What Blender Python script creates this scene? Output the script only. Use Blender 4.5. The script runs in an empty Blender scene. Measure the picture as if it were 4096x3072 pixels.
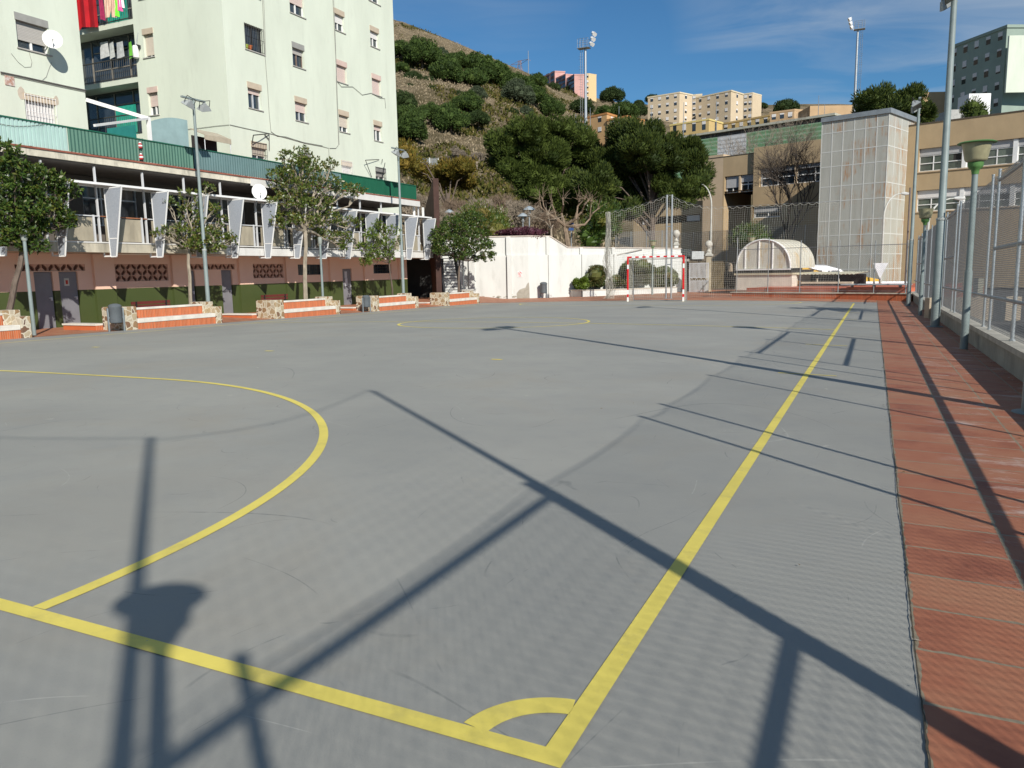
import bpy, bmesh, math, random
from mathutils import Vector, Matrix
R = math.radians
random.seed(7)
C = bpy.context.scene.collection
sc = bpy.context.scene

# ------------------------------------------------------------------ camera
CAMP = Vector((0.7859, -1.9975, 1.4767))
PITCH, ROLL, YAW, FPX = -0.1446, -0.0186, -0.4323, 3126.69
fwd = Vector((math.sin(YAW)*math.cos(PITCH), math.cos(YAW)*math.cos(PITCH), math.sin(PITCH)))
rgt0 = Vector((math.cos(YAW), -math.sin(YAW), 0)); up0 = rgt0.cross(fwd)
rgt = rgt0*math.cos(ROLL)+up0*math.sin(ROLL); upv = -rgt0*math.sin(ROLL)+up0*math.cos(ROLL)
cd = bpy.data.cameras.new("Camera"); cam = bpy.data.objects.new("Camera", cd); C.objects.link(cam)
cam.matrix_world = Matrix(((rgt.x, upv.x, -fwd.x, CAMP.x), (rgt.y, upv.y, -fwd.y, CAMP.y), (rgt.z, upv.z, -fwd.z, CAMP.z), (0, 0, 0, 1)))
cd.sensor_width = 36; cd.lens = 36*FPX/4096; cd.clip_start = 0.05; cd.clip_end = 6000
sc.camera = cam

# ------------------------------------------------------------------ world, sun, exposure
SUN_EL, = (R(31),)
SD = Vector((0.747*math.cos(SUN_EL), -0.665*math.cos(SUN_EL), math.sin(SUN_EL)))   # towards the sun
w = bpy.data.worlds.new("World"); sc.world = w; w.use_nodes = True
nt = w.node_tree; nt.nodes.clear()
def N(nt, t, **k):
    n = nt.nodes.new(t)
    for a, b in k.items():
        if a.startswith('i_'):
            n.inputs[a[2:].replace('_', ' ')].default_value = b
        else: setattr(n, a, b)
    return n
out = N(nt, 'ShaderNodeOutputWorld'); bg = N(nt, 'ShaderNodeBackground'); bg.inputs['Strength'].default_value = 0.056
sky = N(nt, 'ShaderNodeTexSky'); sky.sky_type = 'NISHITA'; sky.sun_disc = False
sky.sun_elevation = SUN_EL; sky.sun_rotation = math.atan2(SD.x, SD.y); sky.air_density = 1.0; sky.dust_density = 0.05; sky.ozone_density = 2.0
tc = N(nt, 'ShaderNodeTexCoord')
mp = N(nt, 'ShaderNodeMapping'); mp.inputs['Scale'].default_value = (1.3, 1.3, 7.5); mp.inputs['Rotation'].default_value = (R(5), R(-7), 0)
no = N(nt, 'ShaderNodeTexNoise'); no.inputs['Scale'].default_value = 2.6; no.inputs['Detail'].default_value = 9; no.inputs['Roughness'].default_value = .55; no.inputs['Distortion'].default_value = 1.1
mp2 = N(nt, 'ShaderNodeMapping'); mp2.inputs['Location'].default_value = (3.1, 1.7, .4)
no2 = N(nt, 'ShaderNodeTexNoise'); no2.inputs['Scale'].default_value = 2.2; no2.inputs['Detail'].default_value = 2
cr = N(nt, 'ShaderNodeMapRange'); cr.inputs['From Min'].default_value = .40; cr.inputs['From Max'].default_value = .74; cr.inputs['To Max'].default_value = .9
cr2 = N(nt, 'ShaderNodeMapRange'); cr2.inputs['From Min'].default_value = .30; cr2.inputs['From Max'].default_value = .55
mu = N(nt, 'ShaderNodeMath', operation='MULTIPLY')
mx = N(nt, 'ShaderNodeMixRGB'); mx.inputs[2].default_value = (7.2, 8.4, 9.8, 1)
tint = N(nt, 'ShaderNodeMixRGB', blend_type='MULTIPLY'); tint.inputs[0].default_value = 1; tint.inputs[2].default_value = (.58, 1.06, 1.40, 1)
L = nt.links.new
L(tc.outputs['Generated'], mp.inputs['Vector']); L(mp.outputs[0], no.inputs['Vector']); L(tc.outputs['Generated'], mp2.inputs['Vector']); L(mp2.outputs[0], no2.inputs['Vector'])
L(no.outputs['Fac'], cr.inputs['Value']); L(no2.outputs['Fac'], cr2.inputs['Value']); L(cr.outputs[0], mu.inputs[0]); L(cr2.outputs[0], mu.inputs[1])
L(sky.outputs[0], tint.inputs[1]); L(tint.outputs[0], mx.inputs[1]); L(mu.outputs[0], mx.inputs[0]); L(mx.outputs[0], bg.inputs['Color']); L(bg.outputs[0], out.inputs['Surface'])
sl = bpy.data.lights.new("Sun", 'SUN'); sl.energy = 5.0; sl.angle = R(0.53); sl.color = (1.0, .945, .86)
so = bpy.data.objects.new("Sun", sl); C.objects.link(so); so.rotation_euler = SD.to_track_quat('Z', 'Y').to_euler(); so.location = (20, -20, 40)
sc.view_settings.view_transform = 'Standard'; sc.view_settings.look = 'None'; sc.view_settings.gamma = 1; sc.view_settings.exposure = 0.12
sc.cycles.max_bounces = 5; sc.cycles.diffuse_bounces = 3; sc.cycles.glossy_bounces = 2; sc.cycles.transparent_max_bounces = 16; sc.cycles.use_denoising = True
try: sc.cycles.denoiser = 'OPENIMAGEDENOISE'
except Exception: pass

# ------------------------------------------------------------------ survey helpers (sight lines measured on the photograph, 4096 px wide)
def ray(x, y): return fwd + rgt*((x-2048)/FPX) - upv*((y-1536)/FPX)
def dep(x, y, d): return CAMP + ray(x, y)*d
def pX(x, y, X): d = ray(x, y); return CAMP + d*((X-CAMP.x)/d.x)
def pY(x, y, Y): d = ray(x, y); return CAMP + d*((Y-CAMP.y)/d.y)
def Zg(X, Y):
    X = min(max(X, -20), 6); Y = min(max(Y, -6), 41)
    return -.0213*X - .0012*X*X - .0113*Y
def gnd(x, y):
    d = ray(x, y); z = 0
    for i in range(60):
        p = CAMP + d*((z-CAMP.z)/d.z); z = .5*z+.5*Zg(p.x, p.y)
    return p
def proj(p):
    d = Vector(p)-CAMP; return 2048+FPX*d.dot(rgt)/d.dot(fwd), 1536-FPX*d.dot(upv)/d.dot(fwd)
def hgt(X, Y, y):
    lo, hi = -3., 200.
    for i in range(50):
        m = (lo+hi)/2
        if proj((X, Y, m))[1] > y: lo = m
        else: hi = m
    return lo
K = 1.8433
cl = lambda x, y: (x/K, 500+y/K)
cm = lambda x, y: (800+x/K, 500+y/K)
c1 = lambda x, y: (1600+x/K, 500+y/K)
c2 = lambda x, y: (2300+x/K, 500+y/K)
c3 = lambda x, y: (3196+x/K, 500+y/K)
a1 = lambda x, y: (x/2.765, y/2.765)
a2 = lambda x, y: (800+x/2.765, y/2.765)
a3 = lambda x, y: (1600+x/2.765, y/2.765)
a4 = lambda x, y: (2400+x/2.765, y/2.765)
a5 = lambda x, y: (3200+x/2.4688, y/2.4688)

# ------------------------------------------------------------------ object helpers
def tag(o, label=None, cat=None, group=None, kind=None):
    if label: o['label'] = label
    if cat: o['category'] = cat
    if group: o['group'] = group
    if kind: o['kind'] = kind
    return o
def thing(name, label, cat, loc=(0, 0, 0), rz=0, group=None):
    o = bpy.data.objects.new(name, None); C.objects.link(o); o.empty_display_size = .2
    o.location = loc; o.rotation_euler = (0, 0, rz)
    return tag(o, label, cat, group)
def copy_tree(o, parent=None):
    c = o.copy(); C.objects.link(c); c.parent = parent
    for ch in list(o.children): copy_tree(ch, c)
    return c

class MB:
    def __init__(s, off=None): s.v = []; s.f = []; s.off = Vector(off) if off is not None else Vector((0, 0, 0))
    def add(s, vs, fs):
        n = len(s.v); s.v += [tuple(Vector(v)-s.off) for v in vs]; s.f += [tuple(n+i for i in f) for f in fs]
    def quad(s, a, b, c, d): s.add([a, b, c, d], [(0, 1, 2, 3)])
    def box(s, x0, x1, y0, y1, z0, z1):
        if x0 > x1: x0, x1 = x1, x0
        if y0 > y1: y0, y1 = y1, y0
        if z0 > z1: z0, z1 = z1, z0
        s.add([(x0, y0, z0), (x1, y0, z0), (x1, y1, z0), (x0, y1, z0), (x0, y0, z1), (x1, y0, z1), (x1, y1, z1), (x0, y1, z1)],
              [(3, 2, 1, 0), (4, 5, 6, 7), (0, 1, 5, 4), (1, 2, 6, 5), (2, 3, 7, 6), (3, 0, 4, 7)])
    def hexa(s, b, t): s.add(list(b)+list(t), [(3, 2, 1, 0), (4, 5, 6, 7), (0, 1, 5, 4), (1, 2, 6, 5), (2, 3, 7, 6), (3, 0, 4, 7)])
    def prism(s, poly, ext):
        n = len(poly); ext = Vector(ext); a = [Vector(p) for p in poly]
        s.add(a+[p+ext for p in a], [tuple(range(n-1, -1, -1)), tuple(range(n, 2*n))]+[(i, (i+1) % n, n+(i+1) % n, n+i) for i in range(n)])
    def tube(s, pts, r, n=8, r2=None, caps=True):
        pts = [Vector(p) for p in pts]; m = len(pts); rs = r if isinstance(r, (list, tuple)) else [r+(((r2 if r2 is not None else r)-r)*i/max(1, m-1)) for i in range(m)]
        vs = []; prev = None
        for i, p in enumerate(pts):
            t = (pts[min(i+1, m-1)]-pts[max(i-1, 0)])
            t = t.normalized() if t.length > 1e-9 else Vector((0, 0, 1))
            if prev is None:
                u = t.cross(Vector((0, 0, 1)));
                if u.length < 1e-3: u = Vector((1, 0, 0))
            else: u = prev - t*prev.dot(t)
            u.normalize(); prev = u; w_ = t.cross(u)
            for k in range(n):
                a = 2*math.pi*k/n; vs.append(p+(u*math.cos(a)+w_*math.sin(a))*rs[i])
        fs = [(i*n+k, i*n+(k+1) % n, (i+1)*n+(k+1) % n, (i+1)*n+k) for i in range(m-1) for k in range(n)]
        if caps: fs += [tuple(range(n-1, -1, -1)), tuple(range((m-1)*n, m*n))]
        s.add(vs, fs)
    def bar(s, a, b, w_, h):
        a = Vector(a); b = Vector(b); t = (b-a).normalized(); u = t.cross(Vector((0, 0, 1)))
        if u.length < 1e-3: u = Vector((1, 0, 0))
        u.normalize(); q = u.cross(t).normalized()
        c = [(-.5, -.5), (.5, -.5), (.5, .5), (-.5, .5)]
        s.hexa([a+u*i*w_+q*j*h for i, j in c], [b+u*i*w_+q*j*h for i, j in c])
    def lathe(s, c, prof, n=20):
        c = Vector(c); m = len(prof)
        vs = [c+Vector((r*math.cos(2*math.pi*k/n), r*math.sin(2*math.pi*k/n), z)) for r, z in prof for k in range(n)]
        fs = [(i*n+k, i*n+(k+1) % n, (i+1)*n+(k+1) % n, (i+1)*n+k) for i in range(m-1) for k in range(n)]
        fs += [tuple(range(n-1, -1, -1)), tuple(range((m-1)*n, m*n))]
        s.add(vs, fs)
    def blob(s, c, r, zs=1.):
        c = Vector(c); n, m = 8, 5; vs = [c+Vector((0, 0, -r*zs)), c+Vector((0, 0, r*zs))]
        for j in range(1, m):
            for i in range(n): a, e = 2*math.pi*i/n+j, math.pi*j/m-math.pi/2; q = r*random.uniform(.85, 1.12); vs.append(c+Vector((q*math.cos(a)*math.cos(e), q*math.sin(a)*math.cos(e), q*zs*math.sin(e))))
        fs = [(0, 2+(i+1) % n, 2+i) for i in range(n)]+[(1, 2+(m-2)*n+i, 2+(m-2)*n+(i+1) % n) for i in range(n)]+[(2+j*n+i, 2+j*n+(i+1) % n, 2+(j+1)*n+(i+1) % n, 2+(j+1)*n+i) for j in range(m-2) for i in range(n)]
        s.add(vs, fs)
    def build(s, name, mat, parent=None, smooth=False, loc=None, bevel=0):
        me = bpy.data.meshes.new(name); me.from_pydata(s.v, [], s.f); me.update()
        if mat: me.materials.append(mat)
        if smooth:
            me.polygons.foreach_set('use_smooth', [True]*len(me.polygons))
        o = bpy.data.objects.new(name, me); C.objects.link(o)
        if parent is not None: o.parent = parent
        if loc is not None: o.location = loc
        if smooth or bevel:
            if bevel:
                b = o.modifiers.new('bev', 'BEVEL'); b.width = bevel; b.segments = 2; b.limit_method = 'ANGLE'
            else:
                try:
                    me.set_sharp_from_angle(angle=R(40))
                except Exception: pass
        return o

# ------------------------------------------------------------------ materials
def _mat(name):
    m = bpy.data.materials.new(name); m.use_nodes = True; t = m.node_tree
    return m, t, t.nodes['Principled BSDF'], t.links.new
def M(name, col, rough=.8, var=.12, scale=3., bump=0., metal=0., bscale=None, stretch=(1, 1, 1), col2=None, lo=.35, hi=.65, spec=.3, detail=6, grime=0, chips=None):
    m, t, b, L = _mat(name); c = (*col, 1)
    b.inputs['Roughness'].default_value = rough; b.inputs['Metallic'].default_value = metal; b.inputs['Specular IOR Level'].default_value = spec
    tcn = N(t, 'ShaderNodeTexCoord'); mpn = N(t, 'ShaderNodeMapping'); mpn.inputs['Scale'].default_value = stretch
    n = N(t, 'ShaderNodeTexNoise'); n.inputs['Scale'].default_value = scale; n.inputs['Detail'].default_value = detail; n.inputs['Roughness'].default_value = .6
    L(tcn.outputs['Object'], mpn.inputs[0]); L(mpn.outputs[0], n.inputs['Vector'])
    r = N(t, 'ShaderNodeMapRange'); r.inputs['From Min'].default_value = lo; r.inputs['From Max'].default_value = hi; L(n.outputs['Fac'], r.inputs['Value'])
    mx = N(t, 'ShaderNodeMixRGB')
    if col2 is None: mx.inputs[1].default_value = (*[x*(1-var) for x in col], 1); mx.inputs[2].default_value = (*[min(1, x*(1+var)) for x in col], 1)
    else: mx.inputs[1].default_value = c; mx.inputs[2].default_value = (*col2, 1)
    L(r.outputs[0], mx.inputs[0]); last = mx.outputs[0]
    if grime:
        g = N(t, 'ShaderNodeTexNoise'); g.inputs['Scale'].default_value = .9; g.inputs['Detail'].default_value = 8; g.inputs['Roughness'].default_value = .7
        mg = N(t, 'ShaderNodeMapping'); mg.inputs['Scale'].default_value = (2.2, 2.2, .5); L(tcn.outputs['Object'], mg.inputs[0]); L(mg.outputs[0], g.inputs['Vector'])
        rg = N(t, 'ShaderNodeMapRange'); rg.inputs['From Min'].default_value = .52; rg.inputs['From Max'].default_value = .75; rg.inputs['To Max'].default_value = grime; L(g.outputs['Fac'], rg.inputs['Value'])
        m2 = N(t, 'ShaderNodeMixRGB'); m2.inputs[2].default_value = (.18, .17, .14, 1); L(rg.outputs[0], m2.inputs[0]); L(last, m2.inputs[1]); last = m2.outputs[0]
    if chips:
        g = N(t, 'ShaderNodeTexNoise'); g.inputs['Scale'].default_value = chips[0]; g.inputs['Detail'].default_value = 10; g.inputs['Roughness'].default_value = .75; L(tcn.outputs['Object'], g.inputs['Vector'])
        rg = N(t, 'ShaderNodeMapRange'); rg.inputs['From Min'].default_value = chips[1]; rg.inputs['From Max'].default_value = chips[1]+.03; L(g.outputs['Fac'], rg.inputs['Value'])
        m3 = N(t, 'ShaderNodeMixRGB'); m3.inputs[2].default_value = (*chips[2], 1); L(rg.outputs[0], m3.inputs[0]); L(last, m3.inputs[1]); last = m3.outputs[0]
    L(last, b.inputs['Base Color'])
    if bump:
        n2 = N(t, 'ShaderNodeTexNoise'); n2.inputs['Scale'].default_value = bscale or scale*6; n2.inputs['Detail'].default_value = 5
        L(mpn.outputs[0], n2.inputs['Vector']); bp = N(t, 'ShaderNodeBump'); bp.inputs['Strength'].default_value = bump; bp.inputs['Distance'].default_value = .02
        L(n2.outputs['Fac'], bp.inputs['Height']); L(bp.outputs[0], b.inputs['Normal'])
    return m
def leafmat(name, cols, rough=.5, trans=.25, spec=.35):
    m, t, b, L = _mat(name); g = N(t, 'ShaderNodeNewGeometry'); r = N(t, 'ShaderNodeValToRGB'); e = r.color_ramp.elements
    k = len(cols)
    e[0].position = 0; e[0].color = (*cols[0], 1); e[1].position = 1; e[1].color = (*cols[-1], 1)
    for i in range(1, k-1): q = e.new(i/(k-1)); q.color = (*cols[i], 1)
    L(g.outputs['Random Per Island'], r.inputs[0]); L(r.outputs[0], b.inputs['Base Color'])
    b.inputs['Roughness'].default_value = rough; b.inputs['Specular IOR Level'].default_value = spec
    tr = N(t, 'ShaderNodeBsdfTranslucent'); mxs = N(t, 'ShaderNodeMixShader'); mxs.inputs[0].default_value = trans
    L(r.outputs[0], tr.inputs['Color']); L(b.outputs[0], mxs.inputs[1]); L(tr.outputs[0], mxs.inputs[2]); L(mxs.outputs[0], t.nodes['Material Output'].inputs['Surface'])
    return m
def stripes(name, colA, colB, axis, period, duty, rough=.8, bump=.3, var=.15, nscale=4):
    """colA with lines of colB running across an axis (mortar, slats, corrugation)"""
    m, t, b, L = _mat(name); tcn = N(t, 'ShaderNodeTexCoord'); sp = N(t, 'ShaderNodeSeparateXYZ'); L(tcn.outputs['Object'], sp.inputs[0])
    dv = N(t, 'ShaderNodeMath', operation='DIVIDE'); dv.inputs[1].default_value = period; L(sp.outputs[axis], dv.inputs[0])
    fr = N(t, 'ShaderNodeMath', operation='FRACT'); L(dv.outputs[0], fr.inputs[0])
    gt = N(t, 'ShaderNodeMath', operation='LESS_THAN'); gt.inputs[1].default_value = duty; L(fr.outputs[0], gt.inputs[0])
    fl = N(t, 'ShaderNodeMath', operation='FLOOR'); L(dv.outputs[0], fl.inputs[0]); wn = N(t, 'ShaderNodeTexWhiteNoise', noise_dimensions='1D'); L(fl.outputs[0], wn.inputs['W'])
    n = N(t, 'ShaderNodeTexNoise'); n.inputs['Scale'].default_value = nscale; n.inputs['Detail'].default_value = 6; L(tcn.outputs['Object'], n.inputs['Vector'])
    ad = N(t, 'ShaderNodeMath', operation='ADD'); L(wn.outputs['Value'], ad.inputs[0]); L(n.outputs['Fac'], ad.inputs[1])
    mr = N(t, 'ShaderNodeMapRange'); mr.inputs['From Min'].default_value = .3; mr.inputs['From Max'].default_value = 1.7; mr.inputs['To Min'].default_value = 1-var; mr.inputs['To Max'].default_value = 1+var; L(ad.outputs[0], mr.inputs['Value'])
    ml = N(t, 'ShaderNodeVectorMath', operation='SCALE'); ml.inputs[0].default_value = colA; L(mr.outputs[0], ml.inputs['Scale'])
    mx = N(t, 'ShaderNodeMixRGB'); L(gt.outputs[0], mx.inputs[0]); L(ml.outputs[0], mx.inputs[1]); mx.inputs[2].default_value = (*colB, 1); L(mx.outputs[0], b.inputs['Base Color'])
    b.inputs['Roughness'].default_value = rough
    if bump:
        bp = N(t, 'ShaderNodeBump', invert=True); bp.inputs['Strength'].default_value = bump; bp.inputs['Distance'].default_value = .01; L(gt.outputs[0], bp.inputs['Height']); L(bp.outputs[0], b.inputs['Normal'])
    return m
def glass(name, col=(.03, .04, .05), rough=.08): return M(name, col, rough, .3, 1.2, spec=.8)
# ------------------------------------------------------------------ ground, court, paving
def grid_sheet(name, xs, ys, dz, mat, keep=None):
    mb = MB(); nx = len(xs)
    for y in ys:
        for x in xs: mb.v.append((x, y, Zg(x, y)+dz(x, y)))
    for j in range(len(ys)-1):
        for i in range(nx-1):
            if keep and not keep((xs[i]+xs[i+1])/2, (ys[j]+ys[j+1])/2): continue
            a = j*nx+i; mb.f.append((a, a+1, a+1+nx, a+nx))
    o = mb.build(name, mat, smooth=False); tag(o, kind='structure'); return o
def rng(a, b, s):
    n = max(1, round((b-a)/s)); return [a+(b-a)*i/n for i in range(n+1)]
def court_mat():
    m, t, b, L = _mat('court_paint'); tcn = N(t, 'ShaderNodeTexCoord'); ob = tcn.outputs['Object']
    def noise(sc_, det=6, rough=.6, st=(1, 1, 1), rot=0, dist=0):
        mpn = N(t, 'ShaderNodeMapping'); mpn.inputs['Scale'].default_value = st; mpn.inputs['Rotation'].default_value = (0, 0, rot); L(ob, mpn.inputs[0])
        n = N(t, 'ShaderNodeTexNoise'); n.inputs['Scale'].default_value = sc_; n.inputs['Detail'].default_value = det; n.inputs['Roughness'].default_value = rough; n.inputs['Distortion'].default_value = dist; L(mpn.outputs[0], n.inputs['Vector']); return n.outputs['Fac']
    def mr(v, a, b_, c=0, d=1):
        r = N(t, 'ShaderNodeMapRange'); r.inputs['From Min'].default_value = a; r.inputs['From Max'].default_value = b_; r.inputs['To Min'].default_value = c; r.inputs['To Max'].default_value = d; L(v, r.inputs['Value']); return r.outputs[0]
    def mul(a, b_):
        n = N(t, 'ShaderNodeMath', operation='MULTIPLY'); L(a, n.inputs[0]); L(b_, n.inputs[1]); return n.outputs[0]
    def mix(f, a, col):
        x = N(t, 'ShaderNodeMixRGB'); L(f, x.inputs[0])
        if isinstance(a, tuple): x.inputs[1].default_value = (*a, 1)
        else: L(a, x.inputs[1])
        x.inputs[2].default_value = (*col, 1); return x.outputs[0]
    c = mix(mr(noise(.35, 7, .62), .35, .65), (.270, .272, .250), (.325, .323, .290))
    c = mix(mr(noise(2.6, 6, .7), .50, .78, 0, .5), c, (.25, .258, .247))
    c = mix(mr(noise(.45, 6, .65, dist=.5), .52, .70, 0, .45), c, (.30, .275, .225))          # brownish dust patches
    # thin scuffs: level lines of soft noise, masked into short pieces
    for sc_, wd, msc, lo_, col, rot, st in ((.42, .0011, 1.1, .50, (.11, .12, .12), .4, (1, 1, 1)), (.9, .0018, 1.9, .54, (.12, .13, .13), 1.9, (1, .5, 1)), (.33, .0008, 1.4, .52, (.48, .47, .42), 2.6, (1, 1, 1)), (1.7, .0032, 2.5, .58, (.13, .14, .14), .9, (1.3, .4, 1)), (.25, .0009, .9, .48, (.12, .13, .13), 3.3, (1, .7, 1))):
        v = noise(sc_, .6, .3, st, rot); s1 = N(t, 'ShaderNodeMath', operation='SUBTRACT'); L(v, s1.inputs[0]); s1.inputs[1].default_value = .5
        ab = N(t, 'ShaderNodeMath', operation='ABSOLUTE'); L(s1.outputs[0], ab.inputs[0])
        ln = mr(ab.outputs[0], wd*.3, wd, 1, 0); mk = mr(noise(msc, 3, .6, rot=rot+1), lo_, lo_+.06)
        c = mix(mul(mul(ln, mk), mr(noise(14, 2), .3, .6, .1, .5)), c, col)
    # chipped pale specks
    vo = N(t, 'ShaderNodeTexVoronoi'); vo.inputs['Scale'].default_value = 1.15; L(ob, vo.inputs['Vector'])
    vn = N(t, 'ShaderNodeMath', operation='ADD'); L(vo.outputs['Distance'], vn.inputs[0]); L(mr(noise(22, 5, .8), .3, .7, -.06, .10), vn.inputs[1])
    c = mix(mr(vn.outputs[0], .045, .03, 0, .75), c, (.47, .45, .38))
    vo2 = N(t, 'ShaderNodeTexVoronoi'); vo2.inputs['Scale'].default_value = 2.3; L(ob, vo2.inputs['Vector'])
    c = mix(mr(vo2.outputs['Distance'], .022, .014, 0, .9), c, (.08, .09, .09))
    c = mix(mr(noise(120, 3, .8), .55, .75, 0, .22), c, (.17, .18, .18))
    L(c, b.inputs['Base Color']); b.inputs['Roughness'].default_value = .72; b.inputs['Specular IOR Level'].default_value = .3
    bp = N(t, 'ShaderNodeBump'); bp.inputs['Strength'].default_value = .25; bp.inputs['Distance'].default_value = .004; L(noise(160, 4, .8), bp.inputs['Height']); L(bp.outputs[0], b.inputs['Normal'])
    return m
def slab_mat(name, x0, px, py, base=(.33, .125, .068), white=True):
    m, t, b, L = _mat(name); tcn = N(t, 'ShaderNodeTexCoord'); sp = N(t, 'ShaderNodeSeparateXYZ'); L(tcn.outputs['Object'], sp.inputs[0])
    nz = N(t, 'ShaderNodeTexNoise'); nz.inputs['Scale'].default_value = 9; L(tcn.outputs['Object'], nz.inputs['Vector'])
    def math_(op, a, v=None, c=None):
        n = N(t, 'ShaderNodeMath', operation=op)
        for i, q in enumerate((a, v, c)):
            if q is None: continue
            if isinstance(q, (int, float)): n.inputs[i].default_value = q
            else: L(q, n.inputs[i])
        return n.outputs[0]
    wob = math_('MULTIPLY', math_('SUBTRACT', nz.outputs['Fac'], .5), .03)
    fx = math_('DIVIDE', math_('ADD', math_('SUBTRACT', sp.outputs['X'], x0), wob), px); fy = math_('DIVIDE', math_('ADD', sp.outputs['Y'], wob), py)
    jx = math_('MULTIPLY', math_('ABSOLUTE', math_('SUBTRACT', math_('FRACT', fx), .5)), px*1.0); jy = math_('MULTIPLY', math_('ABSOLUTE', math_('SUBTRACT', math_('FRACT', fy), .5)), py*1.0)
    ex = math_('SUBTRACT', px*.5, jx); ey = math_('SUBTRACT', py*.5, jy); e = math_('MINIMUM', ex, ey)
    jt = math_('LESS_THAN', math_('ADD', e, math_('MULTIPLY', nz.outputs['Fac'], .014)), .0165)
    cv = N(t, 'ShaderNodeCombineXYZ'); L(math_('FLOOR', fx), cv.inputs[0]); L(math_('FLOOR', fy), cv.inputs[1]); wn = N(t, 'ShaderNodeTexWhiteNoise', noise_dimensions='2D'); L(cv.outputs[0], wn.inputs['Vector'])
    n1 = N(t, 'ShaderNodeTexNoise'); n1.inputs['Scale'].default_value = 2.3; n1.inputs['Detail'].default_value = 7; n1.inputs['Roughness'].default_value = .65; L(tcn.outputs['Object'], n1.inputs['Vector'])
    f = math_('ADD', math_('MULTIPLY', wn.outputs['Value'], .30), math_('MULTIPLY', n1.outputs['Fac'], .95))
    rp = N(t, 'ShaderNodeValToRGB'); el = rp.color_ramp.elements; el[0].position = .2; el[0].color = (base[0]*.48, base[1]*.36, base[2]*.42, 1); el[1].position = .95; el[1].color = (base[0]*1.1, base[1]*1.45, base[2]*1.5, 1); q = el.new(.55); q.color = (*base, 1); L(f, rp.inputs[0]); last = rp.outputs[0]
    if white:
        mpn = N(t, 'ShaderNodeMapping'); mpn.inputs['Scale'].default_value = (.9, 2.6, 1); L(tcn.outputs['Object'], mpn.inputs[0])
        n2 = N(t, 'ShaderNodeTexNoise'); n2.inputs['Scale'].default_value = 1.5; n2.inputs['Detail'].default_value = 10; n2.inputs['Roughness'].default_value = .78; L(mpn.outputs[0], n2.inputs['Vector'])
        r2 = N(t, 'ShaderNodeMapRange'); r2.inputs['From Min'].default_value = .535; r2.inputs['From Max'].default_value = .64; r2.inputs['To Max'].default_value = .75; L(n2.outputs['Fac'], r2.inputs['Value'])
        msk = N(t, 'ShaderNodeMapRange'); msk.inputs['From Min'].default_value = 1.3; msk.inputs['From Max'].default_value = 1.65; L(sp.outputs['X'], msk.inputs['Value'])
        mm = math_('MULTIPLY', r2.outputs[0], msk.outputs[0]); mx = N(t, 'ShaderNodeMixRGB'); L(mm, mx.inputs[0]); L(last, mx.inputs[1]); mx.inputs[2].default_value = (.50, .42, .37, 1); last = mx.outputs[0]
    mj = N(t, 'ShaderNodeMixRGB'); L(jt, mj.inputs[0]); L(last, mj.inputs[1]); mj.inputs[2].default_value = (.25, .21, .145, 1); L(mj.outputs[0], b.inputs['Base Color'])
    b.inputs['Roughness'].default_value = .65; b.inputs['Specular IOR Level'].default_value = .35
    bp = N(t, 'ShaderNodeBump', invert=True); bp.inputs['Strength'].default_value = .5; bp.inputs['Distance'].default_value = .008; L(jt, bp.inputs['Height']); L(bp.outputs[0], b.inputs['Normal'])
    return m
asphalt = M('asphalt', (.075, .075, .073), .9, .25, 2, .3)
base_m = M('dry_ground', (.20, .17, .11), .95, .3, .3, .2, col2=(.12, .11, .07))
XR = 1.0; YF = 41.9; XL = -21.35
grid_sheet('ground', [-1500, -700, -300, -120, -60, -40, -26, -20, -16, -12, -8, -4, 0, 3, 6, 12, 30, 80, 200, 600, 1500], [-600, -200, -60, -20, -6, 0, 8, 16, 24, 32, 41, 60, 90, 150, 300, 700, 2500], lambda x, y: -.05, asphalt)
grid_sheet('court', rng(XL, XR, .6), rng(-9, YF, .9), lambda x, y: 0, court_mat())
slab = slab_mat('terracotta_slabs', 1.0, .5, .435)
grid_sheet('paving', rng(XR, 2.75, .44), rng(-9, 47, .8), lambda x, y: .004, slab)
tile = slab_mat('terracotta_tiles', 0, .33, .33, (.40, .155, .085), False)
grid_sheet('far_paving', rng(-27, XR, 1.0), rng(YF, 62, 1.0), lambda x, y: .003, tile)
def leftz(x, y):   # the strip behind the benches is nearly level while the court runs downhill
    t = min(1, max(0, (-21.35-x)/3)); return .004+t*((-.23-.0*y)-Zg(-20, y))*1.0
grid_sheet('side_paving', rng(-30, XL, .6), rng(2, 46.5, 1.0), leftz, tile)
GL = lambda x, y: Zg(x, y)+leftz(x, y)
# ragged cracked joint between court and slabs
mb = MB(); yy = -6.; ls_, rs_ = [], []
while yy < 41.5:
    c_ = 1.0+.004*math.sin(yy*3.1)+random.uniform(-.002, .002); l_, r_ = random.uniform(.001, .006), random.uniform(.0005, .004)
    ls_.append((c_-l_, yy, Zg(c_, yy)+.008)); rs_.append((c_+r_, yy, Zg(c_, yy)+.008)); yy += random.uniform(.015, .05)
n = len(ls_); mb.add(ls_+rs_, [(i, n+i, n+i+1, i+1) for i in range(n-1)])
tag(mb.build('joint_crack', M('crack_dirt', (.08, .07, .05), .95)), kind='structure')

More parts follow.
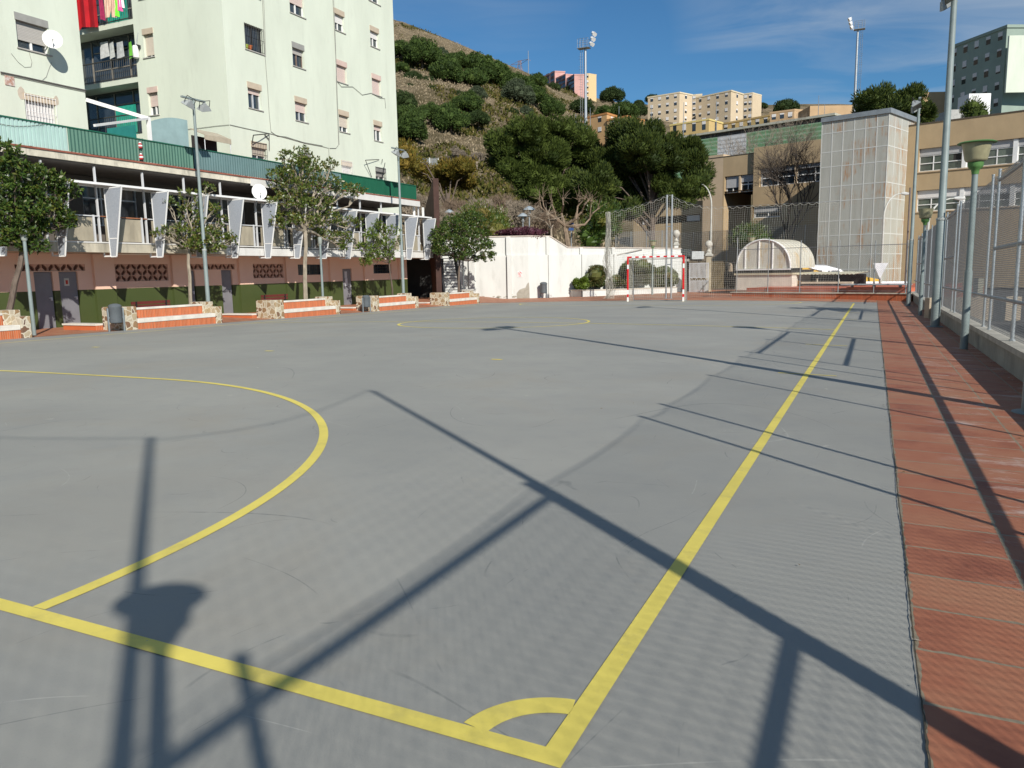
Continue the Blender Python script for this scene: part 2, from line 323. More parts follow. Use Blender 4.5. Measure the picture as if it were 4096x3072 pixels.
# ------------------------------------------------------------------ yellow court markings
yel = M('yellow_paint', (.74, .62, .13), .6, .07, 1.6, .15, grime=.4, chips=(9, .655, (.33, .33, .27)))
def strip(mb, pts, wd, closed=False):
    n = len(pts); L_, R_ = [], []
    for i, p in enumerate(pts):
        a = pts[(i-1) % n] if closed or i > 0 else p; b = pts[(i+1) % n] if closed or i < n-1 else p
        t = Vector((b[0]-a[0], b[1]-a[1])).normalized(); nx, ny = -t.y*wd/2, t.x*wd/2
        L_.append((p[0]+nx, p[1]+ny)); R_.append((p[0]-nx, p[1]-ny))
    v = []
    for p in L_+R_: v.append((p[0], p[1], Zg(p[0], p[1])+.004))
    mb.add(v, [(i, n+i, n+(i+1) % n, (i+1) % n) for i in range(n if closed else n-1)])
def seg(a, b, s=.6):
    n = max(2, int(math.dist(a, b)/s)+1); return [(a[0]+(b[0]-a[0])*i/(n-1), a[1]+(b[1]-a[1])*i/(n-1)) for i in range(n)]
def arc(cx, cy, r, a0, a1, n=48): return [(cx+r*math.cos(R(a0+(a1-a0)*i/(n-1))), cy+r*math.sin(R(a0+(a1-a0)*i/(n-1)))) for i in range(n)]
W_, LL, gx, hw = 20.05, 40.34, -10.03, .04
mb = MB()
strip(mb, seg((-hw, 0), (-hw, LL)), .08)
strip(mb, seg((-W_, hw), (-.08, hw)), .08); strip(mb, seg((-W_, LL-hw), (-.08, LL-hw)), .08)
strip(mb, seg((-W_+hw, .08), (-W_+hw, LL-.08)), .08); strip(mb, seg((-W_+.08, LL/2), (gx-3, LL/2)), .08); strip(mb, seg((gx-2.96, LL/2), (gx+2.96, LL/2)), .08); strip(mb, seg((gx+3, LL/2), (-.08, LL/2)), .08)
strip(mb, arc(gx, LL/2, 2.98, 0, 360, 129)[:-1], .08, True)
strip(mb, arc(gx+1.58, 0, 5.97, .8, 90), .08)
strip(mb, arc(gx-1.58, 0, 5.97, 90, 179.2), .08)
strip(mb, seg((gx-1.58, 5.97), (gx+1.58, 5.97)), .08)
strip(mb, arc(gx+1.58, LL, 5.97, 270, 359.2), .08); strip(mb, arc(gx-1.58, LL, 5.97, 180.8, 270), .08); strip(mb, seg((gx-1.58, LL-5.97), (gx+1.58, LL-5.97)), .08)
strip(mb, arc(-.04, .04, .29, 98, 172, 20), .095)
for yy in (10.1, 15.3, 25.2, 30.2):
    strip(mb, seg((-.44, yy), (-.085, yy), .2), .05); strip(mb, seg((.005, yy), (.36, yy), .2), .05)
for xx in (gx-5, gx, gx+5):
    strip(mb, seg((xx-.1, 10), (xx+.1, 10), .1), .1)
mb.v = [(x, y, z) for x, y, z in mb.v]
tag(mb.build('court_markings', yel), kind='structure')

# ------------------------------------------------------------------ leaves and trees
def leaf_mesh(mb, c, d, L_, W_2, up=None):
    """one pointed leaf (two triangles folded along the midrib)"""
    d = d.normalized(); s = d.cross(Vector((random.uniform(-1, 1), random.uniform(-1, 1), random.uniform(-.2, 1))))
    if s.length < 1e-3: s = Vector((1, 0, 0))
    s.normalize(); m = c+d*L_*.5
    mb.add([c, m+s*W_2, c+d*L_, m-s*W_2], [(0, 1, 2, 3)])
def rnd(): 
    while True:
        v = Vector((random.uniform(-1, 1), random.uniform(-1, 1), random.uniform(-1, 1)))
        if .02 < v.length <= 1: return v
def broad_crown(lobes, ll=.15, lw=.028, per=11, dens=22):
    """lobes: (centre, radius xyz); leaves stand in rosettes at twig tips near the lobe surface"""
    mb = MB(); tips = []
    for c, r, k in lobes:
        for i in range(int(dens*k)):
            v = rnd().normalized()*random.uniform(.45, 1.05); p = Vector((c[0]+v.x*r[0], c[1]+v.y*r[1], c[2]+v.z*r[2])); tips.append(p)
            ax = (v+Vector((0, 0, .5))).normalized()
            for q in range(per):
                d = (ax*random.uniform(.1, .9)+rnd().normalized()).normalized()
                leaf_mesh(mb, p+rnd()*.05, d, ll*random.uniform(.7, 1.2), lw*random.uniform(.8, 1.2))
    return mb, tips
def limb(mb, a, b, r0, r1, wob=.08, n=5):
    a = Vector(a); b = Vector(b); l = (b-a).length; pts = [a]
    for i in range(1, n): pts.append(a.lerp(b, i/n)+rnd()*wob*l*.3)
    pts.append(b); mb.tube(pts, r0, 6, r1); return pts
def broad_tree(name, label, base, top, lobes, bark, leaf, tr=.09, group=None, cat='tree', ll=.15, dens=22, lean=None, fork=.5, per=11):
    t = thing(name, label, cat, base, 0, group); base = Vector(base)
    mb = MB(base); fk = base.lerp(Vector(top), fork)
    if lean: fk = fk+Vector(lean)
    limb(mb, base, fk, tr, tr*.75, .05); mb.build('trunk', bark, t, smooth=True)
    lb = MB(base); cm_, tips = broad_crown(lobes, ll, ll*.2, per, dens); cm_.v = [tuple(Vector(v)-base) for v in cm_.v]
    for c, r, k in lobes:
        p = limb(lb, fk, Vector(c)-Vector((0, 0, r[2]*.4)), tr*.55, tr*.2, .25)
        for i in range(7):
            v = rnd().normalized(); limb(lb, p[random.choice((3, 4, 5))], (c[0]+v.x*r[0]*.9, c[1]+v.y*r[1]*.9, c[2]+v.z*r[2]*.9), tr*.18, .006, .2)
    lb.build('branches', bark, t)
    cm_.build('crown', leaf, t)
    return t
def dome_pine(seed, n, squash=.55, tuft=.06):
    """unit umbrella crown: radius 1, dome up, lumpy; tufts concentrated on the shell"""
    random.seed(seed); mb = MB(); lumps = [((v := rnd().normalized()), random.uniform(.8, 1.12)) for _ in range(16)]
    cs = []
    for i in range(46):
        v = rnd().normalized(); v.z = abs(v.z)*1.0-.12; rr = random.uniform(.62, .86); cs.append((Vector((v.x*rr, v.y*rr, max(-.1, v.z)*rr*squash*1.25)), random.uniform(.22, .36)))
    for c, r in cs:
        mb.blob(c, r*.80, .72)
        for k in range(n//46):
            v = rnd().normalized(); p = c+v*r*random.uniform(.75, 1.05)*Vector((1, 1, .75)).length/1.6
            d = (v+Vector((0, 0, .55))+rnd()*.5).normalized(); s = d.cross(rnd()).normalized(); l = tuft*random.uniform(.6, 1.3)
            mb.add([p-s*l*.5, p+s*l*.5, p+d*l*1.3+s*l*.3, p+d*l*1.3-s*l*.3], [(0, 1, 2, 3)])
    return mb
def bare_tree(name, label, base, height, seed, bark, spread=.6, levels=5, r0=.12, cat='tree', group=None, dirv=(0, 0, 1), trunkfrac=.28, kids=(3, 4)):
    random.seed(seed); t = thing(name, label, cat, base, 0, group); mt = MB(); mbn = MB()
    def grow(p, d, l, r, lv):
        pts = [p]; q = p
        for i in range(3):
            d = (d+rnd()*.18*(1+.3*(levels-lv))+Vector((0, 0, .04))).normalized(); q = q+d*l/3; pts.append(q)
        (mt if lv == levels else mbn).tube(pts, r, 5 if lv > levels-2 else 3, r*.62, caps=False)
        if lv <= 0: return
        for k in range(random.choice(kids)):
            a = rnd(); nd = (d+a.normalized()*spread*random.uniform(.6, 1.25)).normalized()
            grow(pts[random.choice((2, 3, 3))] if k else q, nd, l*random.uniform(.62, .82), r*.58, lv-1)
    grow(Vector((0, 0, 0)), Vector(dirv).normalized(), height*trunkfrac, r0, levels)
    mt.build('trunk', bark, t, smooth=True); mbn.build('crown', bark, t); return t
# ------------------------------------------------------------------ facades
class Fac:
    """a vertical wall plane: origin o, direction a along the wall, normal n outwards"""
    def __init__(s, o, a, n): s.o = Vector((o[0], o[1], 0)); s.a = Vector((a[0], a[1], 0)).normalized(); s.n = Vector((n[0], n[1], 0)).normalized()
    def P(s, u, z, d=0): return s.o+s.a*u+s.n*d+Vector((0, 0, z))
    def uv(s, xy):
        r = ray(*xy); t = (s.o-CAMP).dot(s.n)/r.dot(s.n); p = CAMP+r*t; return (p-s.o).dot(s.a), p.z
    def box(s, mb, u0, u1, z0, z1, d0, d1):
        mb.hexa([s.P(u0, z0, d0), s.P(u1, z0, d0), s.P(u1, z0, d1), s.P(u0, z0, d1)], [s.P(u0, z1, d0), s.P(u1, z1, d0), s.P(u1, z1, d1), s.P(u0, z1, d1)])
    def wall(s, mb, u0, u1, z0, z1, holes=(), rev=.18, d=0):
        us = sorted({u0, u1, *[h[0] for h in holes], *[h[1] for h in holes]}); zs = sorted({z0, z1, *[h[2] for h in holes], *[h[3] for h in holes]})
        us = [q for q in us if u0 <= q <= u1]; zs = [q for q in zs if z0 <= q <= z1]
        for i in range(len(us)-1):
            for j in range(len(zs)-1):
                cu, cz = (us[i]+us[i+1])/2, (zs[j]+zs[j+1])/2
                if any(h[0] < cu < h[1] and h[2] < cz < h[3] for h in holes): continue
                mb.quad(s.P(us[i], zs[j], d), s.P(us[i+1], zs[j], d), s.P(us[i+1], zs[j+1], d), s.P(us[i], zs[j+1], d))
        for h in holes:
            a, b, c, e = h[:4]; rv = h[4] if len(h) > 4 else rev
            mb.quad(s.P(a, c, d), s.P(a, c, d-rv), s.P(a, e, d-rv), s.P(a, e, d)); mb.quad(s.P(b, c, d), s.P(b, c, d-rv), s.P(b, e, d-rv), s.P(b, e, d))
            mb.quad(s.P(a, c, d), s.P(b, c, d), s.P(b, c, d-rv), s.P(a, c, d-rv)); mb.quad(s.P(a, e, d), s.P(b, e, d), s.P(b, e, d-rv), s.P(a, e, d-rv))
mint = M('mint_render', (.63, .68, .57), .9, .05, .5, .15, bscale=30, grime=.13, stretch=(1, 1, .35))
wht = M('white_paint', (.78, .78, .76), .55, .05, 2); alu = M('aluminium', (.62, .63, .64), .4, .06, 3, metal=.3)
galv = M('galvanised', (.30, .32, .33), .42, .12, 6, metal=.55, spec=.5)
galv_lt = M('galvanised_bright', (.44, .46, .47), .35, .1, 6, metal=.6, spec=.5)
pgrey = M('pole_grey_green', (.21, .255, .25), .5, .1, 3, spec=.4)
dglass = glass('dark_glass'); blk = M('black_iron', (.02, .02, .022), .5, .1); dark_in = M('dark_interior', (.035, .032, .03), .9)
shP = stripes('shutter_pink', (.62, .50, .45), (.36, .28, .25), 'Z', .055, .14, .6, .2, .04)
shB = stripes('shutter_beige', (.60, .53, .44), (.33, .28, .22), 'Z', .055, .14, .6, .2, .04)
shW = stripes('shutter_white', (.72, .70, .68), (.45, .43, .42), 'Z', .055, .12, .6, .2, .04)
shG = stripes('shutter_grey', (.42, .40, .37), (.22, .21, .19), 'Z', .055, .14, .6, .2, .04)
boxb = M('shutter_box_beige', (.50, .42, .32), .7, .08); boxp = M('shutter_box_pink', (.60, .46, .40), .7, .08); boxg = M('shutter_box_grey', (.30, .30, .28), .7, .08)
SH = {'P': (shP, boxp), 'B': (shB, boxb), 'W': (shW, boxb), 'G': (shG, boxg), 'PB': (shP, boxb)}
def window(fac, u0, u1, z0, z1, parent, sh='B', down=.4, frame=None, boxh=.2, rev=.16, mull=.5, sill=True, bars=None):
    frame = frame or wht; g = MB(); fac.box(g, u0+.02, u1-.02, z0+.02, z1-.02, -rev-.05, -rev-.035); wn = g.build('window', dglass, parent)
    f = MB(); t = .05; d0, d1 = -rev-.034, -rev+.012
    top = z1-boxh if sh else z1
    fac.box(f, u0+.003, u0+t, z0+.003, top, d0, d1); fac.box(f, u1-t, u1-.003, z0+.003, top, d0, d1); fac.box(f, u0+t, u1-t, z0+.003, z0+t, d0, d1-.003); fac.box(f, u0+t, u1-t, top-t, top-.003, d0, d1-.003)
    um = u0+(u1-u0)*mull; fac.box(f, um-.035, um+.035, z0+t, top-t, d0, d1+.01); f.build('frame', frame, wn)
    if sh:
        m_, b_ = SH[sh]; s = MB(); zz = top-(top-z0)*down
        if down > 0:
            fac.box(s, u0+.02, u1-.02, zz, top-.004, d1+.014, d1+.03); s.build('shutter', m_, wn)
        b = MB(); fac.box(b, u0-.03, u1+.03, top, z1+.02, -.10 if rev > .1 else 0, .03); b.build('shutter_box', b_, wn)
    if sill:
        s = MB(); fac.box(s, u0-.05, u1+.08, z0-.05, z0-.004, -rev, .05); s.build('sill', M_sill, wn)
    if bars:
        s = MB(); k = int((u1-u0)/.11)
        for i in range(k+1):
            u = u0+(u1-u0)*i/k; s.tube([fac.P(u, z0, .05), fac.P(u, z1, .05)], .010, 4)
        for z in (z0+.04, (z0+z1)/2, z1-.04): s.tube([fac.P(u0, z, .05), fac.P(u1, z, .05)], .012, 4)
        s.build('security_bars', bars, wn)
    return wn
M_sill = M('sill_grey', (.40, .39, .36), .8)

# ------------------------------------------------------------------ left and middle apartment blocks (mint render)
FX = Fac((-28, 0), (0, 1), (1, 0))
def rect(fac, tl, br_top, bl=None):   # top-left, right-top, bottom-left pixels -> u0,u1,z0,z1
    u0, z1 = fac.uv(tl); u1, _ = fac.uv(br_top); _, z0 = fac.uv(bl); return u0, u1, z0, z1
YL1 = 20.44
apL = thing('apartment_block', 'pale mint apartment block at the left edge with a satellite dish beside its window', 'apartment block', (-28, 15, -.3))
offL = Vector((-28, 15, -.3))
def B(parent_off, mb): mb.v = [tuple(Vector(v)-parent_off) for v in mb.v]; return mb
class FacO(Fac):
    def __init__(s, o, a, n, off): super().__init__(o, a, n); s.off = Vector(off)
    def P(s, u, z, d=0): return super().P(u, z, d)-s.off
F1 = FacO((-28, 0), (0, 1), (1, 0), offL)
w1 = rect(F1, a1(160, 135), a1(515, 240), a1(200, 520)); w2 = rect(F1, a1(262, 1030), a1(605, 1110), a1(290, 1330))
w1 = (w1[0], w1[1], w1[2], w1[3]); w2 = (w2[0], w2[1], w2[3]-1.25, w2[3])
hs = [w1, w2]
for k in (1, 2): hs.append((w1[0], w1[1], w1[2]+2.81*k, w1[3]+2.81*k))
for dy in (-4.6, -8.2): hs += [(w1[0]+dy, w1[1]+dy, w1[2]+2.81*k, w1[3]+2.81*k) for k in (0, 1)]
mb = MB(); F1.wall(mb, 0, YL1, -.3, 19, hs)
F1.box(mb, 0, YL1-.002, -.3, 18.99, -12, -.3)
F1b = FacO((-28, YL1), (-1, 0), (0, 1), offL)
mb.quad(F1.P(YL1, -.3, 0), F1.P(YL1, -.3, -.3), F1.P(YL1, 19, -.3), F1.P(YL1, 19, 0))
mb.build('wall', mint, apL)
for i, h in enumerate(hs):
    if i == 1: window(F1, *h, apL, 'W', 1, boxh=.22, bars=wht)
    else: window(F1, *h, apL, 'G' if i == 0 else ('B', 'P')[i % 2], (.68, .5, .3, .7, .4, .6, .5, .3)[i], boxh=.24)
# cable bundle on the left block
mb = MB(); q = [a1(0, 797), a1(200, 838), a1(450, 893), a1(700, 948), a1(943, 998)]
mb.tube([F1.P(*F1.uv(p), .03) for p in q], .022, 5); mb.tube([F1.P(F1.uv(p)[0], F1.uv(p)[1]-.06, .03) for p in q], .012, 5)
q = [a1(120, 590), a1(200, 690), a1(270, 745), a1(340, 740), a1(350, 690), a1(315, 560)]
mb.tube([F1.P(*F1.uv(p), .015) for p in q], .006, 4); q = [a1(570, 690), a1(540, 760), a1(510, 850), a1(465, 890)]; mb.tube([F1.P(*F1.uv(p), .015) for p in q], .006, 4)
mb.build('cable', M('cable_grey', (.16, .15, .14), .7), apL)
tl = rect(F1, a1(45, 830), a1(150, 860), a1(50, 935)); mb = MB(); F1.box(mb, tl[0], tl[1], tl[2], tl[3], .002, .03); mb.build('tile_picture', M('glazed_tile', (.62, .58, .54), .3, .3, 9, col2=(.36, .13, .06)), apL)

YM0, YM1 = 28.2, 43.22
offM = Vector((-28, 35, -.3))
apM = thing('apartment_block', 'tall pale mint apartment block with loggias and laundry behind the green rooftop fence', 'apartment block', tuple(offM))
F2 = FacO((-28, 0), (0, 1), (1, 0), offM); F3 = FacO((-28, YM0), (-1, 0), (0, -1), offM)
def wr(tl, tr, bot): return rect(F2, tl, tr, bot)
spec = [  # top-left, top-right, bottom-left, shutter, lowered, frame, bars
 (a2(522, 903), a2(672, 965), a2(540, 1187), 'PB', .25, alu, None),
 (a2(485, 247), a2(690, 325), a2(502, 535), None, 0, blk, blk),
 (a2(1015, 460), a2(1145, 520), a2(1030, 722), 'G', .3, M('brown_frame', (.20, .15, .12), .6), None),
 (a2(1045, 1062), a2(1175, 1115), a2(1060, 1325), 'PB', .5, alu, None),
 (a2(1480, 85), a2(1590, 150), a2(1487, 320), 'W', .5, wht, None),
 (a2(1505, 655), a2(1618, 710), a2(1512, 893), 'P', 1, wht, None),
 (a2(1532, 1212), a2(1640, 1255), a2(1540, 1447), 'B', .68, wht, None),
 (a2(1878, 280), a2(1972, 335), a2(1885, 502), 'W', .42, wht, None),
 (a2(1897, 810), a2(1995, 855), a2(1905, 1032), 'P', 1, wht, None),
 (a2(1918, 1328), a2(2008, 1362), a2(1928, 1548), 'PB', .3, wht, None),
 (a2(565, 1560), a2(730, 1605), None, 'B', .4, wht, blk),
 (cm(1042, 260), cm(1118, 280), None, 'W', 1, wht, wht),
 (cm(1293, 308), cm(1365, 325), None, 'G', .3, wht, blk),
 (cm(720, 195), cm(810, 215), None, 'G', .4, wht, blk)]
hs = []
for s_ in spec:
    if s_[2] is None: u0, z1 = F2.uv(s_[0]); u1, _ = F2.uv(s_[1]); h = (u0, u1, z1-1.2, z1)
    else: h = wr(s_[0], s_[1], s_[2])
    hs.append(h)
ua = hs[0][0]; ub = hs[2][0]; uc = hs[4][0]; ud = hs[7][0]
extra = []
for (u, wd, z) in ((ua, 1.25, 16.62), (ub, 1.2, 16.62), (uc, 1.2, 19.35), (ud, 1.2, 19.35), (ua, 1.25, 19.4), (ub, 1.2, 19.4)): extra.append((u, u+wd, z-1.35, z))
mb = MB(); F2.wall(mb, YM0, YM1, -.3, 22, hs+extra)
# wall facing the court end with loggias
ux = [F3.uv(a1(1525, 1200))[0], F3.uv(a1(880, 350))[0]]
sw = [rect(F3, a1(1575, 330), a1(1685, 310), a1(1590, 612)), rect(F3, a1(1630, 975), a1(1735, 958), a1(1645, 1250))]
def fl(h): return (min(h[0], h[1]), max(h[0], h[1]), h[2], h[3])
sw = [fl((h[1], h[0], h[3]-1.35, h[3])) for h in sw]
sw.append((sw[0][0], sw[0][1], sw[0][2]+2.81, sw[0][3]+2.81))
L0 = F3.uv(a1(1530, 840))[0]+.05; zs0 = F3.uv(a1(1530, 845))[1]; zs1 = F3.uv(a1(1475, 205))[1]; L1 = L0+6.2; fh = 2.81
lg = [(L0, L1, zs0-fh*k, zs0-fh*k+fh-.26, 1.0) for k in (-3, -2, -1, 0, 1, 2)]
lg = [h for h in lg if h[3] > 5]
F3.wall(mb, 0, 13, -.3, 22, sw+lg)
F2.box(mb, YM0+1.61, YM1-.02, -.3, 21.98, -13, -.25); mb.quad(F2.P(YM1, -.3, 0), F2.P(YM1, -.3, -.3), F2.P(YM1, 22, -.3), F2.P(YM1, 22, 0))
mb.build('wall', mint, apM)
for h, s_ in zip(hs, spec): window(F2, *h, apM, s_[3], s_[4], s_[5], boxh=.27, bars=s_[6])
for i, h in enumerate(extra): window(F2, *h, apM, 'WPBP'[i % 4], .5, boxh=.27)
window(F3, *sw[0], apM, 'B', .9, boxh=.25); window(F3, *sw[1], apM, 'P', .6, boxh=.25); window(F3, *sw[2], apM, 'B', .6, boxh=.25)
teal = M('teal_curtain', (.02, .30, .22), .8, .2, 5); frm = M('bronze_frame', (.22, .20, .17), .5)
shell = M('loggia_shade_plaster', (.10, .10, .09), .9)  # back wall tone darkened to stand for the shade inside the loggias
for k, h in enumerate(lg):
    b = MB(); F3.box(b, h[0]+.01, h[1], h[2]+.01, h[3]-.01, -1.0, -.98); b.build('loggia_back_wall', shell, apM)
    g = MB(); F3.box(g, h[0]+.05, h[0]+5.8, h[2]+.02, h[3]-.12, -.97, -.94); w_ = g.build('window', dglass, apM)
    f = MB()
    for q in range(5): u = h[0]+.08+q*5.7/4; F3.box(f, u-.035, u+.035, h[2]+.02, h[3]-.12, -.935, -.9)
    F3.box(f, h[0]+.35, h[0]+4.2, h[3]-.75, h[3]-.69, -.93, -.905); F3.box(f, h[0]+.35, h[0]+4.2, h[2]+.9, h[2]+.95, -.93, -.905); f.build('frame', frm, w_)
    if k == 2 or abs(h[2]-(zs0-fh)) < .1:
        c = MB(); F3.box(c, h[0]+1.35, h[0]+2.9, h[2]+.1, h[3]-.8, -.9, -.89); c.build('curtain', teal, apM)
    if h[2] > 7.5:
        r = MB()
        for q in range(43):
            u = h[0]+.02+q*(h[1]-h[0]-.04)/42; r.tube([F3.P(u, h[2], .03), F3.P(u, h[2]+1.0, .03)], .012, 4)
        F3.box(r, h[0], h[1], h[2]+.98, h[2]+1.03, .0, .06); F3.box(r, h[0], h[1], h[2]+.04, h[2]+.08, .01, .05); r.build('railing', M('railing_dark', (.05, .05, .045), .6), apM)
# cables down and across the facade
cb = M('cable_dark', (.22, .22, .20), .7); mb = MB()
for pts in ([a2(685, 0), a2(700, 300), a2(715, 620), a2(745, 1000), a2(760, 1250), a2(780, 1450)], [a2(1465, 0), a2(1480, 300), a2(1500, 700), a2(1505, 1000), a2(1520, 1350), a2(1528, 1600), a2(1500, 1640), a2(1430, 1640)],
            [a2(325, 1380), a2(500, 1420), a2(780, 1480), a2(950, 1525), a2(1160, 1585), a2(1350, 1620), a2(1420, 1640), cm(950, 260)], [a2(1505, 890), a2(1560, 960), a2(1685, 960), a2(1790, 1050), a2(1890, 1030), a2(1990, 1085), a2(2040, 1090), a2(2050, 1200)],
            [a2(700, 0), a2(712, 300), a2(722, 600)], [a2(780, 1455), a2(850, 1505), a2(940, 1512), a2(1140, 1575), a2(1350, 1612)], [a2(1475, 0), a2(1492, 400), a2(1508, 880), a2(1524, 1300), a2(1535, 1600)]):
    mb.tube([F2.P(*F2.uv(p), .03) for p in pts], .014, 4)
mb.tube([F3.P(*F3.uv(p), .03) for p in (a2(325, 1382), a2(180, 1395), a2(0, 1418), a1(2000, 1440))], .012, 4); mb.build('cable', cb, apM)
# iron brackets on the middle block
mb = MB()
for pts in ([a2(505, 1505), a2(755, 1480)], [a2(755, 1480), a2(757, 1659)], [a2(505, 1505), a2(565, 1590)], [a2(705, 1488), a2(750, 1540)]): mb.tube([F2.P(*F2.uv(pts[0]), .5 if pts[0][0] < 990 else .06), F2.P(*F2.uv(pts[1]), .06)], .025, 4)
for pts in ([cm(1190, 262), cm(1315, 255)], [cm(1315, 255), cm(1335, 280)], [cm(1335, 280), cm(1335, 400)], [cm(1190, 262), cm(1260, 385)]): mb.tube([F2.P(*F2.uv(pts[0]), .3), F2.P(*F2.uv(pts[1]), .06)], .022, 4)
mb.build('iron_bracket', blk, apM)
# flower pots on the barred sill
h = hs[1]
for u, r_, m_ in ((h[0]+.42, .11, M('terracotta_pot', (.45, .12, .03), .8)), (h[0]+.2, .08, M('green_pot', (.35, .42, .06), .6))):
    mb = MB(); p = FX.P(u, h[2]+.005, -.09); mb.lathe((0, 0, 0), [(r_*.7, 0), (r_, .2), (r_*1.1, .2), (r_*1.1, .24), (r_*.8, .24)], 12); o = mb.build('flower_pot', m_, None, smooth=True, loc=p)
    tag(o, ('orange' if u > h[0]+.3 else 'yellow green')+' flower pot on the black barred window sill of the mint block', 'flower pot')
# satellite dishes
def dish(name, label, p, d, r, arm_to, size=1):
    t = thing(name, label, 'satellite dish', tuple(p)); d = Vector(d).normalized(); u = d.cross(Vector((0, 0, 1))).normalized(); v = u.cross(d).normalized()
    mb = MB(); n = 28; rings = [(0, -.12*r), (.35*r, -.10*r), (.7*r, -.05*r), (r, .03*r), (r*1.01, .05*r), (r*.97, .03*r), (.7*r, -.04*r), (.35*r, -.085*r), (0.001, -.105*r)]
    vs = [u*math.cos(2*math.pi*k/n)*a+v*math.sin(2*math.pi*k/n)*a*1.08+d*b for a, b in rings for k in range(n)]
    mb.add(vs, [(i*n+k, i*n+(k+1) % n, (i+1)*n+(k+1) % n, (i+1)*n+k) for i in range(len(rings)-1) for k in range(n)]); mb.build('reflector', wht, t, smooth=True)
    mb = MB(); a = -v*r*1.0; f = d*r*.85-v*r*.45
    mb.tube([a, f], .014, 6); mb.tube([Vector(arm_to)-p, -d*.12*r], .022, 6); mb.build('arm', galv, t)
    mb = MB(); mb.tube([f-d*.02, f+(-d)*.10+v*.04], [.035, .028], 8); mb.build('receiver', M('lnb_grey', (.5, .5, .48), .5), t)
    # small marks on the reflector
    mb = MB()
    for i in range(5):
        c = u*(-.12*r+i*.06*r)+v*.38*r+d*.006; mb.add([c-u*.018*r-v*.03*r, c+u*.018*r-v*.03*r, c+u*.018*r+v*.03*r, c-u*.018*r+v*.03*r], [(0, 1, 2, 3)])
    mb.build('marking', M('mark_grey', (.25, .27, .3), .6), t)
    return t
pd = pX(*a1(580, 435), -27.35); dish('satellite_dish', 'white satellite dish on an arm beside the shuttered window of the left block', pd, (.80, -.55, .25), .33, F1.P(*F1.uv(a1(490, 575)), 0)+offL)
pd = pX(*cm(437, 492), -23.3); dish('satellite_dish', 'white satellite dish standing on the gallery beam below the roof slab', pd, (.8, -.55, .2), .31, (pd.x-.3, pd.y, pd.z-.75))
# laundry and red awning cloth at the top loggia
red = M('red_cloth', (.42, .012, .02), .8, .12, 2); yb = 27.9
mb = MB(); pts = [pY(*a1(x, 0), yb) for x in (865, 950, 1030, 1090)]
tz = 16.2
cols_ = []
for i, x in enumerate((865, 905, 950, 1000, 1050, 1088)):
    p = pY(x/2.765, 300/2.765, yb+(.12 if i % 2 else -.1)); cols_.append((p.x, p.y, p.z+(.0 if i else -.25)))
for a, b in zip(cols_[:-1], cols_[1:]): mb.quad(a, b, (b[0], b[1], tz), (a[0], a[1], tz))
mb.tube([(cols_[0][0], yb, tz), (cols_[-1][0], yb, tz)], .03, 6)
for a in (cols_[0], cols_[-1]): mb.tube([(a[0], yb, tz), (a[0], YM0+.3, tz+.1)], .02, 6)
tag(mb.build('red_curtain', red), 'large bright red cloth hanging over the top loggia of the mint block', 'cloth')
cn = 0
for x0, x1, yt, yb_, colr, lab, nm in ((1092, 1140, 0, 230, (.30, .02, .08), 'dark red garment with yellow panel on the top loggia line', 'shirt'), (1150, 1270, 0, 210, (.75, .48, .36), 'pale peach trousers hanging upside down from the top loggia line', 'trousers'), (1262, 1305, 40, 190, (.18, .75, .05), 'bright green top hanging on the top loggia line', 'shirt'),
                               (1290, 1345, 10, 130, (.75, .12, .35), 'pink and white garment at the right end of the top loggia line', 'shirt'), (1318, 1365, 0, 90, (.8, .78, .76), 'white garment hanging behind the pink one on the loggia line', 'shirt')):
    mb = MB(); a = pY(*a1(x0, yt), YM0-.18); b = pY(*a1(x1, yt), YM0-.18); zb = pY(*a1(x0, yb_), YM0-.18).z; n = 6; top, bot = [], []
    for i in range(n+1):
        f_ = i/n; wv = .03*math.sin(f_*11); top.append(Vector((a.x+(b.x-a.x)*f_, YM0-.18+wv, a.z+.25))); bot.append(Vector((a.x+(b.x-a.x)*f_, YM0-.18-wv*1.5, zb+(.35 if nm == 'trousers' and i == 3 else .04*math.sin(f_*5)))))
    for i in range(n): mb.quad(bot[i], bot[i+1], top[i+1], top[i])
    tag(mb.build(nm, M('cloth_%d' % cn, colr, .85, .15, 6)), lab, 'laundry', 'laundry hanging from the top loggia'); cn += 1
for x0, x1, col, lab in ((1095, 1190, (.55, .56, .55), 'white T-shirt hanging inside the middle loggia'), (1200, 1250, (.5, .52, .5), 'narrow pale shirt beside the white T-shirt in the loggia'), (1280, 1355, (.45, .47, .47), 'pale towel hanging inside the middle loggia'), (1415, 1450, (.16, .5, .06), 'bright green cloth inside the middle loggia')):
    a = pY(*a1(x0, 470), YM0+.5); b = pY(*a1(x1, 455), YM0+.5); zb = pY(*a1(x0, 680), YM0+.5).z; mb = MB(); mb.quad((a.x, a.y, zb+.1), (b.x, b.y+.05, zb+.2), (b.x, b.y, b.z), (a.x, a.y+.05, a.z))
    tag(mb.build('shirt', M('cloth_%d' % cn, col, .85, .15, 6)), lab, 'laundry', 'laundry inside the middle loggia'); cn += 1
for p_ in ((235, 1035, 34, 62), (622, 1112, 26, 46)):
    mb = MB(); c_ = F1.uv(a1(p_[0], p_[1])); n = 9; mb.prism([F1.P(c_[0]+p_[2]/260*math.cos(k*6.283/n)*random.uniform(.8, 1.15), c_[1]+p_[3]/260*math.sin(k*6.283/n)*random.uniform(.8, 1.15), .002) for k in range(n)], F1.n*.003); mb.build('repair_patch', M('patch_beige', (.52, .45, .36), .95, .1, 5), apL)
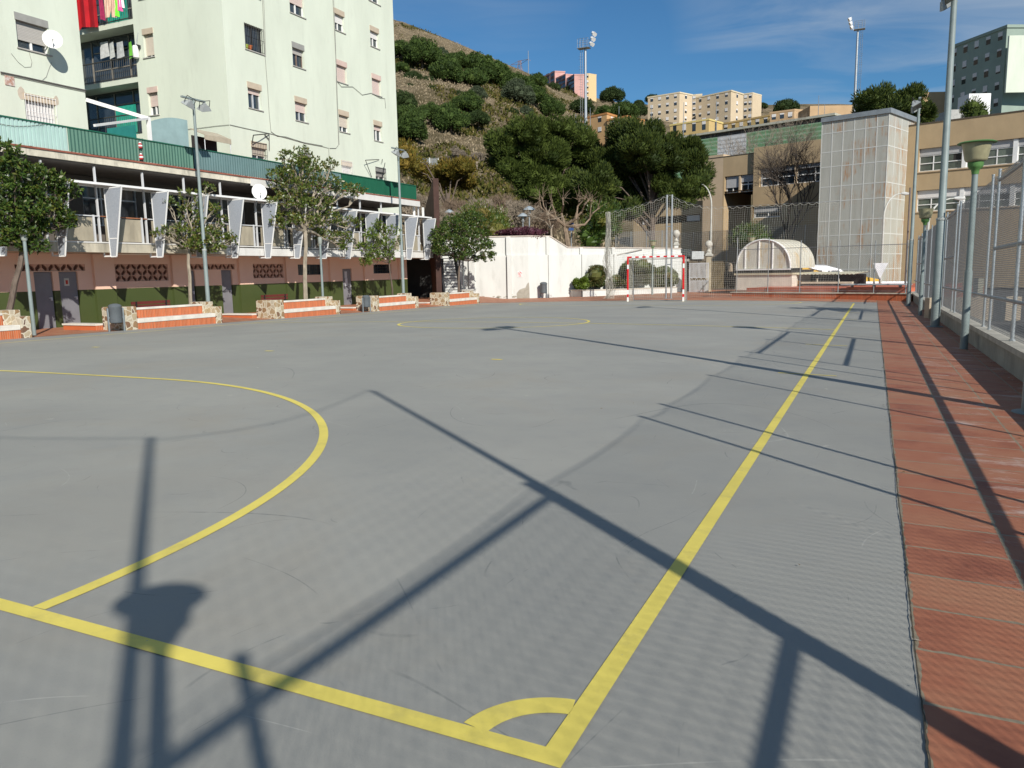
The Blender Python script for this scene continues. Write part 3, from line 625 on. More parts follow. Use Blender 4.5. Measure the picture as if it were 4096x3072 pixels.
q = pY(*a1(1500, 560), YM0-.16); t = thing('water_heater', 'small white water heater hung beside the railing of the middle loggia', 'water heater', tuple(q)); mb = MB(); mb.lathe((0, 0, -.38), [(.08, 0), (.14, .04), (.15, .1), (.15, .55), (.12, .62), (.04, .64)], 14); mb.build('tank', wht, t, smooth=True); mb = MB(); mb.tube([(0, 0, .2), (0, .1, .45), (.1, .17, .9)], .02, 5); mb.tube([(-.05, 0, -.36), (-.05, .16, -.5)], .015, 5); mb.build('pipe', galv, t); mb = MB(); mb.box(-.2, .2, -.02, .16, .24, .27); mb.box(-.2, -.17, 0, .16, .1, .24); mb.box(.17, .2, 0, .16, .1, .24); mb.build('bracket', blk, t)
# ------------------------------------------------------------------ gallery building along the court
off = Vector((-25.2, 23, -.25))
ga = thing('gallery_building', 'long two storey gallery building with pink and green ground floor and white fins', 'building', tuple(off))
FG = FacO((-25.2, 0), (0, 1), (1, 0), off); FS = FacO((-23.6, 0), (0, 1), (1, 0), off); FU = FacO((-26.3, 0), (0, 1), (1, 0), off)
FGw = Fac((-25.2, 0), (0, 1), (1, 0)); FSw = Fac((-23.6, 0), (0, 1), (1, 0))
def wall_mat():
    m, t, b, L = _mat('pink_and_green_paint'); tcn = N(t, 'ShaderNodeTexCoord'); sp = N(t, 'ShaderNodeSeparateXYZ'); L(tcn.outputs['Object'], sp.inputs[0])
    n = N(t, 'ShaderNodeTexNoise'); n.inputs['Scale'].default_value = 1.1; n.inputs['Detail'].default_value = 7; L(tcn.outputs['Object'], n.inputs['Vector'])
    lt = N(t, 'ShaderNodeMath', operation='LESS_THAN'); lt.inputs[1].default_value = 1.06+.25; L(sp.outputs['Z'], lt.inputs[0])
    g = N(t, 'ShaderNodeMixRGB'); g.inputs[1].default_value = (.045, .066, .015, 1); g.inputs[2].default_value = (.066, .088, .025, 1); L(n.outputs['Fac'], g.inputs[0])
    p = N(t, 'ShaderNodeMixRGB'); p.inputs[1].default_value = (.78, .50, .37, 1); p.inputs[2].default_value = (.84, .59, .46, 1); L(n.outputs['Fac'], p.inputs[0])
    mx = N(t, 'ShaderNodeMixRGB'); L(lt.outputs[0], mx.inputs[0]); L(p.outputs[0], mx.inputs[1]); L(g.outputs[0], mx.inputs[2]); L(mx.outputs[0], b.inputs['Base Color']); b.inputs['Roughness'].default_value = .6
    return m
pk = wall_mat(); conc_d = M('weathered_concrete', (.46, .42, .33), .9, .2, 1.6, .3, grime=.75, stretch=(1, 1, .6))
conc_p = M('parapet_concrete', (.36, .32, .24), .9, .2, 1.8, .2, stretch=(1, 1, .35), grime=.4); slabw = M('slab_white', (.64, .63, .60), .7, .06, 1.2, grime=.25)
Y0, YE = 6.0, 38.3
grl = []
def gr(p0, p1, rows, top=1.98):
    u0 = FG.uv(p0)[0]; u1 = FG.uv(p1)[0]; k = max(2, round((u1-u0)/.235)); return (u0, u1, top-.21*rows-.03, top, rows, k)
grl = [gr(cl(105, 1020), cl(625, 1020), 1), gr(cl(805, 1025), cl(1235, 1025), 3), gr(cl(1335, 1030), cm(255, 1030), 1), gr(cm(335, 1030), cm(612, 1030), 3)]
dkw = []
for a_, b_ in ((cm(685, 1035), cm(905, 1035)), (cm(1260, 1040), cm(1412, 1040))): dkw.append((FG.uv(a_)[0], FG.uv(b_)[0], 1.43, 1.95))
drs = []
for a_, b_ in ((245, 385), (430, 570)): drs.append((FG.uv(cl(a_, 1080))[0], FG.uv(cl(b_, 1080))[0]))
drs.append((FG.uv(cl(1340, 1080))[0], FG.uv(cl(1435, 1080))[0]))
for a_, b_ in ((155, 235), (1050, 1118)): drs.append((FG.uv(cm(a_, 1080))[0], FG.uv(cm(b_, 1080))[0]))
holes = [(a, b, c, d, .12) for a, b, c, d, *_ in grl]+[(a, b, c, d, .2) for a, b, c, d in dkw]+[(a, b, -.24, 1.72, .1) for a, b in drs]
mb = MB(); FG.wall(mb, Y0, 38.9, -.3, 2.345, holes); FG.box(mb, Y0, 38.88, -.3, 2.34, -3.2, -.25)
mb.quad(FG.P(38.9, -.3, 0), FG.P(38.9, -.3, -.25), FG.P(38.9, 2.345, -.25), FG.P(38.9, 2.345, 0)); mb.build('ground_floor_wall', pk, ga)
mb = MB()
for y in (9.6, 13.4, FG.uv(cl(690, 1180))[0], FG.uv(cl(1265, 1170))[0], FG.uv(cm(283, 1160))[0], FG.uv(cm(628, 1160))[0], FG.uv(cm(950, 1145))[0], FG.uv(cm(1205, 1140))[0], 38.25):
    mb = MB(); FG.box(mb, y, y+.85, -.3, 2.335, .0, .12); mb.build('pilaster', pk, ga)
pinkb = M('pink_block', (.58, .36, .27), .85, .1); dgry = M('door_grey', (.20, .20, .215), .45, .08, 2)
for u0, u1, z0, z1, rows, k in grl:
    g = MB(); cw = (u1-u0)/k; ch = (z1-z0)/rows
    for r_ in range(rows+1): FG.box(g, u0, u1, z0+r_*ch-.012, z0+r_*ch+.012, -.11, -.025)
    for c_ in range(k+1): FG.box(g, u0+c_*cw-.014, u0+c_*cw+.014, z0, z1, -.108, -.022)
    for r_ in range(rows):
        for c_ in range(k):
            fl_ = (r_+c_) % 2; a = (u0+c_*cw, z0+r_*ch); b_ = (a[0]+cw, a[1]+ch)
            P0, P1 = ((a[0], a[1]), (b_[0], b_[1])) if fl_ else ((a[0], b_[1]), (b_[0], a[1]))
            Q0, Q1 = ((a[0], b_[1]), (b_[0], a[1])) if fl_ else ((a[0], a[1]), (b_[0], b_[1]))
            for e in (Q0, Q1):   # two opposite corner blocks leave a slanted slot
                mx_, mz_ = (a[0]+b_[0])/2, (a[1]+b_[1])/2; sx = .62
                p1 = (e[0]+(mx_-e[0])*2*sx, e[1]); p2 = (e[0], e[1]+(mz_-e[1])*2*sx)
                g.prism([FG.P(*e, -.095), FG.P(*p1, -.095), FG.P(*p2, -.095)], FG.n*.06)
    o = g.build('breeze_block_grille', pinkb, ga)
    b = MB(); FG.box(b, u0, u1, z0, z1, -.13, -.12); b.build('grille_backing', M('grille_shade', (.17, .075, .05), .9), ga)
for u0, u1, z0, z1 in dkw:
    g = MB(); FG.box(g, u0, u1, z0, z1, -.2, -.18); w_ = g.build('window', dglass, ga); f = MB()
    for i in range(9): FG.box(f, u0+(u1-u0)*i/8-.012, u0+(u1-u0)*i/8+.012, z0, z1, -.12, -.10)
    for i in range(4): FG.box(f, u0, u1, z0+(z1-z0)*i/3-.012, z0+(z1-z0)*i/3+.012, -.118, -.102)
    f.build('frame', blk, w_)
for i, (u0, u1) in enumerate(drs):
    g = MB(); FG.box(g, u0+.02, u1-.02, -.235, 1.70, -.1, -.06); d_ = g.build('door', dgry, ga); h = MB(); FG.box(h, u1-.12, u1-.07, .72, .84, -.06, -.02); FG.box(h, u1-.2, u1-.07, .8, .825, -.03, -.015); h.build('handle', alu, d_)
    if i == 1:
        s = MB(); a = FG.uv(cl(478, 1130)); b_ = FG.uv(cl(520, 1185)); FG.box(s, a[0], b_[0], b_[1], a[1], -.058, -.05); s.build('notice', M('sign_paper', (.5, .5, .45), .6), d_)
        s = MB(); zc = a[1]-.14; FG.box(s, a[0]+.05, b_[0]-.05, zc-.07, zc+.07, -.048, -.046); s.build('notice_mark', M('sign_red', (.45, .05, .03), .6), d_)
    if i == 4:
        for (x0, y0, x1, y1) in ((1070, 1080, 1090, 1128), (1075, 1130, 1095, 1185)):
            s = MB(); a = FG.uv(cm(x0, y0)); b_ = FG.uv(cm(x1, y1)); FG.box(s, a[0], b_[0], b_[1], a[1], -.058, -.05); s.build('notice', M('paper_white', (.62, .64, .68), .6), d_)
# white paint patch on the green wall
s = MB(); pts = [cm(x, y) for x, y in ((300, 1188), (318, 1182), (338, 1190), (347, 1215), (345, 1262), (335, 1272), (325, 1268), (318, 1245), (305, 1238), (296, 1222))]
s.prism([FG.P(*FG.uv(p), .003) for p in pts], FG.n*.004); s.build('paint_patch', wht, ga)
# slabs
mb = MB(); FS.box(mb, Y0, 22.9, 2.35, 2.66, -1.62, 0); mb.build('gallery_floor_slab', conc_d, ga)
mb = MB(); FS.box(mb, 22.905, 40.9, 2.30, 2.62, -1.6, .0); mb.build('gallery_floor_slab', slabw, ga)
mb = MB(); FS.box(mb, Y0, 38.3, 5.34, 5.56, -6.4, 0.05); mb.build('roof_slab', M('roof_slab_edge', (.62, .58, .47), .9, .18, 1.6, .3, grime=.85), ga); mb = MB(); FS.box(mb, Y0+.01, 38.28, 5.30, 5.337, -3.0, -.02); mb.build('ceiling', M('ceiling_shade', (.12, .11, .10), .9), ga); mb = MB(); FS.box(mb, Y0, 38.3, 5.565, 5.62, -4.3, .09); mb.build('roof_edge_tiles', M('red_tile', (.26, .09, .06), .8, .2), ga)  # thin dark ceiling sheet added to stand for shade under the slab
mb = MB(); FS.box(mb, 24.5, 38.32, 5.25, 5.55, .052, .075); mb.build('roof_fascia', slabw, ga)
# upper back wall with dark glazing and recessed end
upm = M('upper_wall', (.13, .115, .10), .9, .12, 1); uh = []  # wall tone darkened to stand for the gallery's inner shade
uu = Y0+.6
while uu < 37: uh.append((uu, uu+2.4, 3.45, 4.95, .1)); uu += 3.0
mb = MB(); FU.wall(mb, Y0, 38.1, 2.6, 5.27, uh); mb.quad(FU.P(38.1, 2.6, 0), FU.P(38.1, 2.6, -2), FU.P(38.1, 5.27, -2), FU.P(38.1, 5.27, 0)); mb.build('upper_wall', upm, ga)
curt = M('grey_curtain', (.20, .21, .20), .9, .15, 6)
for i, h in enumerate(uh):
    g = MB(); FU.box(g, h[0], h[1], h[2], h[3], -.12, -.1); w_ = g.build('window', dglass if i % 3 else curt, ga); f = MB()
    for q in range(4): FU.box(f, h[0]+q*.8-.03, h[0]+q*.8+.03, h[2], h[3], -.098, -.03)
    FU.box(f, h[0], h[1], h[2], h[2]+.06, -.096, -.035); FU.box(f, h[0], h[1], h[3]-.5, h[3]-.45, -.096, -.035); f.build('frame', alu, w_)
# fins, posts, parapet panels
finp = [(cl(370, 500)), cl(752, 465), cl(1100, 497), None, cm(190, 560), cm(440, 590), None, None, cm(1042, 655), cm(1208, 665), cm(1362, 685), cm(1500, 700), c1(160, 715)]
ys = []
sp_ = None
k_ = [FS.uv(p)[0] if p else None for p in finp]
ka = [(i, y) for i, y in enumerate(k_) if y is not None]
n_ = len(ka); sx = sum(i for i, _ in ka)/n_; sy = sum(y for _, y in ka)/n_; bb = sum((i-sx)*(y-sy) for i, y in ka)/sum((i-sx)**2 for i, _ in ka); aa = sy-bb*sx
print('fin spacing', bb, 'offset', aa, [round(y-(aa+bb*i), 2) for i, y in ka])
frg = M('frame_light_grey', (.55, .56, .57), .55, .06, 2)
finm = M('perforated_fin', (.29, .32, .36), .6, .05, 40, col2=(.37, .395, .43), lo=.45, hi=.55)
fy = [y if y else aa+bb*i for i, y in enumerate(k_)]; fy = [fy[0]-bb*2, fy[0]-bb]+fy
for y in fy:
    t_, b_ = 4.52, 2.2; X0_ = -23.5; wT, wB = .86, .30
    fr = MB(); A = Vector((X0_, y, t_)); B_ = Vector((X0_+wT, y, t_+.02)); C_ = Vector((X0_+wB+.02, y, b_)); D_ = Vector((X0_+.04, y, b_))
    for p, q in ((A, B_), (B_, C_), (C_, D_), (D_, A)): fr.bar(p-off, q-off, .03, .04)
    fr.bar(Vector((X0_+.06, y, b_+.02))-off, Vector((X0_-.3, y, b_+.02))-off, .05, .05); fr.bar(Vector((X0_-.3, y, b_+.02))-off, Vector((X0_-.3, y, 2.36))-off, .05, .05)
    fr.bar(Vector((X0_+.03, y, b_+.62))-off, Vector((X0_+.44, y, b_+.62))-off, .03, .03)
    f_ = fr.build('sun_fin', wht, ga); pn = MB(); pn.prism([A-off+Vector((.01, -.006, -.01)), B_-off+Vector((-.01, -.006, -.01)), C_-off+Vector((-.01, -.006, .01)), D_-off+Vector((.01, -.006, .01))], (0, .012, 0)); pn.build('perforated_panel', finm, f_)
    ps = MB(); FS.box(ps, y-.19, y-.14, 2.63, 5.26, -.14, -.07); FS.box(ps, y-.42, y-.36, 2.64, 3.62, -.1, -.04); ps.build('post', frg, ga)
rust = M('rusty_rail', (.30, .12, .06), .7, .3, 4)
for i in range(len(fy)-1):
    pn = MB(); FS.box(pn, fy[i]+.06, fy[i+1]-.46, 2.74, 3.53, -.1, -.05); pn.build('parapet_panel', conc_p, ga)
    rl = MB(); FS.box(rl, fy[i]-.1, fy[i+1]-.14, 3.57, 3.605, -.11, -.05); rl.build('handrail', rust if i in (3,) else frg, ga)
rl = MB(); FS.box(rl, Y0, 40.8, 2.665, 2.71, -.2, .02); rl.build('kerb_rail', slabw, ga)
mb = MB(); FS.box(mb, Y0, 39.0, 4.62, 4.65, -.3, .42); FS.box(mb, Y0, 39.0, 4.595, 4.67, .421, .45); FS.box(mb, Y0, 39.0, 4.59, 4.67, -.34, -.301); mb.build('sunshade_beam', wht, ga)
mb = MB(); FS.box(mb, 38.95, 39.05, 2.63, 5.26, -.2, -.1); FS.box(mb, 38.1, 38.2, 3.6, 5.26, -.3, -.2); mb.build('corner_post', wht, ga)
# underpass beyond the pink wall; its shade is put into near-black walls
mb = MB(); mb.box(-33-off.x, -32.6-off.x, 38.9-off.y, 43.5-off.y, -.3-off.z, 2.3-off.z); mb.box(-33-off.x, -25-off.x, 43.2-off.y, 43.5-off.y, -.3-off.z, 2.3-off.z); mb.box(-33-off.x, -25.25-off.x, 38.9-off.y, 43.5-off.y, 2.301-off.z, 2.6-off.z); mb.build('underpass_wall', M('underpass_shade', (.05, .05, .048), .9), ga)

# ------------------------------------------------------------------ green rooftop fence, four sheets of different tints
fo = Vector((-23.7, 22, 5.62)); fe = thing('rooftop_fence', 'long green corrugated metal fence on the edge of the gallery roof', 'fence', tuple(fo))
FF = FacO((-23.7, 0), (0, 1), (1, 0), fo)
ub = [5.5, FF.uv((270, 540))[0], FF.uv((772, 640))[0], FF.uv((1365, 730))[0], 38.2]
cs = [(.40, .56, .52), (.13, .25, .19), (.16, .25, .25), (.012, .105, .058)]; cs2 = [(.44, .58, .54), (.05, .13, .10), (.10, .18, .18), (.01, .08, .045)]
for i in range(4):
    mb = MB(); u = ub[i]; p = .135; zt, zb = 6.42+.0*i, 5.66
    prof = []
    while u < ub[i+1]-.01:
        prof += [(u, 0), (u+p*.62, 0), (u+p*.70, -.035), (u+p*.92, -.035)]; u += p
    vs = []
    for u_, d_ in prof: vs += [FF.P(u_, zb, d_), FF.P(u_, zt, d_)]
    mb.add(vs, [(2*k, 2*k+2, 2*k+3, 2*k+1) for k in range(len(prof)-1)])
    s_ = mb.build('corrugated_sheet', M('green_sheet_%d' % i, cs[i], .55, .10, 1.5, stretch=(1, 1, .4)), fe)
    if i in (1, 2):
        st = MB(); u = ub[i]+p*.66
        while u < ub[i+1]-.1: FF.box(st, u, u+.045, zb+.01, zt-.02, -.03, .004); u += p
        st.build('dark_rib', M('green_rib_%d' % i, cs2[i], .6), s_)
mb = MB(); FF.box(mb, ub[0], ub[4], 6.42, 6.46, -.05, .03)
u = ub[0]
while u < ub[4]: FF.box(mb, u, u+.05, 5.6, 6.42, -.1, -.05); u += 1.9
FF.box(mb, ub[4]-.05, ub[4], 5.6, 6.42, -.1, .02); mb.build('fence_frame', M('green_frame', (.02, .12, .075), .5), fe)
mb = MB()
for u in (10.5, 13.0): 
    pts = [FF.P(u+q*.25, 6.40-.22*math.sin(math.pi*q/10), .02) for q in range(11)]; mb.tube(pts, .008, 4)
mb.build('light_string', cb, fe)
# small hanging ornament
p = FF.P(FF.uv(cl(1028, 180))[0], 0, 0)+fo
t = thing('hanging_ornament', 'small red and white ornament hanging on a ladder of string from the green fence', 'ornament', (p.x+.05, p.y, 5.7))
mb = MB(); 
for z in (.52, .12): mb.lathe((0, 0, z), [(.03, -.12), (.07, -.1), (.075, .02), (.05, .06), (.02, .09)], 10)
mb.build('red_figure', M('red_felt', (.45, .05, .05), .9), t, smooth=True)
mb = MB()
for z in (.5, .1): mb.lathe((.005, 0, z), [(.077, -.03), (.08, 0), (.077, .02)], 10); mb.lathe((0, 0, z+.10), [(.035, -.03), (.05, 0), (.03, .03)], 10)
mb.build('white_trim', wht, t, smooth=True)
mb = MB(); mb.tube([(0, -.1, -.05), (0, -.07, .7)], .008, 4); mb.tube([(0, .1, -.05), (0, .07, .7)], .008, 4)
for i in range(5): mb.tube([(0, -.09, i*.13), (0, .09, i*.13)], .008, 4)
mb.build('string_ladder', cb, t)

# pergola frame, screens and awning on the roof terrace between the blocks
pp = [pX(*a1(960, 1105), -26.9), pX(*a1(1640, 1310), -25.2)]
q0 = pX(*a1(1640, 1310), -25.2); t = thing('pergola_frame', 'white steel pergola frame on the roof terrace before the dark loggias', 'pergola', (q0.x, q0.y, 5.6))
o_ = Vector((q0.x, q0.y, 5.6)); a_ = pX(*a1(960, 1105), -27.6); c_ = pX(*a1(1045, 1390), -25.2+.0)
mb = MB(); mb.bar(q0-o_, a_-o_, .12, .14); mb.bar(q0-o_, (pY(*a1(1045, 1388), q0.y-3.4))-o_, .08, .08); mb.build('beam', wht, t); mb = MB(); mb.box(-.06, .06, -.06, .06, 0, q0.z-5.6+.05); mb.build('post', wht, t)
FT = Fac((-25.6, 0), (0, 1), (1, 0))
def screen(name, label, x0, y0, x1, y1, mat, X=-25.6, arch=0):
    a = pX(*a1(x0, y0), X); b = pX(*a1(x1, y1), X); mb = MB(); n = 10; pts = []
    for i in range(n+1):
        f_ = i/n; pts.append((X, a.y+(b.y-a.y)*f_, a.z+(b.z-a.z)*f_+arch*math.sin(math.pi*f_)))
    mb.prism([(X, b.y, 5.62), (X, a.y, 5.62)]+pts, (-.04, 0, 0)); o = mb.build(name, mat); tag(o, label, 'screen'); return o
scr = M('pale_blue_screen', (.28, .40, .40), .8, .08, 2)
screen('privacy_screen', 'pale blue curved screen on the terrace right of the pergola post', 1665, 1340, 2070, 1330, scr, -25.6, .12)
screen('privacy_screen', 'deep teal cloth screen on the terrace under the loggias', 1190, 1420, 1500, 1380, M('teal_screen', (.02, .19, .17), .8, .1), -25.9)
p0 = pX(*a1(2100, 1480), -27.9); p1 = pX(*a2(185, 1555), -27.9)
aw = thing('awning', 'beige cloth awning over a dark door at the foot of the mint block', 'awning', (-27.9, p0.y, p0.z)); mb = MB(); L_ = p1.y-p0.y
ff = max(.8, L_); mb.prism([(0.05, 0, .25), (.9, 0, -.1), (.9, 0, -.32), (.87, 0, -.32), (.87, 0, -.12), (.05, 0, .2)], (0, ff, 0)); mb.build('cloth', M('awning_beige', (.42, .37, .28), .85), aw)
mb = MB(); mb.box(.01, .04, .05, ff-.05, -2, -.05); mb.build('doorway', dark_in, aw); mb = MB(); mb.tube([(.85, 0.02, -.3), (.85, .02, -1.2)], .02, 5); mb.tube([(.85, ff-.02, -.3), (.85, ff-.02, -1.2)], .02, 5); mb.build('arm', alu, aw)
# ------------------------------------------------------------------ benches along the left edge of the court
brick = stripes('brick_soldier_course', (.50, .125, .04), (.52, .30, .18), 'Y', .062, .16, .75, .4, .25)
capm = M('bench_cap', (.66, .63, .56), .8, .1, 3, .2, grime=.3)
def stone_mat():
    m, t, b, L = _mat('stone_cladding'); tcn = N(t, 'ShaderNodeTexCoord')
    nz = N(t, 'ShaderNodeTexNoise'); nz.inputs['Scale'].default_value = 5; L(tcn.outputs['Object'], nz.inputs['Vector']); mxv = N(t, 'ShaderNodeMixRGB', blend_type='ADD'); mxv.inputs[0].default_value = .12; L(tcn.outputs['Object'], mxv.inputs[1]); L(nz.outputs['Color'], mxv.inputs[2])
    v = N(t, 'ShaderNodeTexVoronoi', feature='DISTANCE_TO_EDGE'); v.inputs['Scale'].default_value = 5.2; L(mxv.outputs[0], v.inputs['Vector'])
    c = N(t, 'ShaderNodeTexVoronoi'); c.inputs['Scale'].default_value = 5.2; L(mxv.outputs[0], c.inputs['Vector'])
    s = N(t, 'ShaderNodeSeparateXYZ'); L(c.outputs['Color'], s.inputs[0]); r = N(t, 'ShaderNodeValToRGB'); e = r.color_ramp.elements; e[0].color = (.10, .045, .035, 1); e[1].color = (.46, .42, .33, 1); q = e.new(.3); q.color = (.26, .16, .08, 1); q = e.new(.6); q.color = (.38, .29, .17, 1); L(s.outputs[0], r.inputs[0])
    lt = N(t, 'ShaderNodeMath', operation='LESS_THAN'); lt.inputs[1].default_value = .075; L(v.outputs['Distance'], lt.inputs[0])
    mx = N(t, 'ShaderNodeMixRGB'); L(lt.outputs[0], mx.inputs[0]); L(r.outputs[0], mx.inputs[1]); mx.inputs[2].default_value = (.54, .49, .38, 1); L(mx.outputs[0], b.inputs['Base Color']); b.inputs['Roughness'].default_value = .85
    bp = N(t, 'ShaderNodeBump'); bp.inputs['Strength'].default_value = .6; bp.inputs['Distance'].default_value = .02; L(v.outputs['Distance'], bp.inputs['Height']); L(bp.outputs[0], b.inputs['Normal']); return m
stone = stone_mat()
def bench(y0, y1, label, lowside=True, capped=False):
    z = Zg(-21.3, (y0+y1)/2)-.02; X = -21.3; t = thing('brick_bench', label, 'bench', (X, y0, z), 0, 'brick and stone benches along the court'); l = y1-y0
    pw = .52
    mb = MB(); mb.box(-1.0, .02, 0, pw, -.1, .80); mb.build('stone_pillar', stone, t, bevel=.02)
    mb = MB(); mb.box(-1.0, -.4, l-pw, l, -.1, .80); mb.box(-.4, .02, l-.3, l, -.1, .62); mb.build('stone_pillar', stone, t, bevel=.02)
    mb = MB(); mb.box(-.02-.0, -.42, pw+.002, l-.302, -.1, .24); mb.box(-.95, -.421, pw+.002, l-pw-.002, -.1, .66); mb.build('brickwork', brick, t)
    mb = MB(); mb.box(.0, -.418, pw+.004, l-.304, .245, .385); mb.build('seat', capm, t, bevel=.012)
    mb = MB(); mb.box(-.40, -.66, pw+.004, l-pw-.004, .665, .735); mb.build('backrest_cap', capm, t, bevel=.01)
    mb = MB(); mb.box(-2.6, -1.003, -.25, .1, -.1, .20); mb.build('side_wall', brick, t); mb = MB(); mb.box(-2.62, -1.005, -.28, .13, .204, .26); mb.build('side_wall_cap', capm, t)
    if capped:
        mb = MB(); mb.box(-1.03, -.37, l-pw-.03, l+.03, .804, .86); mb.build('pillar_cap', capm, t)
    return t
bench(8.7, 12.75, 'brick bench with stone pillars cut by the left edge of the photo')
bench(15.85, 20.1, 'brick bench with stone pillars beside the large grey litter bin')
bench(23.0, 27.3, 'brick bench between stone pillars below the tallest leafy tree')
bench(29.9, 34.1, 'brick bench with stone pillars beside the small leafy young tree')
bench(37.0, 41.3, 'farthest brick bench with stone pillars below the dark leaved tree', capped=True)
def litter(x, y, z, label, s=1.0, rz=0):
    t = thing('litter_bin', label, 'litter bin', (x, y, z), rz); mb = MB(); mb.lathe((0, 0, .28*s), [(.15*s, 0), (.19*s, .03*s), (.20*s, .5*s), (.21*s, .52*s), (.21*s, .56*s), (.15*s, .62*s), (.05*s, .64*s)], 20); mb.build('drum', M('bin_grey', (.105, .12, .13), .5, .12, 4), t, smooth=True)
    mb = MB()
    for sx in (-1, 1): mb.box(sx*.235*s-.02, sx*.235*s+.02, -.03, .03, 0, .78*s)
    mb.box(-.25*s, .25*s, -.015, .015, .45*s, .49*s); mb.build('stand', M('bin_stand', (.19, .22, .235), .5), t); return t
p = gnd(*cl(840, 1522)); litter(-21.15, 15.45, Zg(-20, 15.2)-.02, 'grey litter bin on two posts beside the stone pillar of the near bench', .98, R(70))
litter(-21.3, 29.35, Zg(-20, 29.3)-.02, 'small grey litter bin beside the bench under the young tree', .9, R(70))
# small dark red bench by the green wall
sb = thing('slatted_bench', 'dark red slatted bench against the green wall behind the brick bench', 'bench', (-24.6, 20.0, -.25)); dr = M('dark_red_wood', (.13, .028, .024), .6)
mb = MB()
for i in range(3): mb.box(-.15+i*.13, -.04+i*.13, -.9, .9, .42, .46)
mb.build('seat', dr, sb); mb = MB()
for i in range(2): mb.box(-.24, -.2, -.9, .9, .55+i*.14, .66+i*.14)
mb.build('backrest', dr, sb)
for sy in (-.7, .7): mb = MB(); mb.box(-.24, -.18, sy-.03, sy+.03, 0, .8); mb.box(.2, .25, sy-.03, sy+.03, 0, .42); mb.build('leg', blk, sb)
sb2 = copy_tree(sb); sb2.location = (-24.6, 27.0, -.25); sb2['label'] = 'dark red slatted bench against the green wall behind the tallest leafy tree'
sb['group'] = sb2['group'] = 'slatted benches by the green wall'

# ------------------------------------------------------------------ floodlight poles and green lamps
lens = M('floodlight_glass', (.17, .16, .13), .25, .2, 3, spec=.6); housing = M('floodlight_housing', (.30, .32, .32), .5, .1)
def flood(x, y, z, h, label, r=.075, rz=0, group='floodlight poles round the court', heads=2, hs=1.0):
    t = thing('floodlight_pole', label, 'floodlight pole', (x, y, z), rz, group)
    mb = MB(); mb.tube([(0, 0, 0), (0, 0, h*.33), (0, 0, h*.335), (0, 0, h)], [r, r*.98, r*.82, r*.62], 14); mb.lathe((0, 0, 0), [(r*1.8, 0), (r*1.8, .02), (r*1.1, .03)], 14); mb.build('pole', pgrey, t, smooth=True)
    mb = MB(); mb.lathe((0, 0, h*.33-.03), [(r*1.04, 0), (r*1.1, .02), (r*1.1, .06), (r*.9, .07)], 14); mb.build('collar', M('pole_collar', (.36, .38, .36), .6), t)
    mb = MB(); mb.box(-.05, .05, -.62*hs, .62*hs, h-.03, h+.03); mb.build('crossarm', pgrey, t)
    for sgn in (-1, 1):
        hd = MB(); c = Vector((0.14, sgn*.42*hs, h-.25)); Rm = Matrix.Rotation(R(28), 3, 'Y') @ Matrix.Rotation(R(sgn*14), 3, 'X')
        a, b_, d_ = .17*hs, .25*hs, .10*hs
        def q(v): return c+Rm@Vector(v)
        hd.hexa([q((-a, -b_, -d_)), q((a, -b_, -d_)), q((a, b_, -d_)), q((-a, b_, -d_))], [q((-a*.55, -b_*.6, d_)), q((a*.55, -b_*.6, d_)), q((a*.55, b_*.6, d_)), q((-a*.55, b_*.6, d_))])
        l_ = hd.build('floodlight', housing, t); g = MB(); g.hexa([q((-a*.9, -b_*.9, -d_-.012)), q((a*.9, -b_*.9, -d_-.012)), q((a*.9, b_*.9, -d_-.012)), q((-a*.9, b_*.9, -d_-.012))], [q((-a*.9, -b_*.9, -d_-.003)), q((a*.9, -b_*.9, -d_-.003)), q((a*.9, b_*.9, -d_-.003)), q((-a*.9, b_*.9, -d_-.003))]); g.build('glass', lens, l_)
        y_ = MB(); y_.tube([q((0, -b_*1.05, 0)), q((0, -b_*1.05, d_+.16)), q((0, b_*1.05, d_+.16)), q((0, b_*1.05, 0))], .014, 5); y_.build('yoke', blk, l_)
        w_ = MB(); w_.hexa([q((-a*.5, -b_*.3, d_)), q((a*.5, -b_*.3, d_)), q((a*.5, b_*.3, d_)), q((-a*.5, b_*.3, d_))], [q((-a*.3, -b_*.2, d_*1.9)), q((a*.3, -b_*.2, d_*1.9)), q((a*.3, b_*.2, d_*1.9)), q((-a*.3, b_*.2, d_*1.9))]); w_.build('rear_box', housing, l_)
    return t
PH = 8.95
flood(2.4, 22.78, Zg(2.4, 22.78), PH, 'thick floodlight pole by the right fence reaching the top of the photo', .118, R(180), hs=1.1)
flood(2.28, 38.29, Zg(2.3, 38.3), PH+.1, 'farther thin floodlight pole by the right fence before the panelled tower', .092, R(180), hs=1.1)
flood(2.4, 7.8, Zg(2.4, 7.8), PH, 'nearest floodlight pole on the right whose long shadow crosses the court', .112, R(180), hs=1.2)
pl = pX(*cl(1535, 1310), -22.25); flood(-22.25, pl.y, -.25, hgt(-22.25, pl.y, 225*1.8517-20)+.25, 'floodlight pole behind the brick bench before the mint wall', .078, 0, hs=.88)
pl = pX(*cm(1500, 1245), -22.3); flood(-22.3, pl.y, -.4, hgt(-22.3, pl.y, 500+178/K)+.4, 'floodlight pole before the far end of the gallery', .085, 0, hs=.95)
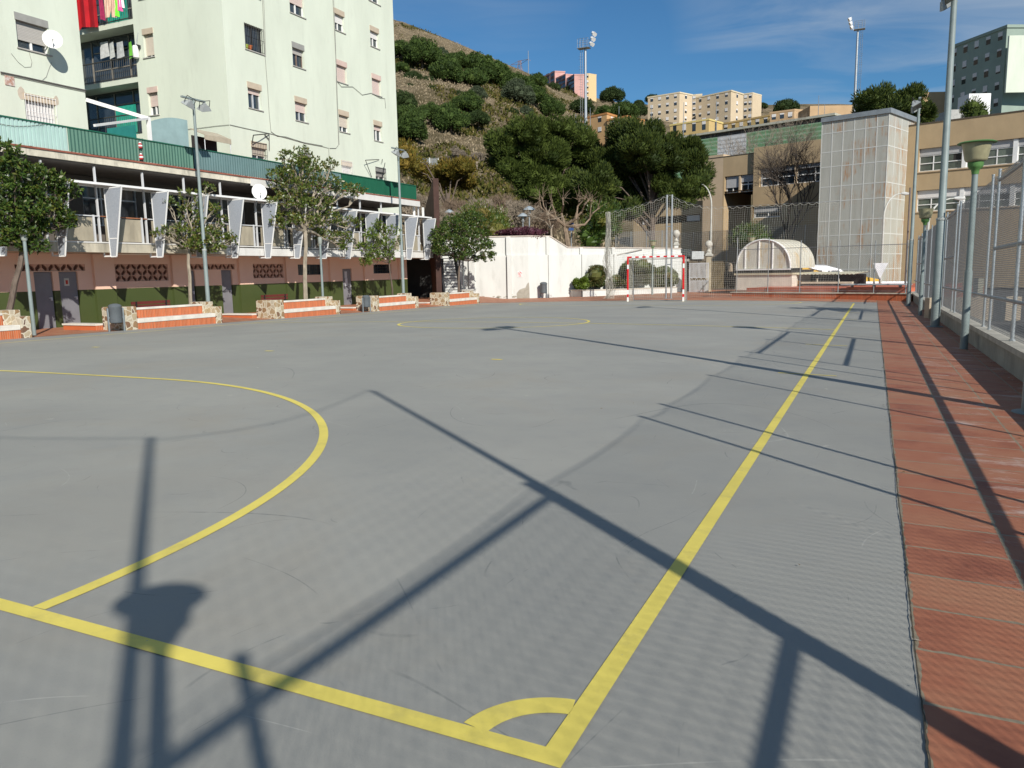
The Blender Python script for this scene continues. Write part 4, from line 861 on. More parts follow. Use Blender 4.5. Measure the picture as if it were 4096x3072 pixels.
for p_, yt, lab in ((cl(235, 1372), 380, 'plain grey pole in the dense dark tree at the left edge'), (cm(905, 1255), 1060-80, 'thin grey pole beside the tallest leafy tree')):
    q = pX(*p_, -22.3); t = thing('metal_pole', lab, 'pole', (-22.3, q.y, -.3)); mb = MB(); h_ = 2.9 if q.y < 15 else 3.1; mb.tube([(0, 0, 0), (0, 0, h_)], .06, 10, .05); mb.build('shaft', pgrey, t, smooth=True); mb = MB(); mb.lathe((0, 0, h_), [(.055, 0), (.09, .05), (.10, .3), (.04, .34)], 12); mb.build('cap', M('cap_grey', (.3, .33, .3), .5), t, smooth=True)
lampg = M('lamp_green', (.09, .20, .06), .5, .12, 4); lampb = M('lamp_bowl', (.30, .28, .17), .35, .18, 5, spec=.5)
def lamp(x, y, z, h, label, s=1.0, r=.06, lid=True):
    t = thing('green_lamp', label, 'street lamp', (x, y, z), 0, 'green bowl lamps on grey posts'); hb = h-.62*s
    mb = MB(); mb.tube([(0, 0, 0), (0, 0, hb*.45), (0, 0, hb*.452), (0, 0, hb)], [r*1.15, r*1.1, r*.92, r*.85], 12); mb.build('post', pgrey, t, smooth=True)
    mb = MB(); mb.lathe((0, 0, hb), [(r*.95, -.04*s), (.07*s, 0), (.08*s, .05*s), (.13*s, .09*s), (.145*s, .13*s), (.15*s, .20*s), (.11*s, .21*s)], 20); mb.build('collar', lampg, t, smooth=True)
    mb = MB(); mb.lathe((0, 0, hb+.2*s), [(.12*s, 0), (.19*s, .025*s), (.215*s, .06*s), (.26*s, .30*s), (.285*s, .38*s)], 24); mb.build('bowl', lampb, t, smooth=True)
    if lid: mb = MB(); mb.lathe((0, 0, hb+.58*s), [(.285*s, 0), (.36*s, .0), (.37*s, .012*s), (.33*s, .035*s), (.1*s, .05*s)], 24); mb.build('lid', lampg, t, smooth=True)
    return t
lamp(2.47, 15.75, Zg(2.5, 15.7), 3.98, 'nearest green bowl lamp on a grey post by the right fence', .92, .063)
lamp(2.34, 29.37, Zg(2.3, 29.4), 3.75, 'second green bowl lamp by the right fence, without a lid', .9, .06, False)
lamp(2.49, -3.69, Zg(2.45, -3.75), 3.74, 'green bowl lamp beside the camera whose shadow falls on the goal line', .54, .042)
q = pY(*c2(570, 1245), 51.2); lamp(q.x, 51.2, -.42, hgt(q.x, 51.2, 500+853/K)+.42, 'green bowl lamp on a thin post before the white planter wall', .85, .06)
q = pY(*c2(1190, 1190), 47.4); lamp(q.x-.1, 54, -.2, hgt(q.x, 54, 500+820/K)+.2, 'green bowl lamp behind the arched white canopy', .9, .06)

# ------------------------------------------------------------------ broadleaf trees on the left
bark = M('grey_bark', (.30, .26, .20), .9, .25, 9, .4, stretch=(1, 1, .3)); barkd = M('brown_bark', (.13, .10, .08), .9, .25, 9, .4, stretch=(1, 1, .3))
lf_dark = leafmat('leaf_dark', [(.02, .042, .008), (.04, .08, .012), (.07, .12, .02), (.11, .11, .02)], .42, .12, .4)
lf_ol = leafmat('leaf_olive', [(.045, .075, .012), (.075, .12, .018), (.12, .16, .03), (.17, .13, .035)], .35, .2, .5)
lf_lime = leafmat('leaf_lime', [(.06, .10, .012), (.11, .17, .02), (.17, .22, .04)], .4, .25, .4)
def LP(cr, x, y, X): q = pX(*cr(x, y), X); return (q.x, q.y, q.z)
def tree_left(name, label, cr, base, basez, fork, lobes, X, bark_, leaf_, tr, ll, dens, per=11, seed=1):
    random.seed(seed); b = pX(*cr(*base), X); f = pX(*cr(*fork), X)
    lo = []
    for (x, y, rx, rz, dx, k) in lobes:
        c = pX(*cr(x, y), X+dx); s_ = (c-CAMP).dot(fwd)/FPX/K; lo.append(((c.x, c.y, c.z), (rx*s_*(1.25 if seed == 11 else 1.1), rx*s_*1.1, rz*s_), k*(1.2 if seed == 11 else 1.9 if seed == 15 else 1.4)))
    top = f+Vector((0, 0, .8)); base_ = (b.x, b.y, basez); fk = (f.z-basez)/(top.z-basez)
    return broad_tree(name, label, base_, tuple(top), lo, bark_, leaf_, tr, None, 'tree', ll, dens, (0, f.y-(b.y+(top.y-b.y)*fk), 0), fk, per)
tree_left('broadleaf_tree', 'dense dark evergreen tree at the left edge before the gallery', cl, (10, 1390), -.25, (170, 900),
          [(20, 210, 100, 100, 0, 2), (90, 330, 110, 100, .2, 2.6), (20, 470, 110, 100, .2, 2.4), (180, 480, 110, 90, 0, 2.6), (310, 370, 90, 80, 0, 2), (420, 450, 95, 80, 0, 2), (500, 470, 70, 65, .1, 1.3), (60, 640, 120, 90, .3, 2.8), (220, 620, 110, 80, .3, 2.6), (380, 600, 80, 60, .1, 1.4), (120, 770, 110, 70, .3, 2.2), (470, 700, 80, 75, .2, 1.6), (290, 740, 80, 70, .1, 1.6), (230, 880, 95, 60, .3, 1.5), (60, 860, 60, 40, .2, .8)], -22.9, barkd, lf_dark, .1, .15, 22, 13, 11)
tree_left('broadleaf_tree', 'half bare tree with sparse leaves before the gallery parapet', cl, (1400, 1330), -.28, (1390, 900),
          [(1390, 530, 70, 70, 0, .5), (1240, 560, 55, 35, 0, .35), (1540, 480, 60, 50, 0, .35), (1420, 650, 90, 80, 0, 1.3), (1560, 620, 70, 40, 0, .7), (1260, 770, 95, 55, 0, .7), (1400, 800, 110, 80, 0, 2.2), (1540, 800, 80, 70, 0, 2), (1460, 870, 120, 60, .2, 2.6), (1620, 700, 50, 50, 0, .6), (1700, 840, 45, 45, 0, .9), (1560, 900, 80, 45, 0, 1.2), (1160, 790, 35, 20, 0, .25)], -22.9, bark, lf_ol, .075, .15, 20, 9, 12)
tree_left('broadleaf_tree', 'tallest leafy tree with grey trunk rising above the gallery roof', cm, (775, 1290), -.3, (775, 780),
          [(770, 220, 75, 60, 0, 1.0), (660, 240, 80, 50, 0, 1.0), (730, 330, 130, 70, 0, 2.2), (600, 370, 100, 55, 0, 1.3), (850, 300, 110, 60, 0, 1.4), (960, 290, 60, 40, 0, .6), (680, 450, 130, 65, .1, 2.4), (830, 430, 110, 65, 0, 2.0), (970, 420, 80, 55, 0, 1.3), (1060, 470, 90, 50, 0, 1.5), (1160, 480, 60, 40, 0, .9), (620, 560, 110, 55, .1, 1.9), (760, 570, 110, 60, .1, 2.2), (900, 570, 90, 60, 0, 1.5), (640, 680, 110, 55, .1, 1.8), (800, 700, 110, 60, .1, 1.8), (960, 690, 100, 50, 0, 1.4), (1110, 720, 85, 40, 0, 1.3), (880, 800, 90, 40, 0, 1.0), (1050, 830, 80, 55, .1, 1.5), (1040, 890, 35, 35, .1, .5), (570, 720, 50, 50, 0, .6)], -22.8, bark, lf_ol, .11, .16, 24, 9, 13)
tree_left('broadleaf_tree', 'small bright green young tree before the far end of the gallery', cm, (1425, 1255), -.35, (1395, 1010),
          [(1310, 730, 50, 40, 0, .7), (1400, 770, 70, 45, 0, 1.1), (1260, 800, 70, 40, 0, 1.0), (1330, 860, 90, 50, 0, 1.9), (1210, 900, 55, 45, 0, 1.0), (1300, 950, 80, 45, 0, 1.5), (1390, 930, 50, 40, 0, .8), (1220, 1000, 45, 40, 0, 1.0), (1400, 980, 30, 25, 0, .3), (1450, 850, 40, 40, 0, .5)], -22.6, barkd, lf_lime, .05, .13, 24, 10, 14)
tree_left('broadleaf_tree', 'round dark glossy tree before the iron stairs and white wall', c1, (428, 1235), -.45, (440, 990),
          [(480, 690, 120, 60, 0, 2.6), (580, 700, 90, 60, 0, 2.0), (380, 740, 110, 60, 0, 2.4), (300, 780, 70, 50, 0, 1.4), (480, 800, 140, 65, .2, 3.6), (600, 810, 60, 55, 0, 1.4), (270, 850, 55, 40, 0, 1.0), (380, 860, 110, 60, .2, 3.0), (520, 900, 130, 50, .2, 3.0), (640, 880, 50, 30, 0, .9), (640, 960, 60, 40, .1, 1.2), (560, 985, 50, 25, .1, .6), (300, 920, 60, 35, .1, 1.2), (440, 960, 80, 35, .2, 1.5)], -22.4, barkd, lf_dark, .085, .15, 26, 12, 15)

# ------------------------------------------------------------------ white retaining wall with ledge, pilasters and raised garden
ww = M('white_wall', (.60, .61, .58), .88, .06, .8, .25, bscale=12, stretch=(1, 1, .3), grime=.3)
WC = (-21.3, 49.0)
wl = thing('white_wall', 'tall white rendered retaining wall with ledge and pilasters behind the court', 'wall', (WC[0], WC[1], -.55)); wo = Vector((WC[0], WC[1], -.55))
dL = Vector((-.925, -.381)).normalized(); dR = Vector((.715, .70)).normalized()
FWL = FacO(WC, (dL.x, dL.y), (.381, -.925), wo); FWR = FacO(WC, (dR.x, dR.y), (.70, -.715), wo)
ZL = 2.5; ZT = 3.86
mb = MB(); FWL.box(mb, 0, 8.5, -.6, ZL, -.5, 0); FWL.box(mb, 0, 8.5, ZL, ZT-.07, -.5, -.12)
rt = [(0, ZT), (FWR.uv(c1(1110, 830))[0], ZT-.02), (FWR.uv(c1(1240, 895))[0], 0), (12.4, 0)]
z1 = FWR.uv(c1(1245, 897))[1]; z2 = FWR.uv(c2(680, 907))[1]; rt[2] = (rt[2][0], z1); rt[3] = (12.4, z2)
print('white wall right profile', rt)
FWR.box(mb, 0, 12.4, -.6, ZL, -.5, 0)
pr = [FWR.P(0, ZL, -.12)]+[FWR.P(12.4, ZL, -.12)]+[FWR.P(u, z-.07, -.12) for u, z in reversed(rt)]; mb.prism(pr, -FWR.n*.38)
mb.build('wall', ww, wl)
mb = MB(); FWL.box(mb, 0, 8.5, ZT-.066, ZT, -.55, -.06)
for a, b_ in zip(rt[:-1], rt[1:]): mb.hexa([FWR.P(a[0], a[1]-.066, -.55), FWR.P(b_[0], b_[1]-.066, -.55), FWR.P(b_[0], b_[1]-.066, -.06), FWR.P(a[0], a[1]-.066, -.06)], [FWR.P(a[0], a[1], -.55), FWR.P(b_[0], b_[1], -.55), FWR.P(b_[0], b_[1], -.06), FWR.P(a[0], a[1], -.06)])
mb.build('coping', M('coping', (.52, .46, .40), .85), wl)
for xa, xb in ((c1(790, 1000), c1(822, 1000)), (c1(508, 1000), c1(548, 1000))):
    ua, ub_ = sorted((FWL.uv(xa)[0], FWL.uv(xb)[0])); mb = MB(); FWL.box(mb, ua, ub_, -.6, ZL-.003, 0.001, .22); mb.build('pilaster', ww, wl); mb = MB(); FWL.box(mb, ua+.05, ub_+.05, ZL+.003, ZT-.07, -.12, .06); mb.build('pilaster', ww, wl)
for x in (1092, 1338, 1575):
    u = FWR.uv(c1(x, 1050))[0]; mb = MB(); FWR.box(mb, u, u+.22, -.6, ZL-.003, .001, .10); mb.build('pilaster', ww, wl); mb = MB(); FWR.box(mb, u-.12, u+.12, ZL+.003, 2.98 if u > 2.5 else 3.78, -.12, .0); mb.build('pilaster', ww, wl)
u = FWR.uv(c2(505, 950))[0]; mb = MB(); FWR.box(mb, u, u+.22, -.6, ZL-.003, .001, .10); mb.build('pilaster', ww, wl)
mb = MB(); a = FWR.uv(c2(280, 962)); b_ = FWR.uv(c2(500, 910)); mb.hexa([FWR.P(a[0], a[1]-.05, .0), FWR.P(b_[0], b_[1]-.05, 0), FWR.P(b_[0], b_[1]-.05, .05), FWR.P(a[0], a[1]-.05, .05)], [FWR.P(a[0], a[1], 0), FWR.P(b_[0], b_[1], 0), FWR.P(b_[0], b_[1], .05), FWR.P(a[0], a[1], .05)]); mb.build('sloping_ledge', M('ledge', (.40, .36, .32), .9), wl)
# bare grey repair patch near the corner, worn plaster along the foot
pat = M('bare_render', (.33, .31, .26), .95, .12, 4)
pts = [c1(x, y) for x, y in ((862, 1283), (860, 1240), (880, 1215), (905, 1205), (925, 1200), (938, 1170), (950, 1160), (954, 1200), (956, 1278))]
mb = MB(); mb.prism([FWL.P(*FWL.uv(p), .002) for p in pts], FWL.n*.003); mb.build('bare_patch', pat, wl)
mb = MB(); random.seed(5)
for i in range(26):
    u = random.uniform(.9, 4.4); z = -.5+abs(random.gauss(0, .13)); r_ = random.uniform(.02, .11); n = 9; mb.prism([FWL.P(u+r_*1.8*math.cos(k*6.283/n)*random.uniform(.6, 1.2), z+r_*.7*math.sin(k*6.283/n)*random.uniform(.6, 1.2), .002) for k in range(n)], FWL.n*.003)
mb.build('worn_plaster', pat, wl)
sgn = thing('prohibition_sign', 'small white sign with red ring on the white wall', 'sign', FWL.P(*FWL.uv(c1(884, 1100)), .02)+wo); so_ = Vector(sgn.location)
u_, z_ = FWL.uv(c1(884, 1094)); mb = MB(); n = 28; F = FWL
mb.prism([F.P(u_-.15, z_-.26, .012)+wo-so_, F.P(u_+.15, z_-.26, .012)+wo-so_, F.P(u_+.15, z_+.15, .012)+wo-so_, F.P(u_-.15, z_+.15, .012)+wo-so_], F.n*.01); mb.build('plate', wht, sgn)
mb = MB(); vs = []
for r_ in (.12, .088):
    for k in range(n): vs.append(F.P(u_+r_*math.cos(k*6.2832/n), z_+r_*math.sin(k*6.2832/n), .026)+wo-so_)
mb.add(vs, [(k, (k+1) % n, n+(k+1) % n, n+k) for k in range(n)]); d_ = .062
mb.add([F.P(u_-d_-.015, z_+d_-.015, .0262)+wo-so_, F.P(u_-d_+.015, z_+d_+.015, .0262)+wo-so_, F.P(u_+d_+.015, z_-d_+.015, .0262)+wo-so_, F.P(u_+d_-.015, z_-d_-.015, .0262)+wo-so_], [(0, 1, 2, 3)])
for q in range(2):
    for k in range(5): mb.add([F.P(u_-.11+k*.046, z_-.175-q*.05, .026)+wo-so_, F.P(u_-.11+k*.046+.034, z_-.175-q*.05, .026)+wo-so_, F.P(u_-.11+k*.046+.034, z_-.175-q*.05+.032, .026)+wo-so_, F.P(u_-.11+k*.046, z_-.175-q*.05+.032, .026)+wo-so_], [(0, 1, 2, 3)])
mb.build('red_marking', M('sign_red2', (.5, .03, .03), .5), sgn)
q = WC[0]+dR.x*.75+.4; litter(WC[0]+dR.x*1.0+.3, WC[1]+dR.y*.9-.35, -.53, 'grey litter bin standing before the corner of the white wall', 1.25, R(-20))
q = pX(*c1(470, 1220), -22.7); t = thing('metal_pole', 'thin grey pole between the dark glossy tree and the white wall', 'pole', (q.x, q.y, -.5)); mb = MB(); mb.tube([(0, 0, 0), (0, 0, 3.4)], .05, 8); mb.build('shaft', M('dark_pole', (.12, .13, .13), .5), t)

# raised garden ground behind the white wall
soil = M('garden_soil', (.11, .085, .05), .95, .35, 2, .3)
mb = MB(); A = [(-60, 46.5), (-29.3, 45.8), (-21.35, 49.3), (-12.6, 57.95), (-11, 68), (-14, 90), (-70, 100)]
mb.prism([(x, y, -.5) for x, y in A], (0, 0, 3.9)); mb.v = [(x, y, z if z < 0 else (3.42 if y < 50 else (2.9 if x < -15 else 1.9))) for x, y, z in mb.v]; tag(mb.build('garden_ground', soil), kind='structure')
# purple shrub on the wall corner
def shrub(name, label, c, r, n, leaf, ls=.09, cat='shrub', group=None, asp=.35):
    t = thing(name, label, cat, (c[0], c[1], c[2]-r[2]*.8), 0, group); mb = MB(); [mb.blob((q.x*r[0]*.6, q.y*r[1]*.6, q.z*r[2]*.5+r[2]*.8), min(r)*.52) for q in [rnd() for _ in range(9)]]; seeds = [rnd()*.75 for _ in range(18)]
    for i in range(n):
        s_ = random.choice(seeds); v = s_+rnd().normalized()*random.uniform(.15, .42); v = v if v.length < 1 else v.normalized()*random.uniform(.85, 1.05)
        p = Vector((v.x*r[0], v.y*r[1], v.z*r[2]+r[2]*.8)); leaf_mesh(mb, p, (v+rnd()*.8), ls*random.uniform(.7, 1.3), ls*asp)
    mb.build('foliage', leaf, t); st = MB()
    for i in range(5): a = rnd(); st.tube([(a.x*.1, a.y*.1, -.1), (a.x*r[0]*.5, a.y*r[1]*.5, r[2]*.9)], .02, 4, .008)
    st.build('stem', barkd, t); return t
lf_pur = leafmat('leaf_purple', [(.035, .012, .018), (.075, .02, .035), (.11, .035, .05)], .5, .2)
random.seed(21); q = FWR.P(.3, 4.15, -.9)+wo; shrub('purple_shrub', 'dark purple shrub spilling over the corner of the white wall', (q.x-.4, q.y, 4.05), (2.1, 1.0, .5), 3200, lf_pur, .12)

# ------------------------------------------------------------------ planter with clipped shrubs
pc = Vector((-17.6, 49.9)); pf = Vector((-12.3, 55.6)); dp = (pf-pc).normalized(); nn = Vector((-dp.y, dp.x)); pb = pc+nn*2.9
po = Vector((pc.x, pc.y, -.5)); plt = thing('planter', 'low white planter wall with rounded shrubs before the white wall', 'planter', tuple(po))
mb = MB(); pts2 = [pb, pc, pf]
for a, b_ in ((pb, pc), (pc, pf)):
    d_ = (b_-a).normalized(); n_ = Vector((d_.y, -d_.x)); Fp = FacO((a.x, a.y), (d_.x, d_.y), (n_.x, n_.y), po); l_ = (b_-a).length; Fp.box(mb, 0 if a is pb else -.0, l_, -.5, -.03, -.22, 0 if a is pb else .002)
mb.build('wall', ww, plt); mb = MB()
for a, b_ in ((pb, pc), (pc, pf)):
    d_ = (b_-a).normalized(); n_ = Vector((d_.y, -d_.x)); Fp = FacO((a.x, a.y), (d_.x, d_.y), (n_.x, n_.y), po); l_ = (b_-a).length; Fp.box(mb, 0, l_+(.04 if a is pb else 0), -.028, .02 if a is pb else .022, -.25, .04)
mb.build('coping', M('coping2', (.55, .50, .42), .85), plt)
mb = MB(); b2 = pf+nn*2.9; mb.add([(p.x-po.x, p.y-po.y, .40) for p in (pc+nn*.1, pf, b2, pb)], [(0, 1, 2, 3)]); mb.build('soil', soil, plt)
lf_sh = leafmat('leaf_shrub', [(.03, .05, .012), (.055, .08, .018), (.10, .11, .03), (.15, .10, .04)], .5, .15)
random.seed(22)
for (x, y, r_, lab) in ((40, 1155, .62, 'small bright shrub at the left end of the planter'), (150, 1130, 1.12, 'large round clipped shrub behind the net bundle'), (290, 1160, .7, 'low brown tinged shrub between the larger round ones'), (450, 1120, 1.45, 'widest clipped shrub seen through the left half of the goal'), (655, 1125, 1.1, 'round clipped shrub behind the twin net posts'), (740, 1130, .95, 'round clipped shrub right of the twin net posts')):
    s0, s1 = c2(x, y); t_ = 0; best = None
    for i in range(60):
        p = pc+dp*(i*.13)+nn*1.25; e = abs(proj((p.x, p.y, .6))[0]-s0)
        if best is None or e < best[0]: best = (e, p)
    p = best[1]; shrub('clipped_shrub', lab, (p.x, p.y, -.05+r_*.78), (r_*.95, r_*.95, r_*.78), int(9000*r_*r_+2500), lf_sh if r_ != .62 else lf_lime, .10, 'shrub', 'clipped shrubs in the planter')

# ------------------------------------------------------------------ weathered steel pylon, landing and iron stairs
cor = M('weathering_steel', (.05, .027, .022), .85, .2, 2, .2, col2=(.072, .038, .03))
XP = -23.2; pa = pX(*c1(265, 397), XP); pb_ = pX(*c1(300, 397), XP); pbot = pX(*c1(270, 1228), XP)
t = thing('steel_pylon', 'tall dark brown wedge shaped steel pylon at the end of the gallery', 'pylon', (XP, pbot.y, -.5))
o_ = Vector((XP, pbot.y, -.5)); q2 = pX(*c1(150, 670), XP-1.2); zt = pa.z+.5
Pp = [(0, 0, 0), (0, 0, zt), (-1.9, 0, zt-2.6), (-1.9, 0, 2.9), (-1.0, 0, 0)]
e_ = Vector((-.68, .73, 0)); f_ = Vector((.73, .68, 0))*.33
mb = MB(); mb.prism([e_*u+Vector((0, 0, z)) for u, z in ((0, 0), (1.0, 0), (1.4, 2.4), (4.6, zt-3.4), (4.4, zt-2.7), (0, zt))], f_); mb.build('shaft', cor, t)
st = thing('iron_staircase', 'dark iron staircase with railing rising beside the dark steel pylon', 'staircase', (-24.2, 41.0, -.5)); so_ = Vector((-24.2, 41, -.5))
iron = M('dark_iron', (.035, .036, .04), .5, .1, 4); mb = MB(); tops = []
a_ = dep(1813, 1150, 47.8); a_.z = -.5; b_ = dep(1783, 1000, 51.0); b_.z = 2.55; nst = 17; side = Vector((.45, .0, 0)); dirh = Vector((b_.x-a_.x, b_.y-a_.y, 0)).normalized(); side = Vector((dirh.y, -dirh.x, 0))*.5
for i in range(nst):
    c = a_.lerp(b_, (i+.5)/nst)-so_; mb.hexa([c-side-dirh*.12, c+side-dirh*.12, c+side+dirh*.12, c-side+dirh*.12], [c-side-dirh*.12+Vector((0, 0, .04)), c+side-dirh*.12+Vector((0, 0, .04)), c+side+dirh*.12+Vector((0, 0, .04)), c-side+dirh*.12+Vector((0, 0, .04))])
mb.build('tread', iron, st); mb = MB()
for s_ in (-1, 1): mb.bar(a_-so_+side*s_, b_-so_+side*s_, .05, .2)
mb.build('stringer', iron, st); mb = MB()
for s_ in (-1, 1):
    mb.tube([a_-so_+side*s_+Vector((0, 0, 1)), b_-so_+side*s_+Vector((0, 0, 1))], .025, 5)
    for i in range(34): p = a_.lerp(b_, i/33)-so_+side*s_; mb.tube([p, p+Vector((0, 0, 1))], .009, 4)
mb.build('railing', iron, st); mb = MB(); lx = b_-so_; mb.box(lx.x-1.8, lx.x+.6, lx.y-1.4, lx.y, lx.z-.08, lx.z); mb.build('landing', iron, st); mb = MB()
for i in range(22): x = lx.x-1.8+i*.11; mb.tube([(x, lx.y, lx.z), (x, lx.y, lx.z+1)], .009, 4)
mb.tube([(lx.x-1.8, lx.y, lx.z+1), (lx.x+.6, lx.y, lx.z+1)], .025, 5); mb.build('landing_railing', iron, st)
# ------------------------------------------------------------------ low wall and chain link fence on the right
conc = M('concrete_wall', (.30, .29, .25), .92, .16, 1.5, .3, grime=.5); conct = M('concrete_cap', (.42, .40, .34), .92, .18, 2.5, .3, grime=.35)
fwo = Vector((2.85, 20, -.3)); fwl = thing('low_concrete_wall', 'low grey concrete wall with overhanging cap under the chain link fence', 'wall', tuple(fwo))
mb = MB(fwo); mc = MB(fwo); y = -10.
while y < 46:
    y2 = y+2.8; a, b_ = Zg(2.7, y), Zg(2.7, y2)
    mb.hexa([(2.72, y+.006, a-.3), (3.02, y+.006, a-.3), (3.02, y2-.006, b_-.3), (2.72, y2-.006, b_-.3)], [(2.72, y+.006, a+.34), (3.02, y+.006, a+.34), (3.02, y2-.006, b_+.34), (2.72, y2-.006, b_+.34)])
    mc.hexa([(2.665, y, a+.343), (3.07, y, a+.343), (3.07, y2, b_+.343), (2.665, y2, b_+.343)], [(2.665, y, a+.43), (3.07, y, a+.43), (3.07, y2, b_+.43), (2.665, y2, b_+.43)]); y = y2
mb.build('wall', conc, fwl); mc.build('cap', conct, fwl)
fl2 = M('fence_wire', (.12, .125, .13), .6, .1, 5)
def chain(mb, P0, P1, h0, h1, s=.072, r=.0021, off=Vector((0, 0, 0))):
    """diamond mesh of straight crossing wires between two base points, heights h0..h1 over the base line"""
    P0, P1 = Vector(P0), Vector(P1); L_ = (P1-P0).length; d = (P1-P0)/L_; H = h1-h0; n = int((L_+H)/s)
    for i in range(n):
        u = i*s
        for sg in (0, 1):
            a0 = (u, 0) if u <= L_ else (L_, u-L_); b0 = (u-H, H) if u-H >= 0 else (0, u)
            if u <= L_ or u-L_ < H:
                if sg: a0, b0 = (L_-a0[0], a0[1]), (L_-b0[0], b0[1])
                A = P0+d*a0[0]+Vector((0, 0, h0+a0[1]))-off; B_ = P0+d*b0[0]+Vector((0, 0, h0+b0[1]))-off
                if (A-B_).length > .02:
                    w_ = Vector((-d.y, d.x, 0))*r; q = Vector((d.x, d.y, 0))*r*.9+Vector((0, 0, r*.9))*(1 if sg == 0 else -1)
                    mb.add([A+w_, A-w_, A+q*1.2, B_+w_, B_-w_, B_+q*1.2], [(0, 1, 4, 3), (1, 2, 5, 4), (2, 0, 3, 5)])
fe2 = thing('chain_link_fence', 'tall galvanised chain link fence on the low wall along the right side of the court', 'fence', (2.85, 20, .1)); fo2 = Vector((2.85, 20, .1))
mb = MB()
for y in range(-9, 46, 5): chain(mb, (2.86, y, Zg(2.8, y)), (2.86, y+5, Zg(2.8, y+5)), .45, 3.33, off=fo2)
mb.build('wire_mesh', fl2, fe2)
posts = [(-6.5, 0), (-3.6, 1), (-.85, 1), (2.05, 0), (2.9, 0), (5.7, 0), (8.55, 0), (9.45, 0), (12.5, 1), (15.25, 0), (16.15, 0), (19.3, 0), (22.4, 0), (23.3, 0), (26.6, 0), (29.8, 0), (30.6, 0), (33.8, 0), (37.0, 0), (37.8, 0), (41.0, 0), (44.2, 0)]
for y, big in posts:
    z = Zg(2.8, y); mb = MB(fo2); r_ = .03 if big else .024; h_ = 3.40 if big else 3.38
    mb.tube([(2.82, y, z+.42), (2.82, y, z+h_)], r_, 10); mb.tube([(2.82, y, z+h_), (2.82, y, z+h_+.02)], r_*1.25, 8); mb.tube([(2.82, y, z+.43), (2.82, y, z+.46)], r_*1.6, 8); mb.build('post', galv_lt, fe2, smooth=True)
mb = MB(fo2); mb.tube([(2.82, y, Zg(2.8, y)+1.05) for y in (-9, 0, 10, 20, 30, 38, 46)], .032, 8)
for a, b_ in ((-9, -.85), (9.45, 15.25), (23.3, 29.8), (37.8, 44.2)):
    mb.tube([(2.82, a, Zg(2.8, a)+3.2), (2.82, b_, Zg(2.8, b_)+3.2)], .03, 8); mb.tube([(2.82, a, Zg(2.8, a)+(1.86 if a < 0 else 1.95)), (2.82, b_, Zg(2.8, b_)+(1.86 if a < 0 else 1.95))], .03, 8)
mb.build('rail', galv, fe2)
mb = MB(fo2); ps_ = [p for p, _ in posts]
for a, b_ in zip(ps_[:-1], ps_[1:]): mb.tube([(2.86, a+(b_-a)*i/6, Zg(2.8, a)+3.35-.05*math.sin(math.pi*i/6)) for i in range(7)], .006, 4)
mb.build('tension_cable', galv, fe2)
# tall ball-stop posts by the near corner (their shadows cross the corner of the court)
for i, (x, y, h_, lab) in enumerate(((2.86, -.80, 6.3, 'tall ball stop post at the near right corner of the court'), (2.80, -4.1, 6.4, 'tall ball stop post behind the near goal line on the right'))):
    t = thing('net_post', lab, 'post', (x, y, Zg(x, y)), 0, 'ball stop posts behind the near goal line'); mb = MB(); mb.tube([(0, 0, 0), (0, 0, h_)], .045, 10, .034); mb.build('shaft', galv, t, smooth=True)
nz_ = lambda t: 6.36-3.6*t*(1-t)
mb = MB(); mb.tube([(2.84, -.80-i*3.3/10, 6.3-.35*math.sin(math.pi*i/10)) for i in range(11)], .007, 5); mb.tube([(2.8-12.6*i/24, -4.1, nz_(i/24)) for i in range(25)], .007, 5); tag(mb.build('net_cable', M('rope_grey', (.35, .35, .33), .8)), 'slack cable strung between the tall posts behind the near goal line', 'cable')
bn = thing('ball_stop_net', 'tall thin ball stop net behind the near goal line, outside the frame', 'net', (2.84, -5, .5)); bo = Vector((2.84, -5, .5)); mb = MB()
for i in range(28): y = -.85-i*.12; mb.tube([Vector((2.84, y, .5))-bo, Vector((2.84+.02*math.sin(i), y+.02, 5.7))-bo], .0012, 3, caps=False)
for i in range(104): x = 2.8-i*.12; zt_n = nz_(i*.12/12.6)-.05; mb.tube([Vector((x, -4.1, .05))-bo, Vector((x, -4.08, zt_n))-bo], .0012, 3, caps=False)
for j in range(43):
    z = .5+j*.12; mb.add([Vector((2.84, -.85, z))-bo, Vector((2.84, -4.1, z))-bo, Vector((2.84, -4.1, z+.003))-bo, Vector((2.84, -.85, z+.003))-bo], [(0, 1, 2, 3)]); mb.add([Vector((2.84, -4.1, z))-bo, Vector((-9.6, -4.1, z-.0))-bo, Vector((-9.6, -4.1, z+.003))-bo, Vector((2.84, -4.1, z+.003))-bo], [(0, 1, 2, 3)])
mb.build('netting', M('near_net', (.5, .5, .45), .8), bn)

# ------------------------------------------------------------------ far goal, red and white
redp = M('red_paint', (.62, .015, .02), .4, .06, 3); whp = M('white_gloss', (.80, .80, .79), .4, .04, 3)
GY = LL; gz = [Zg(gx-1.54, GY), Zg(gx+1.54, GY)]; zt_ = 2.08+.02
gl = thing('handball_goal', 'red and white goal with a white net at the far end of the court', 'goal', (gx, GY, gz[0])); go = Vector((gx, GY, gz[0]))
def bandbar(a, b_, n0, first, w_=.08):
    a, b_ = Vector(a)-go, Vector(b_)-go; m1, m2 = MB(), MB(); 
    pos = 0; k = first
    for frac in n0:
        p, q = a.lerp(b_, pos), a.lerp(b_, pos+frac-.0005); (m1 if k else m2).bar(p, q, w_, w_); pos += frac; k = not k
    return m1, m2
fr_p = [.10, .08, .10, .50, .12, .10]
for x, zb, in ((gx-1.54, gz[0]), (gx+1.54, gz[1])):
    m1, m2 = bandbar((x, GY, zb), (x, GY, zt_-.082 if True else 0), [.10, .07, .10, .48, .10, .15], False)
    p = m2.build('goalpost', whp, gl); m1.build('red_band', redp, p)
